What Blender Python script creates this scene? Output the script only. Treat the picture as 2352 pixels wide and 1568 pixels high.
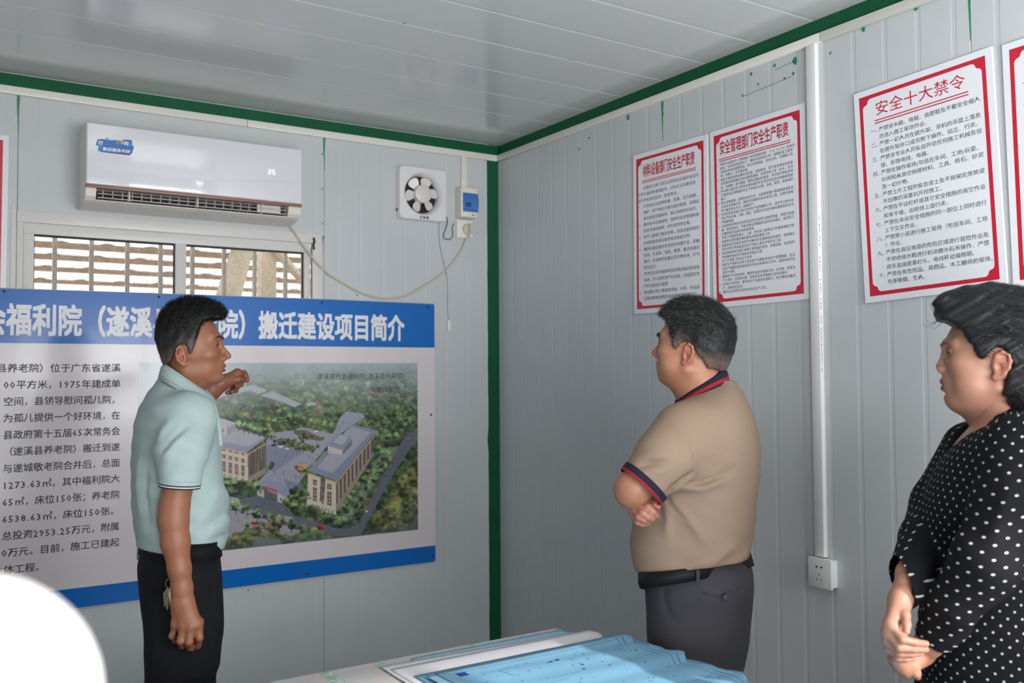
import bpy, bmesh, math, random
import numpy as np
from mathutils import Vector, Matrix

for _o in list(bpy.data.objects):
    bpy.data.objects.remove(_o)
scene = bpy.context.scene
COL = scene.collection
PI = math.pi

# ------------------------------------------------------------------ camera
YAW, PITCH, ROLL = 0.5731, 0.03507, -0.0068
cam_d = bpy.data.cameras.new('camera')
cam = bpy.data.objects.new('camera', cam_d)
COL.objects.link(cam)
cy_, sy_, cp_, sp_, cr_, sr_ = math.cos(YAW), math.sin(YAW), math.cos(PITCH), math.sin(PITCH), math.cos(ROLL), math.sin(ROLL)
_f = Vector((sy_ * cp_, cy_ * cp_, sp_)); _r = Vector((cy_, -sy_, 0)); _u = _r.cross(_f)
_r2 = _r * cr_ + _u * sr_; _u2 = _u * cr_ - _r * sr_
cam.matrix_world = Matrix(((_r2.x, _u2.x, -_f.x, 0), (_r2.y, _u2.y, -_f.y, 0), (_r2.z, _u2.z, -_f.z, 1.45), (0, 0, 0, 1)))
cam_d.sensor_width = 36.0
cam_d.lens = 32.69
cam_d.clip_start = 0.02
cam_d.dof.use_dof = True
cam_d.dof.focus_distance = 2.7
cam_d.dof.aperture_fstop = 3.8
scene.camera = cam

# ------------------------------------------------------------------ exposure, world, sun, daylight
vs = scene.view_settings
vs.view_transform = 'Standard'; vs.look = 'None'; vs.gamma = 1.0; vs.use_curve_mapping = False
vs.exposure = -0.14
scene.cycles.max_bounces = 8
scene.cycles.diffuse_bounces = 5
scene.cycles.glossy_bounces = 3
scene.cycles.transmission_bounces = 6
scene.cycles.transparent_max_bounces = 8
scene.cycles.caustics_reflective = False
scene.cycles.caustics_refractive = False
scene.cycles.sample_clamp_indirect = 6.0

world = bpy.data.worlds.new('world'); scene.world = world
world.use_nodes = True
_bg = world.node_tree.nodes['Background']
_bg.inputs[0].default_value = (0.86, 0.93, 1.0, 1); _bg.inputs[1].default_value = 2.2

_s = bpy.data.lights.new('sun', 'SUN'); _s.energy = 6.0; _s.angle = 0.02; _s.color = (1.0, 0.96, 0.9)
sun = bpy.data.objects.new('sun', _s); COL.objects.link(sun)
sun.rotation_euler = Vector((-0.20, 0.87, -0.36)).to_track_quat('-Z', 'Y').to_euler()

def daylight(name, loc, size, direction, power, color=(0.985, 0.99, 1.0)):
    l = bpy.data.lights.new(name, 'AREA'); l.shape = 'RECTANGLE'
    l.size, l.size_y = size; l.energy = power; l.color = color
    o = bpy.data.objects.new(name, l); COL.objects.link(o)
    o.location = loc
    o.rotation_euler = Vector(direction).to_track_quat('-Z', 'Y').to_euler()
    return o
# the bright sky and sunlit yard seen through the window and door behind the photographer
daylight('daylight_window', (1.45, -0.93, 1.50), (1.5, 1.1), (0.10, 0.66, 0.72), 86.0)
daylight('daylight_door', (0.05, -0.93, 0.95), (0.85, 1.6), (0.36, 0.56, 0.76), 50.0)
daylight('daylight_side_window', (-2.53, 1.2, 1.55), (1.5, 0.9), (1.0, 0.1, 0.35), 4.0)

# ------------------------------------------------------------------ materials
def lin(c):
    return tuple(((v / 255) / 12.92 if v / 255 <= 0.04045 else (((v / 255) + 0.055) / 1.055) ** 2.4) for v in c)

def mat(name, rgb, rough=0.5, metal=0.0, spec=0.5, coat=0.0, noise=0.0, nscale=30.0, bump=0.0, bscale=200.0,
        emit=None, attr=None, trans=0.0, sss=0.0, sheen=0.0, stretch=None):
    """procedural principled material; rgb is 0-255 sRGB; noise varies the colour a little, bump adds fine relief"""
    m = bpy.data.materials.new(name); m.use_nodes = True
    nt = m.node_tree; b = nt.nodes['Principled BSDF']
    base = (*lin(rgb), 1)
    b.inputs['Base Color'].default_value = base
    b.inputs['Roughness'].default_value = rough
    b.inputs['Metallic'].default_value = metal
    b.inputs['Specular IOR Level'].default_value = spec
    b.inputs['Coat Weight'].default_value = coat
    b.inputs['Coat Roughness'].default_value = 0.05
    b.inputs['Transmission Weight'].default_value = trans
    if sheen:
        b.inputs['Sheen Weight'].default_value = sheen
    if sss:
        b.inputs['Subsurface Weight'].default_value = sss
        b.inputs['Subsurface Radius'].default_value = (0.012, 0.005, 0.003)
        b.inputs['Subsurface Scale'].default_value = 1.0
    src = None
    if attr:
        a = nt.nodes.new('ShaderNodeAttribute'); a.attribute_name = attr; src = a.outputs['Color']
        nt.links.new(src, b.inputs['Base Color'])
    if noise or bump:
        tc = nt.nodes.new('ShaderNodeTexCoord'); mp = nt.nodes.new('ShaderNodeMapping')
        nt.links.new(tc.outputs['Object'], mp.inputs[0])
        if stretch:
            mp.inputs['Scale'].default_value = stretch
    if noise:
        n = nt.nodes.new('ShaderNodeTexNoise'); n.inputs['Scale'].default_value = nscale; n.inputs['Detail'].default_value = 5
        nt.links.new(mp.outputs[0], n.inputs['Vector'])
        r = nt.nodes.new('ShaderNodeMapRange'); r.inputs[3].default_value = 1 - noise; r.inputs[4].default_value = 1 + noise
        r.inputs[1].default_value = 0.25; r.inputs[2].default_value = 0.75
        nt.links.new(n.outputs[0], r.inputs[0])
        mx = nt.nodes.new('ShaderNodeVectorMath'); mx.operation = 'SCALE'
        if src is None:
            mx.inputs[0].default_value = base[:3]
        else:
            nt.links.new(src, mx.inputs[0])
        nt.links.new(r.outputs[0], mx.inputs['Scale'])
        nt.links.new(mx.outputs[0], b.inputs['Base Color'])
    if bump:
        n2 = nt.nodes.new('ShaderNodeTexNoise'); n2.inputs['Scale'].default_value = bscale; n2.inputs['Detail'].default_value = 3
        nt.links.new(mp.outputs[0], n2.inputs['Vector'])
        bp = nt.nodes.new('ShaderNodeBump'); bp.inputs['Strength'].default_value = bump; bp.inputs['Distance'].default_value = 0.002
        nt.links.new(n2.outputs[0], bp.inputs['Height']); nt.links.new(bp.outputs[0], b.inputs['Normal'])
    if emit:
        b.inputs['Emission Color'].default_value = (*lin(emit[0]), 1); b.inputs['Emission Strength'].default_value = emit[1]
    return m

# ------------------------------------------------------------------ object helpers
def props(o, label=None, cat=None, group=None, kind=None):
    for k, v in (('label', label), ('category', cat), ('group', group), ('kind', kind)):
        if v: o[k] = v
    return o

def thing(name, loc, label, cat, group=None, rotz=0.0):
    o = bpy.data.objects.new(name, None); COL.objects.link(o)
    o.empty_display_size = 0.05
    o.location = loc; o.rotation_euler = (0, 0, rotz)
    return props(o, label, cat, group)

def link_mesh(name, me, m=None, parent=None, smooth=False, world_coords=True):
    if m is not None:
        for x in (m if isinstance(m, (list, tuple)) else [m]): me.materials.append(x)
    if smooth:
        me.polygons.foreach_set('use_smooth', [True] * len(me.polygons))
    o = bpy.data.objects.new(name, me); COL.objects.link(o)
    if parent is not None:
        o.parent = parent
        if world_coords:
            bpy.context.view_layer.update()
            o.matrix_parent_inverse = parent.matrix_world.inverted()
    return o

class MB:
    """collects shapes into one mesh"""
    def __init__(s): s.v = []; s.f = []; s.mi = []
    def add(s, vs_, fs, mi=0):
        n = len(s.v); s.v += [tuple(v) for v in vs_]; s.f += [tuple(i + n for i in f) for f in fs]; s.mi += [mi] * len(fs); return s
    def box(s, lo, hi, mi=0):
        x0, y0, z0 = lo; x1, y1, z1 = hi
        return s.add([(x0, y0, z0), (x1, y0, z0), (x1, y1, z0), (x0, y1, z0), (x0, y0, z1), (x1, y0, z1), (x1, y1, z1), (x0, y1, z1)],
                     [(0, 3, 2, 1), (4, 5, 6, 7), (0, 1, 5, 4), (1, 2, 6, 5), (2, 3, 7, 6), (3, 0, 4, 7)], mi)
    def extrude(s, prof, axis, a, b, mi=0, closed=True):
        """profile of 2D points swept along an axis: axis 'x' -> (y,z) profile, 'z' -> (x,y), 'y' -> (x,z)"""
        def P(p, t): return {'x': (t, p[0], p[1]), 'y': (p[0], t, p[1]), 'z': (p[0], p[1], t)}[axis]
        n = len(prof); vs_ = [P(p, a) for p in prof] + [P(p, b) for p in prof]
        m = n if closed else n - 1
        fs = [(i, (i + 1) % n, (i + 1) % n + n, i + n) for i in range(m)]
        if closed: fs += [tuple(range(n))[::-1], tuple(range(n, 2 * n))]
        return s.add(vs_, fs, mi)
    def tube(s, pts, r, n=8, cap=True, mi=0):
        pts = [Vector(p) for p in pts]; rr = r if isinstance(r, (list, tuple)) else [r] * len(pts)
        vs_ = []; prev = None
        for i, p in enumerate(pts):
            t = (pts[min(i + 1, len(pts) - 1)] - pts[max(i - 1, 0)]).normalized()
            if prev is None:
                a = t.orthogonal().normalized()
            else:
                a = (prev - t * prev.dot(t)).normalized()
            prev = a; b = t.cross(a)
            vs_ += [p + (a * math.cos(2 * PI * k / n) + b * math.sin(2 * PI * k / n)) * rr[i] for k in range(n)]
        fs = [(i * n + k, i * n + (k + 1) % n, (i + 1) * n + (k + 1) % n, (i + 1) * n + k) for i in range(len(pts) - 1) for k in range(n)]
        if cap: fs += [tuple(range(n))[::-1], tuple(range((len(pts) - 1) * n, len(pts) * n))]
        return s.add(vs_, fs, mi)
    def rings(s, rings_, closed=True, cap=False, mi=0):
        n = len(rings_[0]); vs_ = [p for r in rings_ for p in r]; m = n if closed else n - 1
        fs = [(i * n + k, i * n + (k + 1) % n, (i + 1) * n + (k + 1) % n, (i + 1) * n + k) for i in range(len(rings_) - 1) for k in range(m)]
        if cap: fs += [tuple(range(n))[::-1], tuple(range((len(rings_) - 1) * n, len(rings_) * n))]
        return s.add(vs_, fs, mi)
    def mesh(s, name):
        me = bpy.data.meshes.new(name); me.from_pydata(s.v, [], s.f)
        if any(s.mi): me.polygons.foreach_set('material_index', s.mi)
        me.update(); return me
    def build(s, name, m, parent=None, smooth=False, bevel=0.0, seg=2):
        me = s.mesh(name)
        bm = bmesh.new(); bm.from_mesh(me)
        bmesh.ops.recalc_face_normals(bm, faces=bm.faces)
        if bevel:
            es = [e for e in bm.edges if len(e.link_faces) == 2 and e.calc_face_angle(0) > 0.6]
            bmesh.ops.bevel(bm, geom=es, offset=bevel, segments=seg, affect='EDGES', profile=0.5, clamp_overlap=True)
        bm.to_mesh(me); bm.free()
        o = link_mesh(name, me, m, parent, smooth or bevel > 0)
        if smooth or bevel > 0:
            me.set_sharp_from_angle(angle=0.7)
        return o

def smooth_path(pts, n=8):
    """Catmull-Rom through the points"""
    P = [Vector(p) for p in pts]; P = [P[0] * 2 - P[1]] + P + [P[-1] * 2 - P[-2]]; out = []
    for i in range(1, len(P) - 2):
        for k in range(n):
            t = k / n; a, b, c, d = P[i - 1:i + 3]
            out.append(0.5 * ((2 * b) + (c - a) * t + (2 * a - 5 * b + 4 * c - d) * t * t + (3 * b - a - 3 * c + d) * t ** 3))
    out.append(P[-2]); return out

# ------------------------------------------------------------------ lettering
_glyphs = {}
def glyph(ch, bold=0.0, res=1):
    key = (ch, bold, res)
    if key not in _glyphs:
        c = bpy.data.curves.new('g', 'FONT'); c.body = ch; c.fill_mode = 'FRONT'; c.resolution_u = res
        o = bpy.data.objects.new('g', c); COL.objects.link(o)
        dg = bpy.context.evaluated_depsgraph_get()
        me = bpy.data.meshes.new_from_object(o.evaluated_get(dg))
        vs_ = [(v.co.x, v.co.y) for v in me.vertices]; fs = [tuple(p.vertices) for p in me.polygons]
        _glyphs[key] = (vs_, fs)
        bpy.data.objects.remove(o); bpy.data.curves.remove(c); bpy.data.meshes.remove(me)
    return _glyphs[key]

def adv(ch):
    return 1.0 if ord(ch) > 0x2000 else (0.30 if ch in ' .,' else (0.40 if ch in '()-' else 0.58))

def letters(mb, s, org, U, V, n, size, width=None, bold=0.0, lift=0.0006, track=0.0, xs=1.0, res=1, mi=0, slant=0.0):
    """lay a line of glyphs on the plane (org, U, V); size is the em height; width stretches the line to fit"""
    org, U, V, n = Vector(org), Vector(U), Vector(V), Vector(n)
    tot = sum(adv(c) + track for c in s) - track
    sx = size * xs if width is None else width / tot
    x = 0.0
    for ch in s:
        if ch not in ' \u3000':
            vs_, fs = glyph(ch, bold, res)
            for ox, oy in (((0, 0),) if not bold else ((-bold, -bold), (bold, -bold), (-bold, bold), (bold, bold), (0, 0))):
                mb.add([org + U * (x + (px + ox) * sx + slant * py * size) + V * ((py + oy) * size) + n * (lift + 0.0002 * (ox + 2 * oy) / (bold or 1)) for px, py in vs_], fs, mi)
        x += (adv(ch) + track) * sx
    return x

# ================================================================== the room
XW, YW, CZ = 2.359, 3.771, 2.55        # right wall plane x, left (picture-left) wall plane y, ceiling height
X0, Y0 = -2.6, -1.0
M_wall = mat('wall_sheet', (200, 204, 206), rough=0.38, spec=0.45, noise=0.035, nscale=3.0, bump=0.02, bscale=60)
M_ceil = mat('ceiling_sheet', (208, 211, 211), rough=0.17, spec=0.75, noise=0.02, nscale=2.0, bump=0.015, bscale=25)
M_gap = mat('seam_shadow', (70, 78, 78), rough=0.8)
M_green = mat('green_steel', (14, 86, 56), rough=0.5, spec=0.25, noise=0.10, nscale=8.0)
M_paint = mat('green_paint', (40, 140, 95), rough=0.5, noise=0.2, nscale=40)
M_pvc = mat('white_pvc', (226, 224, 216), rough=0.35, noise=0.02, nscale=6)
M_pvcw = mat('white_plastic', (232, 232, 230), rough=0.3)
M_floor = mat('grey_floor', (70, 68, 66), rough=0.6, noise=0.15, nscale=5)
M_alu = mat('white_aluminium', (222, 220, 217), rough=0.35, noise=0.02, nscale=9)
M_screw = mat('zinc', (150, 155, 158), rough=0.35, metal=0.8)
M_rubber = mat('black_rubber', (28, 30, 34), rough=0.6)

def structure(name, label=None):
    o = bpy.data.objects.new(name, None); COL.objects.link(o); o['kind'] = 'structure'
    if label: o['label'] = label
    return o

def groove_profile(w, pitch=0.1063, first=0.05, gw=0.018, gd=0.0007):
    """cross-section of a sandwich panel's face: wide shallow grooves rolled into the sheet"""
    pts = [(0.0, 0.0016), (0.002, 0.0)]
    x = first
    while x + gw < w - 0.01:
        pts += [(x, 0.0), (x + 0.004, gd), (x + gw - 0.004, gd), (x + gw, 0.0)]
        x += pitch
    pts += [(w - 0.002, 0.0), (w, 0.0016)]
    return pts

def panel(name, parent, kindw, a, b, z0, z1, m, first=0.05, pitch=0.1063, th=0.05, gd=0.0007):
    """kindw: 'L' wall at y=YW facing -y, 'R' wall at x=XW facing -x, 'B' back wall facing +y, 'S' side wall facing +x, 'C' ceiling"""
    w = b - a; pr = groove_profile(w, pitch, first, gd=gd); mb = MB()
    if kindw == 'L':
        mb.extrude([(a + u, YW + d) for u, d in pr] + [(b, YW + th), (a, YW + th)], 'z', z0, z1)
    elif kindw == 'R':
        mb.extrude([(XW + d, a + u) for u, d in pr] + [(XW + th, b), (XW + th, a)], 'z', z0, z1)
    elif kindw == 'B':
        mb.extrude([(a + u, Y0 - d) for u, d in pr] + [(b, Y0 - th), (a, Y0 - th)], 'z', z0, z1)
    elif kindw == 'S':
        mb.extrude([(X0 - d, a + u) for u, d in pr] + [(X0 - th, b), (X0 - th, a)], 'z', z0, z1)
    elif kindw == 'C':
        mb.extrude([(a + u, CZ + d) for u, d in pr] + [(b, CZ + th), (a, CZ + th)], 'x', z0, z1)
    return mb.build(name, m, parent)

# --- floor
MB().box((X0 - 0.1, Y0 - 0.1, -0.1), (XW + 0.1, YW + 0.1, 0.0)).build('floor', M_floor)['kind'] = 'structure'

# --- ceiling: panels running along x
ceil_root = structure('ceiling')
g = 0.0006
edges = [Y0 - 0.05, -0.899, 0.268, 1.435, 2.602, YW + 0.05]
for a, b in zip(edges[:-1], edges[1:]):
    panel('panel', ceil_root, 'C', a + g, b - g, X0 - 0.05, XW + 0.05, M_ceil, first=0.22, pitch=0.235, gd=0.0012)
MB().box((X0 - 0.05, Y0 - 0.05, CZ + 0.03), (XW + 0.05, YW + 0.05, CZ + 0.06)).build('backing', M_gap, ceil_root)
sc = MB()
for x in (-0.35, 0.55, 1.28, 1.93):
    sc.tube([(x, 2.59, CZ + 0.001), (x, 2.59, CZ - 0.002)], 0.004, 8)
sc.build('screw', M_screw, ceil_root)

# --- left wall (the one with the window)
WX0, WX1, WZ0, WZ1 = 0.322, 1.462, 1.05, 2.048      # window opening
wl = structure('wall_left')
edges = [X0 - 0.05, -2.022, -0.855, 0.312, 1.479, 2.31]
for a, b in zip(edges[:-1], edges[1:]):
    if abs(a - 0.312) < 1e-6:
        panel('panel', wl, 'L', a + g, b - g, 0.0, WZ0, M_wall)
        panel('panel', wl, 'L', a + g, b - g, WZ1, CZ, M_wall)
    else:
        panel('panel', wl, 'L', a + g, b - g, 0.0, CZ, M_wall)
for a, b, z0, z1 in ((X0, WX0 - 0.012, 0, CZ), (WX1 + 0.019, XW + 0.05, 0, CZ), (WX0 - 0.012, WX1 + 0.019, 0, WZ0), (WX0 - 0.012, WX1 + 0.019, WZ1, CZ)):
    MB().box((a, YW + 0.014, z0), (b, YW + 0.049, z1)).build('core', M_gap, wl)
for x, zs in ((0.300, (2.38, 2.22, 2.065)), (1.470, (2.40, 2.25, 2.10))):
    for z in zs:
        MB().tube([(x, YW, z), (x, YW - 0.002, z)], 0.0045, 10).build('screw', M_screw, wl)
for x, z in ((1.63, 1.80), (1.155, 0.585)):
    MB().tube([(x, YW, z), (x, YW - 0.0015, z)], 0.003, 8).build('screw', M_rubber, wl)
for x in (0.312, 1.479):      # green paint left in the seams under the trim
    MB().extrude([(x - 0.006, 2.47), (x + 0.005, 2.47), (x + 0.0025, 2.42), (x + 0.001, 2.33), (x - 0.001, 2.36), (x - 0.005, 2.42)], 'y', YW - 0.0006, YW + 0.003).build('paint_smear', M_paint, wl)

# --- right wall
wr = structure('wall_right')
edges = [Y0 - 0.05, 0.212, 1.392, 2.602, YW + 0.05]
for a, b, f in zip(edges[:-1], edges[1:], (0.05, 0.035, 0.037, 0.072)):
    panel('panel', wr, 'R', a + g, b - g, 0.0, CZ, M_wall, first=f)
MB().box((XW + 0.014, Y0, 0), (XW + 0.049, YW, CZ)).build('core', M_gap, wr)
random.seed(5)
def smear(pts):
    MB().extrude(pts, 'x', XW - 0.0006, XW + 0.002).build('paint_smear', M_paint, wr)
smear([(2.608, 2.472), (2.594, 2.472), (2.597, 2.43), (2.593, 2.424), (2.598, 2.41), (2.601, 2.32), (2.605, 2.42)])
smear([(1.399, 2.50), (1.386, 2.50), (1.389, 2.44), (1.392, 2.33), (1.396, 2.44)])
for y, z, s in ((2.80, 2.455, 0.013), (3.05, 2.43, 0.008), (3.12, 2.40, 0.006), (2.16, 2.452, 0.008), (2.06, 2.452, 0.010), (1.975, 2.445, 0.014), (1.72, 2.466, 0.009),
                (1.55, 2.468, 0.010), (1.84, 2.43, 0.006), (2.02, 2.40, 0.006), (1.985, 2.405, 0.007), (2.13, 2.41, 0.005), (2.20, 2.39, 0.005)):
    k = 6; smear([(y + s * math.cos(2 * PI * i / k) * random.uniform(.5, 1), z + s * math.sin(2 * PI * i / k) * random.uniform(.4, 1.2)) for i in range(k)])
smear([(2.06, 2.437), (1.975, 2.443), (1.975, 2.4445), (2.06, 2.4385)])
smear([(2.20, 2.385), (1.99, 2.397), (1.99, 2.3985), (2.20, 2.3865)])

# --- back wall with door and window, side wall with window (behind and left of the camera)
wb = structure('wall_back')
DX0, DX1, DZ = -0.40, 0.52, 2.08
BX0, BX1, BZ0, BZ1 = 0.68, 2.20, 0.95, 2.05
for a, b, z0, z1 in ((X0, -1.40, 0, CZ), (-1.40, DX0, 0, CZ), (DX0, DX1, DZ, CZ), (DX1, BX0, 0, CZ), (BX0, BX1, 0, BZ0), (BX0, BX1, BZ1, CZ), (BX1, XW, 0, CZ)):
    panel('panel', wb, 'B', a + 0.001, b - 0.001, z0, z1, M_wall)
ws = structure('wall_side')
SY0, SY1, SZ0, SZ1 = 0.40, 1.95, 1.05, 2.0
for a, b, z0, z1 in ((Y0, SY0, 0, CZ), (SY0, SY1, 0, SZ0), (SY0, SY1, SZ1, CZ), (SY1, 3.0, 0, CZ), (3.0, YW, 0, CZ)):
    panel('panel', ws, 'S', a + 0.001, b - 0.001, z0, z1, M_wall)

def window_frame(name, P, a, b, z0, z1, mull):
    """P(u, d, z): wall coordinate, depth, height"""
    r = structure(name)
    def bar(u0, u1, zz0, zz1, nm='frame_bar'):
        lo = P(u0, -0.012, zz0); hi = P(u1, 0.05, zz1)
        MB().box([min(p, q) for p, q in zip(lo, hi)], [max(p, q) for p, q in zip(lo, hi)]).build(nm, M_alu, r, bevel=0.002)
    bar(a, b, z0, z0 + 0.045); bar(a, b, z1 - 0.045, z1); bar(a, a + 0.045, z0, z1); bar(b - 0.045, b, z0, z1)
    for m_ in mull: bar(m_ - 0.025, m_ + 0.025, z0, z1)
    return r
window_frame('window_2', lambda u, d, z: (u, Y0 - d, z), BX0, BX1, BZ0, BZ1, [1.2, 1.7])
window_frame('window_3', lambda u, d, z: (X0 - d, u, z), SY0, SY1, SZ0, SZ1, [1.18])
dr = structure('door_1')
for x0, x1, z0, z1 in ((DX0, DX0 + 0.04, 0, DZ), (DX1 - 0.04, DX1, 0, DZ), (DX0, DX1, DZ - 0.04, DZ)):
    MB().box((x0, Y0 - 0.05, z0), (x1, Y0 + 0.012, z1)).build('jamb', M_alu, dr, bevel=0.002)
MB().box((DX0 - 0.06, Y0 - 0.93, 0.01), (DX0 - 0.02, Y0 - 0.06, DZ - 0.03)).build('leaf', M_wall, dr, bevel=0.002)

# --- green steel frame and white cable trunking along the top of the walls
tr = structure('trim_1', 'green steel beam round the top of the walls')
MB().box((X0, YW - 0.004, 2.497), (XW, YW + 0.01, CZ - 0.004)).build('beam', M_green, tr)
MB().box((XW - 0.004, Y0, 2.497), (XW + 0.01, YW, CZ - 0.004)).build('beam', M_green, tr)
tr2 = structure('trim_2', 'white cable trunking under the green beam')
for a, b in ((X0, -0.9), (-0.898, 1.141), (1.143, XW)):
    MB().box((a, YW - 0.016, 2.470), (b, YW, 2.499)).build('trunking', M_pvc, tr2, bevel=0.0015)
for a, b in ((Y0, 1.866), (1.868, YW)):
    MB().box((XW - 0.016, a, 2.470), (XW, b, 2.499)).build('trunking', M_pvc, tr2, bevel=0.0015)
tr3 = structure('trim_3', 'green steel post in the corner of the room')
_pts = [(2.297, 0.0)] + [(2.297 + random.uniform(-0.0012, 0.0012), 0.06 * i) for i in range(1, 40)] + [(2.297, 2.475)]
_pts = [(x - (0.006 if 1.08 < z < 1.20 else 0), z) for x, z in _pts]
MB().extrude(_pts + [(XW + 0.002, 2.475), (XW + 0.002, 0.0)], 'y', YW - 0.003, YW + 0.012).build('post', M_green, tr3)

# --- picture-left window
w1 = structure('window_1')
M_bar = mat('galvanised_bar', (196, 190, 180), rough=0.4, metal=0.2)
def fb(nm, x0, x1, z0, z1, d0, d1, m=M_alu, bev=0.0015):
    return MB().box((x0, YW + d0, z0), (x1, YW + d1, z1)).build(nm, m, w1, bevel=bev)
fb('flashing', 0.311, 1.468, 2.012, 2.054, -0.006, 0.02)
fb('flashing', 0.311, 0.330, 1.04, 2.012, -0.006, 0.02)
fb('flashing', 1.424, 1.466, 1.04, 2.012, -0.006, 0.02)
fb('flashing', 0.311, 1.466, 1.02, 1.05, -0.006, 0.02)
fb('corner_strip', 0.291, 0.3095, 1.04, 2.06, -0.0035, 0.006)
fb('outer_frame', 0.333, 1.418, 1.972, 2.012, 0.004, 0.05)
fb('outer_frame', 0.333, 0.368, 1.05, 1.972, 0.004, 0.05)
fb('outer_frame', 1.391, 1.418, 1.05, 1.972, 0.004, 0.05)
fb('outer_frame', 0.333, 1.418, 1.05, 1.09, 0.004, 0.05)
fb('sash', 0.864, 0.905, 1.09, 1.972, 0.000, 0.03)
for z0, z1 in ((2.010, 2.012), (1.968, 1.972)):
    pass
for x0, x1 in ((0.368, 0.864), (0.905, 1.391)):       # black rubber gasket round each pane
    gm = MB()
    gm.box((x0, YW + 0.018, 1.966), (x1, YW + 0.030, 1.972)); gm.box((x0, YW + 0.018, 1.09), (x1, YW + 0.030, 1.096))
    gm.box((x0, YW + 0.018, 1.096), (x0 + 0.003, YW + 0.030, 1.966)); gm.box((x1 - 0.003, YW + 0.018, 1.096), (x1, YW + 0.030, 1.966))
    gm.build('gasket', M_rubber, w1)
M_glass = bpy.data.materials.new('window_glass'); M_glass.use_nodes = True
_nt = M_glass.node_tree; _nt.nodes.remove(_nt.nodes['Principled BSDF'])
_t = _nt.nodes.new('ShaderNodeBsdfTransparent'); _t.inputs[0].default_value = (0.93, 0.92, 0.90, 1)
_g = _nt.nodes.new('ShaderNodeBsdfGlossy'); _g.inputs['Roughness'].default_value = 0.03
_d = _nt.nodes.new('ShaderNodeBsdfDiffuse'); _d.inputs[0].default_value = (0.55, 0.47, 0.38, 1)
_fr = _nt.nodes.new('ShaderNodeFresnel'); _fr.inputs[0].default_value = 1.4
_m1 = _nt.nodes.new('ShaderNodeMixShader'); _m2 = _nt.nodes.new('ShaderNodeMixShader')
_tc = _nt.nodes.new('ShaderNodeTexCoord'); _n = _nt.nodes.new('ShaderNodeTexNoise'); _n.inputs['Scale'].default_value = 90; _n.inputs['Detail'].default_value = 6
_rg = _nt.nodes.new('ShaderNodeMapRange'); _rg.inputs[1].default_value = 0.45; _rg.inputs[2].default_value = 0.8; _rg.inputs[4].default_value = 0.38
_nt.links.new(_tc.outputs['Object'], _n.inputs['Vector']); _nt.links.new(_n.outputs[0], _rg.inputs[0])
_nt.links.new(_rg.outputs[0], _m1.inputs[0]); _nt.links.new(_t.outputs[0], _m1.inputs[1]); _nt.links.new(_d.outputs[0], _m1.inputs[2])
_nt.links.new(_fr.outputs[0], _m2.inputs[0]); _nt.links.new(_m1.outputs[0], _m2.inputs[1]); _nt.links.new(_g.outputs[0], _m2.inputs[2])
_nt.links.new(_m2.outputs[0], _nt.nodes['Material Output'].inputs[0])
for x0, x1 in ((0.370, 0.862), (0.907, 1.389)):
    MB().box((x0, YW + 0.022, 1.092), (x1, YW + 0.026, 1.970)).build('pane', M_glass, w1)
for x in (0.448, 0.576, 0.706, 0.831, 0.955, 1.083, 1.211, 1.345):
    MB().box((x - 0.008, YW + 0.10, 1.0), (x + 0.008, YW + 0.118, 2.06)).build('bar', M_bar, w1, bevel=0.003)
for z in (1.02, 2.04):
    MB().box((0.33, YW + 0.098, z - 0.01), (1.43, YW + 0.12, z + 0.01)).build('bar', M_bar, w1)
for x in (0.36, 1.40):
    MB().box((x - 0.01, YW + 0.05, 2.03), (x + 0.01, YW + 0.10, 2.05)).build('bracket', M_bar, w1)
MB().tube(smooth_path([(1.428, YW - 0.008, 2.035), (1.431, YW - 0.010, 2.020), (1.427, YW - 0.009, 2.005), (1.430, YW - 0.008, 1.985)], 4), 0.0045, 6).build('sealant_blob', M_rubber, w1)
MB().tube([(1.4205, YW - 0.003, 2.0), (1.4205, YW - 0.003, 1.05)], 0.002, 6).build('gasket', mat('stained_sealant', (150, 128, 112), rough=0.7), w1)

# --- outside: yard, lean-to roof of corrugated sheets seen through the window, props and a post
M_yard = mat('yard_concrete', (190, 182, 168), rough=0.9, noise=0.1, nscale=1.5)
props(MB().box((-14, -14, -0.25), (14, 16, -0.16)).build('ground', M_yard), kind='structure')
M_sheet = mat('pale_corrugated_sheet', (246, 240, 232), rough=0.6, noise=0.05, nscale=4)
M_brown = mat('dusty_brown_beam', (196, 172, 150), rough=0.8, noise=0.25, nscale=25)
M_tan = mat('tan_steel', (214, 196, 168), rough=0.6, noise=0.06, nscale=10)
shed = thing('shed_roof', (1.6, 6.2, 0), 'open shed of pale corrugated sheets on brown beams seen through the barred window', 'shed')
random.seed(11)
for i in range(9):
    y = 5.0 + 0.30 * i; zc = 1.45 + y * (0.150 - 0.0125 * i)
    mb = MB(); lo, hi = [], []
    for k in range(241):
        x = -1.2 + k * 0.028; q = k % 8
        h = (0, .020, .020, 0, 0, 0, 0, 0)[q]
        lo.append((x, y - 0.03, zc - 0.034 + h * .4)); hi.append((x + 0.12, y + 0.20, zc + 0.012 + h))
    mb.rings([lo, hi], closed=False)
    mb.build('corrugated_sheet', M_sheet, shed)
    MB().box((-1.2, y + 0.20, zc - 0.035), (5.6, y + 0.235, zc + 0.006)).build('beam', M_brown, shed)
for x in (-1.1, 5.5):
    MB().box((x, 5.0, -0.16), (x + 0.08, 5.08, 2.6)).build('leg', M_brown, shed)
    MB().box((x, 8.1, -0.16), (x + 0.08, 8.18, 2.6)).build('leg', M_brown, shed)
    MB().box((x, 5.0, 1.5), (x + 0.08, 8.18, 1.56)).build('side_rail', M_brown, shed)
pp = thing('tilted_post', (1.05, 4.5, -0.16), 'thick tan post leaning behind the right pane of the barred window', 'post')
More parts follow.
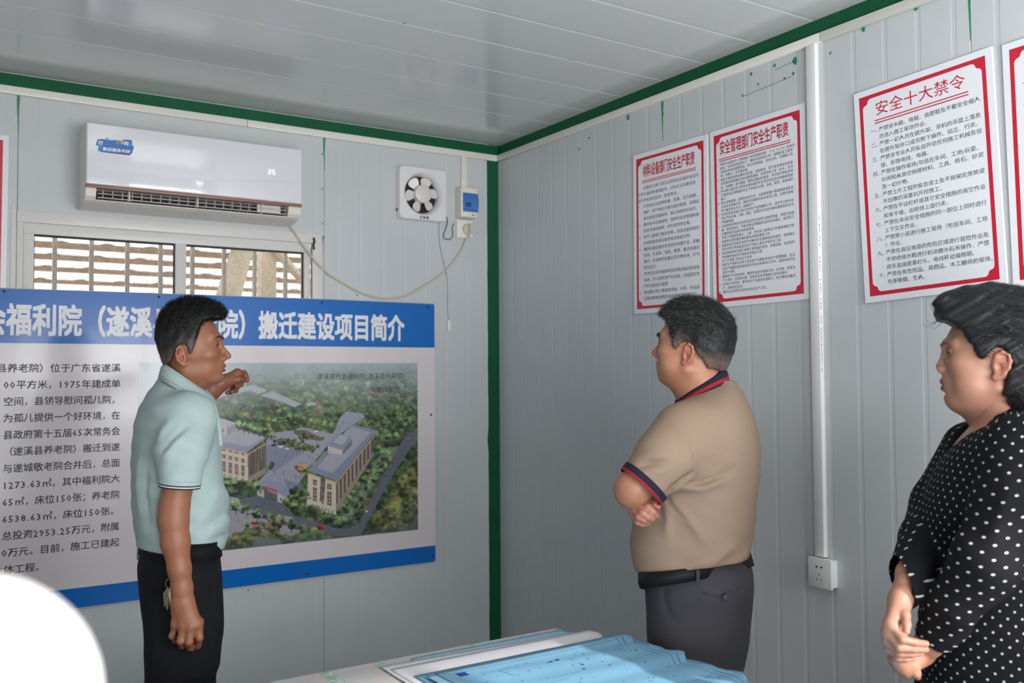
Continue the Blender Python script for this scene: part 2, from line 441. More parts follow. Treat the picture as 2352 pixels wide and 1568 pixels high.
MB().tube([(0.97, 4.5, -0.16), (1.24, 4.5, 1.70), (1.36, 4.5, 2.12)], [0.075, 0.062, 0.05], 12).build('trunk', M_tan, pp, smooth=True)
MB().box((1.0, 4.44, 2.12), (1.7, 4.56, 2.18)).build('head_beam', M_tan, pp)
p2 = thing('brace_post', (1.6, 4.55, -0.16), 'upright tan post with a slanting brace at the right edge of the barred window', 'post')
MB().box((1.52, 4.75, -0.16), (1.60, 4.83, 2.18)).build('upright', M_tan, p2, bevel=0.004)
MB().tube([(1.56, 4.74, 2.14), (1.90, 4.74, 1.78)], 0.022, 8).build('brace', M_tan, p2, smooth=True)
MB().box((1.86, 4.70, -0.16), (1.92, 4.78, 1.80)).build('stub_post', M_tan, p2)
bw = props(MB().box((-3.5, 9.0, -0.16), (8.0, 9.2, 1.75)).build('yard_wall', mat('pale_render', (205, 190, 170), rough=0.9)), kind='structure')

# ================================================================== things on the walls
M_gloss = mat('glossy_white_panel', (228, 228, 233), rough=0.08, spec=0.6, coat=0.6)
M_cream = mat('warm_white_plastic', (232, 226, 216), rough=0.3)
M_rose = mat('rose_brown_strip', (150, 108, 98), rough=0.35, noise=0.05, nscale=60)
M_dark = mat('dark_cavity', (42, 40, 42), rough=0.8)
M_vane = mat('grey_white_vane', (205, 203, 200), rough=0.4)
M_red = mat('poster_red', (205, 26, 54), rough=0.3, coat=0.2)
M_ink = mat('poster_ink', (70, 74, 92), rough=0.5)
M_inkb = mat('board_ink', (48, 42, 62), rough=0.45)
M_poster = mat('poster_white', (236, 237, 242), rough=0.28, coat=0.25, noise=0.01, nscale=4)
M_boardw = mat('board_white', (224, 216, 219), rough=0.22, coat=0.1, noise=0.012, nscale=3)
M_blue = mat('board_blue', (10, 106, 192), rough=0.22, spec=0.35, coat=0.1, noise=0.02, nscale=5)
M_white = mat('print_white', (238, 236, 240), rough=0.3)
M_edge = mat('board_edge', (200, 190, 178), rough=0.7)
M_cable = mat('ivory_cable', (205, 196, 176), rough=0.5)
M_stk = mat('sticker_blue', (20, 105, 185), rough=0.3); M_stkd = mat('sticker_navy', (24, 62, 140), rough=0.3)
M_stkc = mat('sticker_sky', (70, 160, 215), rough=0.3); M_yel = mat('sticker_yellow', (225, 195, 50), rough=0.4)

# --- air conditioner
ac = thing('air_conditioner', (0.915, YW - 0.09, 2.07), 'long white glossy wall air conditioner showing 25, above the barred window', 'air conditioner')
X0a, X1a = 0.514, 1.313
outer = [(YW - 0.001, 2.361), (YW - 0.155, 2.361), (YW - 0.166, 2.352), (YW - 0.168, 2.137)]
under = [(YW - 0.148, 2.087), (YW - 0.128, 2.079), (YW - 0.06, 2.070), (YW - 0.001, 2.072)]
solid = outer + [(YW - 0.170, 2.125), (YW - 0.162, 2.100)] + under
recess = outer + [(YW - 0.160, 2.130), (YW - 0.105, 2.128), (YW - 0.095, 2.098), (YW - 0.145, 2.092)] + under
b = MB()
b.extrude(solid, 'x', X0a, 0.549); b.extrude(recess, 'x', 0.549, 1.262); b.extrude(solid, 'x', 1.262, X1a)
b.build('casing', M_cream, ac)
MB().box((X0a - 0.001, YW - 0.182, 2.140), (X1a + 0.001, YW - 0.1685, 2.3625)).build('front_panel', M_gloss, ac, bevel=0.006, seg=3)
MB().box((X0a, YW - 0.181, 2.129), (X1a, YW - 0.158, 2.1405)).build('trim_strip', M_rose, ac, bevel=0.0015)
MB().box((0.550, YW - 0.108, 2.095), (1.261, YW - 0.104, 2.131)).build('outlet_back', M_dark, ac)
MB().box((1.14, YW - 0.150, 2.097), (1.235, YW - 0.145, 2.128)).build('outlet_back', M_vane, ac)
for z, d in ((2.113, 0.152), (2.099, 0.150)):
    MB().box((0.556, YW - d - 0.008, z - 0.0012), (1.255, YW - d + 0.014, z + 0.0012)).build('vane', M_vane, ac, bevel=0.0008)
for k in range(17):
    x = 0.575 + k * 0.0335
    MB().box((x, YW - 0.140, 2.099), (x + 0.0022, YW - 0.110, 2.128)).build('louvre', M_vane, ac)
for x in (0.66, 0.905, 1.155):
    MB().box((x, YW - 0.158, 2.095), (x + 0.006, YW - 0.125, 2.130)).build('vane_bracket', M_vane, ac)
FY = YW - 0.1822
def flat(pts, m, parent, name, y=FY, lift=0.0003):
    """thin printed shape on a plane facing -y; pts are (x, z)"""
    return MB().extrude([(p[0], p[1]) for p in pts], 'y', y - lift, y + 0.0004).build(name, m, parent)
def sk(zx, zy):
    return (0.544 + (zx - 300) * 9.56e-5, 2.302 - ((zy - 630) - 0.134 * (zx - 300)) * 9.2e-5)
st = MB()
stk = MB().extrude([sk(*p) for p in ((370, 620), (620, 625), (640, 650), (1010, 660), (1240, 690), (1260, 640), (1570, 660), (1600, 890), (1650, 905), (1585, 1160), (1500, 1265), (540, 1135), (355, 1085), (400, 900), (290, 840))], 'y', FY - 0.0003, FY + 0.0004).build('sticker', M_stk, ac)
stk['label'] = 'blue printed sticker with white lettering'
for nm, m, pp_ in (('sticker_print', M_stkd, ((540, 1135), (1585, 1160), (1500, 1265))), ('sticker_print', M_stkd, ((370, 620), (620, 625), (612, 662), (372, 660))), ('sticker_print', M_stkd, ((1260, 640), (1570, 660), (1560, 705), (1245, 690))),
                   ('sticker_print', M_stkc, ((640, 600), (690, 570), (745, 590), (750, 640), (630, 645))), ('sticker_print', M_stkc, ((400, 880), (480, 880), (510, 930), (470, 960), (385, 940))),
                   ('sticker_print', M_stkc, ((1500, 860), (1560, 720), (1590, 885), (1530, 885))), ('sticker_print', M_stkc, ((355, 1085), (385, 1000), (470, 1060), (460, 1105)))):
    o = flat([sk(*p) for p in pp_], m, stk, nm, lift=0.0006)
def sktext(s, zx, zy, size, m, xs=1.0):
    mb = MB(); p = sk(zx, zy)
    letters(mb, s, (p[0], FY, p[1]), (1, 0, 0), (0, 0, 1), (0, -1, 0), size, bold=0.03, lift=0.0009, xs=xs, slant=0.18)
    return mb.build('sticker_lettering', m, stk)
sktext('扫', 365, 815, 0.0165, M_white); sktext('码', 1280, 850, 0.0165, M_white)
sktext('二', 990, 800, 0.013, M_yel); sktext('维', 1150, 800, 0.013, M_yel)
sktext('售后服务无忧', 520, 1050, 0.0135, M_white, xs=1.17)
led = mat('lit_display', (200, 195, 255), rough=0.4, emit=((205, 195, 255), 1.6))
def seg_digits(s, x, z, h, mb):
    w = h * 0.55; t = h * 0.14
    seg = {'2': 'abged', '5': 'afgcd'}
    for ch in s:
        R = {'a': (x, z + h - t, x + w, z + h), 'g': (x, z + h / 2 - t / 2, x + w, z + h / 2 + t / 2), 'd': (x, z, x + w, z + t),
             'b': (x + w - t, z + h / 2, x + w, z + h), 'c': (x + w - t, z, x + w, z + h / 2), 'f': (x, z + h / 2, x + t, z + h), 'e': (x, z, x + t, z + h / 2)}
        for q in seg[ch]:
            a = R[q]; mb.box((a[0], FY - 0.0006, a[1]), (a[2], FY, a[3]))
        x += w * 1.55
dm = MB(); seg_digits('25', 1.175, 2.2475, 0.0185, dm); dm.build('display', led, ac)['label'] = 'lit violet-white number 25'
lg = MB(); lx, lz = 0.909, 2.178        # crown-shaped maker's emblem with two tiny lines of print
lit = mat('emblem_glow', (255, 255, 255), rough=0.2, emit=((255, 255, 255), 0.25))  # weak glow added to the white print; the emblem is no lamp
for a, l, w in ((-62, 0.017, .0036), (-30, 0.021, .0042), (0, 0.015, .0040), (30, 0.021, .0042), (62, 0.017, .0036)):
    t = math.radians(a); d = (math.sin(t), math.cos(t)); n_ = (d[1], -d[0]); bx, bz = lx + 0.0045 * math.sin(t), lz
    lg.extrude([(bx - n_[0] * w * .5, bz - n_[1] * w * .5), (bx + n_[0] * w * .5, bz + n_[1] * w * .5), (bx + d[0] * l * .55 + n_[0] * w * .45, bz + d[1] * l * .55 + n_[1] * w * .45), (bx + d[0] * l, bz + d[1] * l), (bx + d[0] * l * .55 - n_[0] * w * .45, bz + d[1] * l * .55 - n_[1] * w * .45)], 'y', FY - 0.0005, FY)
for x0, x1, z in ((-0.014, 0.014, -0.005), (-0.006, 0.006, -0.0115)):
    k = x0
    while k < x1 - 0.001:
        lg.box((lx + k, FY - 0.0004, lz + z - 0.0012), (lx + k + 0.0017, FY, lz + z + 0.0012)); k += 0.0024
lg.build('emblem', lit, ac)

# --- cord from the air conditioner to its plug
cord = MB().tube(smooth_path([(1.3073, 3.7413, 2.0958), (1.3239, 3.7513, 2.0730), (1.3685, 3.7593, 2.0151), (1.4169, 3.7553, 1.9532), (1.4806, 3.7593, 1.8923), (1.5656, 3.7633, 1.8463), (1.6508, 3.7633, 1.8083), (1.7506, 3.7633, 1.7892), (1.8575, 3.7633, 1.8051), (1.9565, 3.7633, 1.8568), (2.0536, 3.7633, 1.9196), (2.1224, 3.7623, 1.9924), (2.1584, 3.7593, 2.0474), (2.1715, 3.7533, 2.0844)], 6), 0.0042, 8)
co = cord.build('power_cord', M_cable, None, smooth=True)
co.parent = ac; co.matrix_parent_inverse = Matrix.Translation(-Vector(ac.location)); co['label'] = 'ivory cord hanging in a loop down to the socket'

# --- exhaust fan
FX, FZ, FR = 1.935, 2.268, 0.119
fan = thing('exhaust_fan', (FX, YW, FZ), 'square white exhaust fan with six pale blades set high in the wall near the corner', 'fan')
fd = 0.042
N = 48
def sqpt(a, r):
    c, s_ = math.cos(a), math.sin(a); k = 1 / max(abs(c), abs(s_)); q = 0.97 if abs(abs(c) - abs(s_)) < 0.04 else 1.0
    return (FX + c * k * r * q, FZ + s_ * k * r * q)
angs = [2 * PI * i / N for i in range(N)]
def sqring(r, y): return [(sqpt(a, r)[0], y, sqpt(a, r)[1]) for a in angs]
def ciring(r, y): return [(FX + r * math.cos(a), y, FZ + r * math.sin(a)) for a in angs]
fm = MB()
fm.rings([sqring(FR, YW), sqring(FR, YW - fd * 0.9), sqring(FR * 0.985, YW - fd), ciring(0.101, YW - fd - 0.004), ciring(0.098, YW - fd - 0.004), ciring(0.092, YW - fd + 0.002), ciring(0.085, YW - fd + 0.022), ciring(0.083, YW - 0.004)])
fm.build('housing', mat('fan_white', (230, 228, 230), rough=0.22), fan, smooth=True)
MB().rings([ciring(0.0835, YW - 0.004), ciring(0.001, YW - 0.0041)]).build('duct_shade', M_dark, fan)  # flat dark disc, its colour stands in for the shade inside the opening
MB().tube([(FX - 0.055, YW - 0.006, FZ + 0.055), (FX + 0.0, YW - 0.006, FZ + 0.052)], 0.0012, 6).build('guard_wire', M_screw, fan)
hb = MB()
hb.rings([[(FX + r * math.cos(a), y, FZ + r * math.sin(a)) for a in angs] for r, y in ((0.039, YW - 0.004), (0.042, YW - 0.036), (0.0405, YW - 0.043), (0.034, YW - 0.047), (0.017, YW - 0.049), (0.0002, YW - 0.0495))], cap=False)
hb.build('hub', mat('fan_blade_plastic', (222, 218, 214), rough=0.35), fan, smooth=True)
Mbl = bpy.data.materials['fan_blade_plastic']
for k in range(6):
    a0 = math.radians(60 * k + 8)
    up = []; lo = []
    for r, hw, tw in ((0.030, 0.010, 0), (0.045, 0.0165, .1), (0.058, 0.0225, .2), (0.068, 0.0235, .3), (0.076, 0.019, .35), (0.081, 0.009, .4)):
        c, s_ = math.cos(a0), math.sin(a0)
        for lst, sg in ((lo, -1), (up, 1)):
            x = FX + c * r - s_ * hw * sg; z = FZ + s_ * r + c * hw * sg
            lst.append((x, YW - 0.020 + sg * hw * 0.35, z))
    m_ = MB(); n_ = len(up)
    vs_ = lo + up + [(p[0], p[1] + 0.002, p[2]) for p in lo + up]
    fs = [(i, i + 1, n_ + i + 1, n_ + i) for i in range(n_ - 1)]; fs += [tuple(q + 2 * n_ for q in reversed(f)) for f in fs]
    fs += [(i, i + 2 * n_, i + 1 + 2 * n_, i + 1) for i in range(n_ - 1)] + [(n_ + i + 1, n_ + i + 1 + 2 * n_, n_ + i + 2 * n_, n_ + i) for i in range(n_ - 1)] + [(n_ - 1, 3 * n_ - 1, 4 * n_ - 1, 2 * n_ - 1)]
    m_.add(vs_, fs); m_.build('blade', Mbl, fan, smooth=True)
fl = MB(); letters(fl, '艾美家', (FX - 0.022, YW - fd - 0.0035, FZ - 0.113), (1, 0, 0), (0, 0, 1), (0, -1, 0), 0.0125, bold=0.02, track=0.35, lift=0.0012)
fl.build('lettering', M_inkb, fan)
MB().box((FX - FR - 0.003, YW - 0.02, FZ - 0.085), (FX - FR + 0.002, YW - 0.012, FZ - 0.073)).build('switch_nub', M_rubber, fan)
pc = thing('pull_cord', (2.0275, 3.7593, 2.1551), 'thin grey pull cord with a small white weight hanging below the exhaust fan', 'cord')
MB().tube(smooth_path([(2.0310, 3.7573, 2.1591), (2.0371, 3.7653, 2.0518), (2.0762, 3.7673, 1.8929), (2.0779, 3.7673, 1.7718), (2.0811, 3.7653, 1.7012)], 5), 0.0011, 6).build('string', mat('grey_string', (150, 148, 145), rough=0.8), pc)
_p = (2.0832, 3.7653, 1.6751)
MB().box((_p[0] - 0.0085, _p[1] - 0.006, _p[2] - 0.027), (_p[0] + 0.0085, _p[1] + 0.004, _p[2] + 0.027)).build('weight', M_pvcw, pc, bevel=0.003)
props(MB().tube(smooth_path([(2.0643, 3.7513, 2.1813), (2.0766, 3.7613, 2.1595), (2.0694, 3.7653, 2.1250), (2.0584, 3.7663, 2.1000), (2.0611, 3.7673, 2.0821), (2.0818, 3.7673, 2.0755), (2.1026, 3.7673, 2.0852), (2.1073, 3.7673, 2.1059), (2.1051, 3.7673, 2.1342), (2.1145, 3.7673, 2.1533)], 5), 0.0018, 6).build('fan_wire', M_rubber, None, smooth=True),
      'short black wire looping from the exhaust fan into the wall', 'wire')

# --- trunking, breaker box and socket under it
props(MB().box((2.150, YW - 0.016, 2.316), (2.180, YW, 2.470)).build('cable_trunking', M_pvc, None, bevel=0.0015), 'short white cable trunking running down to the breaker box with the blue window', 'trunking')
bk = thing('breaker_box', (2.166, YW, 2.178), 'small white breaker box with a translucent blue window beside the exhaust fan', 'breaker box')
pf = [(2.121 + 0.0, 2.178), (2.213, 2.178)]
MB().box((2.122, YW - 0.058, 2.179), (2.212, YW, 2.317)).build('case', M_cream, bk, bevel=0.004)
M_bw = mat('blue_window', (60, 120, 190), rough=0.15, coat=0.5)
MB().extrude([(YW - 0.058, 2.204), (YW - 0.0635, 2.222), (YW - 0.0655, 2.250), (YW - 0.0635, 2.276), (YW - 0.058, 2.292)], 'x', 2.131, 2.2125).build('window', M_bw, bk, smooth=True)
M_sw = mat('switch_blue', (28, 70, 150), rough=0.4)
MB().box((2.143, YW - 0.0665, 2.236), (2.172, YW - 0.064, 2.246)).box((2.145, YW - 0.0665, 2.224), (2.153, YW - 0.064, 2.237)).box((2.161, YW - 0.0665, 2.224), (2.169, YW - 0.064, 2.237)).build('switch', M_sw, bk)
MB().box((2.135, YW - 0.0640, 2.214), (2.205, YW - 0.0618, 2.2155)).build('window_line', M_sw, bk)
MB().box((2.176, YW - 0.0660, 2.258), (2.182, YW - 0.064, 2.263)).build('indicator', M_rose, bk)
MB().box((2.180, YW - 0.0590, 2.189), (2.187, YW - 0.058, 2.194)).box((2.190, YW - 0.0590, 2.190), (2.203, YW - 0.058, 2.1915)).build('printed_mark', M_inkb, bk)
so = thing('wall_socket', (2.168, YW, 2.09), 'square white wall socket with an ivory plug under the breaker box', 'socket')
MB().box((2.125, YW - 0.011, 2.088), (2.211, YW, 2.174)).build('plate', M_pvcw, so, bevel=0.003)
def disc(c, r, y0, y1, n=28): return [[(c[0] + q * math.cos(2 * PI * i / n), y, c[1] + q * math.sin(2 * PI * i / n)) for i in range(n)] for q, y in ((r, y0), (r, y1 + 0.002), (r * 0.93, y1), (0.001, y1))]
pl = MB().rings(disc((2.181, 2.130), 0.026, YW - 0.0115, YW - 0.022)).box((2.180, YW - 0.040, 2.112), (2.196, YW - 0.020, 2.153)).build('power_plug', M_cable, ac, bevel=0.001)
MB().tube([(2.186, YW - 0.030, 2.116), (2.184, YW - 0.022, 2.098), (2.181, YW - 0.018, 2.086)], 0.006, 10).build('strain_relief', M_cable, ac, smooth=True)

# --- trunking and socket on the right wall
ct = thing('vertical_trunking', (XW, 1.901, 0.885), 'long white vertical cable trunking on the right wall between the posters', 'trunking')
MB().box((XW - 0.018, 1.884, 0.885), (XW, 1.919, 2.470)).build('channel', M_pvcw, ct, bevel=0.0015)
pr_ = MB()
random.seed(3); z = 1.93
while z > 1.45:
    hh = random.uniform(.002, .006)
    if random.random() < .75: pr_.box((XW - 0.0135, 1.8836, z), (XW - 0.0095, 1.884, z + hh))
    z -= hh + .003
pr_.build('printed_marks', mat('grey_print', (160, 150, 152), rough=0.6), ct)['kind'] = 'stuff'
s2 = thing('wall_socket', (XW, 1.888, 0.795), 'surface mounted white five-hole socket at the foot of the vertical trunking', 'socket')
MB().box((XW - 0.026, 1.849, 0.799), (XW, 1.927, 0.881)).build('back_box', M_pvcw, s2, bevel=0.002)
MB().box((XW - 0.036, 1.845, 0.795), (XW - 0.0255, 1.931, 0.885)).build('plate', M_pvcw, s2, bevel=0.003)
hm = MB()
for y, z, w, h in ((1.898, 0.8585, .0035, .0032), (1.880, 0.8585, .0035, .0032)):
    hm.extrude([(y + w * math.cos(2 * PI * i / 10), z + h * math.sin(2 * PI * i / 10)) for i in range(10)], 'x', XW - 0.0364, XW - 0.0355)
hm.build('hole', M_rubber, s2)
for y, z, a in ((1.889, 0.836, 90), (1.897, 0.820, 115), (1.881, 0.820, 65)):
    c, s_ = math.cos(math.radians(a)), math.sin(math.radians(a)); l, w = .0045, .0013
    MB().extrude([(y + c * l - s_ * w, z + s_ * l + c * w), (y - c * l - s_ * w, z - s_ * l + c * w), (y - c * l + s_ * w, z - s_ * l - c * w), (y + c * l + s_ * w, z + s_ * l - c * w)], 'x', XW - 0.0364, XW - 0.0355).build('slot', mat('slot_grey', (110, 104, 104), rough=0.6), s2)

# ================================================================== posters
from mathutils.geometry import tessellate_polygon
def notched(w, h, i, c):
    """inner outline of the red border: straight sides with a two-step rounded corner"""
    q = []
    def arc(cx, cy, r, a0, a1):
        return [(cx + r * math.cos(math.radians(a0 + (a1 - a0) * k / 6)), cy + r * math.sin(math.radians(a0 + (a1 - a0) * k / 6))) for k in range(7)]
    base = arc(c, 2.1 * c, c, 180, 270)
    base = [(0, 2.1 * c)] + arc(0.9 * c, 2.1 * c, 0.9 * c, 180, 270) + arc(2.1 * c, 0.9 * c, 0.9 * c, 180, 270)
    W, H = w - 2 * i, h - 2 * i
    tl = [(x, y) for x, y in base]                                    # corner frame with y down from the top-left
    out = [(i + x, -(i + y)) for x, y in tl]
    out += [(w - i - x, -(i + y)) for x, y in reversed(tl)]
    out += [(w - i - x, -(h - i - y)) for x, y in tl]
    out += [(i + x, -(h - i - y)) for x, y in reversed(tl)]
    return out

def poster(org, U, V, n, w, h, label, name='safety_poster', group=None, th=0.006, title=None, tbox=None, ul=None, lines=(), l0=0.2, dl=0.03, size=0.014, pitch=0.017, nx=0.03, bx=0.06, tsz=0.05, inkm=None, title_bold=0.01):
    """org = top-left corner on the wall; lines are (number, text)"""
    org, U, V, n = Vector(org), Vector(U).normalized(), Vector(V).normalized(), Vector(n)
    t = thing(name, org, label, 'poster', group)
    P = lambda x, y, d: org + U * x + V * y + n * d
    b = MB(); b.add([P(0, 0, 0.0005), P(w, 0, 0.0005), P(w, -h, 0.0005), P(0, -h, 0.0005), P(0, 0, th), P(w, 0, th), P(w, -h, th), P(0, -h, th)], [(0, 3, 2, 1), (4, 5, 6, 7), (0, 1, 5, 4), (1, 2, 6, 5), (2, 3, 7, 6), (3, 0, 4, 7)])
    b.build('board', M_poster, t, bevel=0.001, seg=1)
    i0, i1 = 0.019, 0.030
    o_ = [(i0, -i0), (w - i0, -i0), (w - i0, -(h - i0)), (i0, -(h - i0))]; inn = notched(w, h, i1, 0.0135)
    tri = tessellate_polygon([[Vector((x, y, 0)) for x, y in o_], [Vector((x, y, 0)) for x, y in inn]])
    allp = o_ + inn
    rb = MB(); rb.add([P(x, y, th + 0.0003) for x, y in allp], [tuple(f) for f in tri]); rb.build('border', M_red, t)
    if title:
        m_ = MB(); x0, x1, yc = tbox
        letters(m_, title, P(x0, yc - tsz * 0.38, th), U, V, n, tsz, width=x1 - x0, bold=title_bold, lift=0.0004, res=2)
        for q in ul:
            m_.add([P(x0 - 0.003, q, th + 0.0004), P(x1 + 0.006, q, th + 0.0004), P(x1 + 0.006, q - 0.003, th + 0.0004), P(x0 - 0.003, q - 0.003, th + 0.0004)], [(0, 1, 2, 3)])
        m_.build('title_lettering', M_red, t)
    if lines:
        m_ = MB()
        for k, (num, s_) in enumerate(lines):
            yb = -(l0 + dl * k) - size * 0.38
            if num and len(num) == 2 and num[1] not in '.、': letters(m_, num, P(bx - 2 * pitch, yb, th), U, V, n, size, xs=pitch / size, lift=0.0004)
            elif num: letters(m_, num, P(nx, yb, th), U, V, n, size, lift=0.0004)
            for j in (0,):
                x = bx
                letters(m_, s_, P(x, yb, th), U, V, n, size, xs=pitch / size, lift=0.0004)
        bo_ = m_.build('body_lettering', inkm or M_ink, t); bo_['label'] = 'small dark print of the rules'; bo_['kind'] = 'stuff'
    return t

T1 = [('', '　设备动力部门是企业领导在设备安全运行'), ('', '#工作方面的参谋和助手，对本企业设备安全'), ('', '#运行负有具体指导、检查责任。'),
 ('1.', '负责本企业各种机械、起重、压力容器、'), ('', '锅炉、电气和动力等设备的管理，加强设'), ('', '备检查和定期保养，使之保持良好状态。'),
 ('2.', '制定有关设备维修、保养的安全管理制度'), ('', '及安全操作规程，并负责贯彻实施。'), ('3.', '执行上级部门有关自制、改造设备的规定，'), ('', '对自制和改造设备的安全性能负责。'),
 ('4.', '确保机器设备的安全防护装置齐全、灵敏、'), ('', '有效，凡安装、改装、修理、搬迁机器设'), ('', '备时，安全防护装置必须完整有效，方可'), ('', '移交运行。'),
 ('5.', '负责安全技术措施项目所需设备的制造和'), ('', '安装，列入固定资产的设备，应按固定资'), ('', '产的设备进行管理'), ('6.', '参加重大伤亡事故的调查、分析，作出因'), ('', '设备缺陷或故障而造成事故的鉴定意见。')]
T1 = [(n_ if not s_.startswith('#') else s_[1:3], s_ if not s_.startswith('#') else s_[3:]) for n_, s_ in T1]
T1[0] = ('', T1[0][1][1:])
T2 = [('1.', '熟悉并认真执行《建筑施工安全检查标准》（JGJ 59-99）及有关'), ('', '规定，在项目经理领导下，做好安全管理工作，监督检查工程项'), ('', '目制定的安全管理目标（伤亡控制指标、安全达标、文明施工达'), ('', '标）的情况，并付诸实施。'),
 ('2.', '组织工程项目的定期安全检查、巡回检查、季节变化等安全检查'), ('', '对发现的隐患要及时发出整改通知，并要求按三定（定人、定时'), ('', '间、定措施）进行整改，整改后要组织复查，并将有关资料存档'),
 ('3.', '参与施工组织设计或专业性较强的作业项目安全技术措施的制定'), ('', '工程项目必须根据安全生产的有关法律、法规、规范、标准组织'), ('', '施工'),
 ('4.', '制止违章指挥、违章作业的行为，当发现有重大事故隐患或危及'), ('', '人身安全的情况时，要及时处理和向有关领导汇报，必要时有权'), ('', '命令撤出作业人员，抢救财产。'),
 ('5.', '负责会同有关部门进行安全生产宣传教育工作，组织学习有关安'), ('', '全生产的法律、法规、规范、标准及安全技术操作规程和安全生'), ('', '产规章制度。'),
 ('6.', '对采购的各种安全防护用品及安全防护设施的质量、性能负有监'), ('', '督、检查的责任，并提出保证质量和安全的有关建议，指导职工'), ('', '正确使用安全防护用品和用具。'),
 ('7.', '负责工伤事故的统计、上报，参加本工程项目工伤事故调查分析'), ('', '协助有关领导做好事故善后处理及整改工作。'), ('8.', '监督检查分包经济合同中分解的安全管理目标的落实，有权建议'), ('', '有关领导对不具备安全生产的施工队伍不得分包工程。'),
 ('9.', '会同设备等有关部门对施工现场临时用电、机械设备、安全防护'), ('', '等设施使用前进行验收并作相应记录。'), ('', '生产计划部门安全生产职责'),
 ('1.', '组织生产调度人员学习安全生产法规和安全生产管理制度，在召'), ('', '开生产调度会以及组织经济活动分析等项工作中，应同时研究安'), ('', '全生产问题。'),
 ('2.', '编制生产计划的同时，编制安全技术措施计划，在实施、检查生'), ('', '产计划时，应同时实施、检查安全技术措施计划完成情况'), ('3.', '安排生产任务时，要考虑生产设备的承受能力，有节奏地均衡生'), ('', '产，控制加班加点。'), ('4.', '做好企业领导交办的有关安全生产工作。')]
T3 = [('一、', '严禁穿木屐、拖鞋、高跟鞋及不戴安全帽人'), ('', '员进入施工现场作业。'), ('二、', '严禁一切人员在提升架、吊机的吊篮上落及'), ('', '在提升架井口或吊物下操作、站立、行走。'),
 ('三、', '严禁非专业人员私自开动任何施工机械及驳'), ('', '接、折除电线，电器。'), ('四、', '严禁在操作现场(包括在车间、工场)玩耍、'), ('', '吵闹和从高空抛掷材料、工具、砖石、砂泥'), ('', '及一切什物。'),
 ('五、', '严禁土方工程的偷合成土及不按规定放坡或'), ('', '不加撑的深基坑开挖施工。'), ('六、', '严禁在不设栏杆或其它安全措施的高空作业'), ('', '和单干墙，出砖线上面行走。'), ('七、', '严禁在未设安全措施的同一部位上同时进行'), ('', '上下交叉作业。'),
 ('八、', '严禁带小孩进行施工现场（包括车间、工场'), ('', '）作业。'), ('九、', '严禁在高压电源的危险区域进行冒险作业及'), ('', '不穿绝缘水鞋进行机动磨水石米操作，严禁'), ('', '用手直接提拿灯头，电线移动操照明。'),
 ('十、', '严禁在有危险品、易燃品、木工棚场的现场、'), ('', '仓库吸烟、生火。')]
def rwall(y, z, tilt=0.0):
    c, s_ = math.cos(math.radians(tilt)), math.sin(math.radians(tilt))
    return (XW, y, z), (0, -c, s_), (0, s_, c), (-1, 0, 0)
poster(*rwall(2.766, 2.298, -0.5), 0.403, 0.620, 'white red-bordered poster just left of the greying man\'s head, longer-spaced print, nearest the corner', title='材料设备部门安全生产职责', tbox=(0.058, 0.340, -0.072), ul=(-0.108, -0.115), lines=T1, l0=0.137, dl=0.0236, size=0.0145, pitch=0.0167, nx=0.034, bx=0.060, tsz=0.052, group='safety posters')
poster(*rwall(2.351, 2.297, 0.4), 0.414, 0.622, 'white red-bordered poster with the densest small print, touching the vertical trunking', title='安全管理部门安全生产职责', tbox=(0.046, 0.350, -0.068), ul=(-0.105, -0.112), lines=T2, l0=0.1255, dl=0.01345, size=0.0110, pitch=0.01130, nx=0.033, bx=0.048, tsz=0.052, group='safety posters')
poster(*rwall(1.754, 2.277, 2.4), 0.424, 0.628, 'white red-bordered poster hung slightly tilted above the woman, with large thin red title', title='安全十大禁令', tbox=(0.070, 0.348, -0.066), ul=(-0.098, -0.106), lines=T3, l0=0.128, dl=0.0212, size=0.0150, pitch=0.0161, nx=0.052, bx=0.079, tsz=0.044, th=0.009, group='safety posters', title_bold=0.0)
poster(*rwall(1.304, 2.289, 1.2), 0.42, 0.63, 'white red-bordered poster cut by the right edge of the photo', lines=[('一、', ''), ('', ''), ('二、', ''), ('', ''), ('三、', ''), ('四、', ''), ('', ''), ('五、', ''), ('', ''), ('六、', '')], l0=0.115, dl=0.0245, size=0.017, nx=0.048, th=0.009, inkm=mat('blue_ink', (45, 50, 120), rough=0.5), group='safety posters')
poster((-0.120, YW, 2.322), (1, 0, -0.006), (0.006, 0, 1), (0, -1, 0), 0.403, 0.62, 'white red-bordered poster left of the barred window, mostly hidden by the blue title board', th=0.004, group='safety posters')

# ================================================================== the big notice board
nb = thing('notice_board', (0.8, YW, 0.604), 'large white notice board with blue bands and an aerial picture below the barred window', 'notice board')
BY = YW - 0.012
BL, BR, BB, BT = -0.40, 2.003, 0.604, 1.772
bd = MB(); _bt = [(BL, 1.767), (0.26, 1.767), (0.9, 1.771), (1.5, 1.774), (2.001, 1.773), (2.006, 1.767)]
bd.extrude([(BL, BB)] + [(BL + 0.0, 1.767)] + _bt[1:] + [(2.007, 0.610), (1.999, 0.604)], 'y', BY, YW - 0.0065)
bd.build('panel', M_boardw, nb)
MB().extrude([(BL, 1.767), (BL, 1.7695)] + [(x, z + 0.0025) for x, z in _bt[1:5]] + list(reversed(_bt[1:5])), 'y', BY + 0.0005, YW - 0.005).build('edge_strip', M_edge, nb)
MB().box((BL, BY + 0.0005, 0.6015), (1.93, YW - 0.005, 0.604)).build('edge_strip', M_edge, nb)
LF = 0.0005
def bflat(pts, m, name, lift=LF): return MB().extrude(pts, 'y', BY - lift, BY + 0.001).build(name, m, nb)
bflat([(BL, 1.573), (2.0045, 1.573), (2.0045, 1.766), (2.0005, 1.7725)] + list(reversed(_bt[:4])), M_blue, 'top_band')
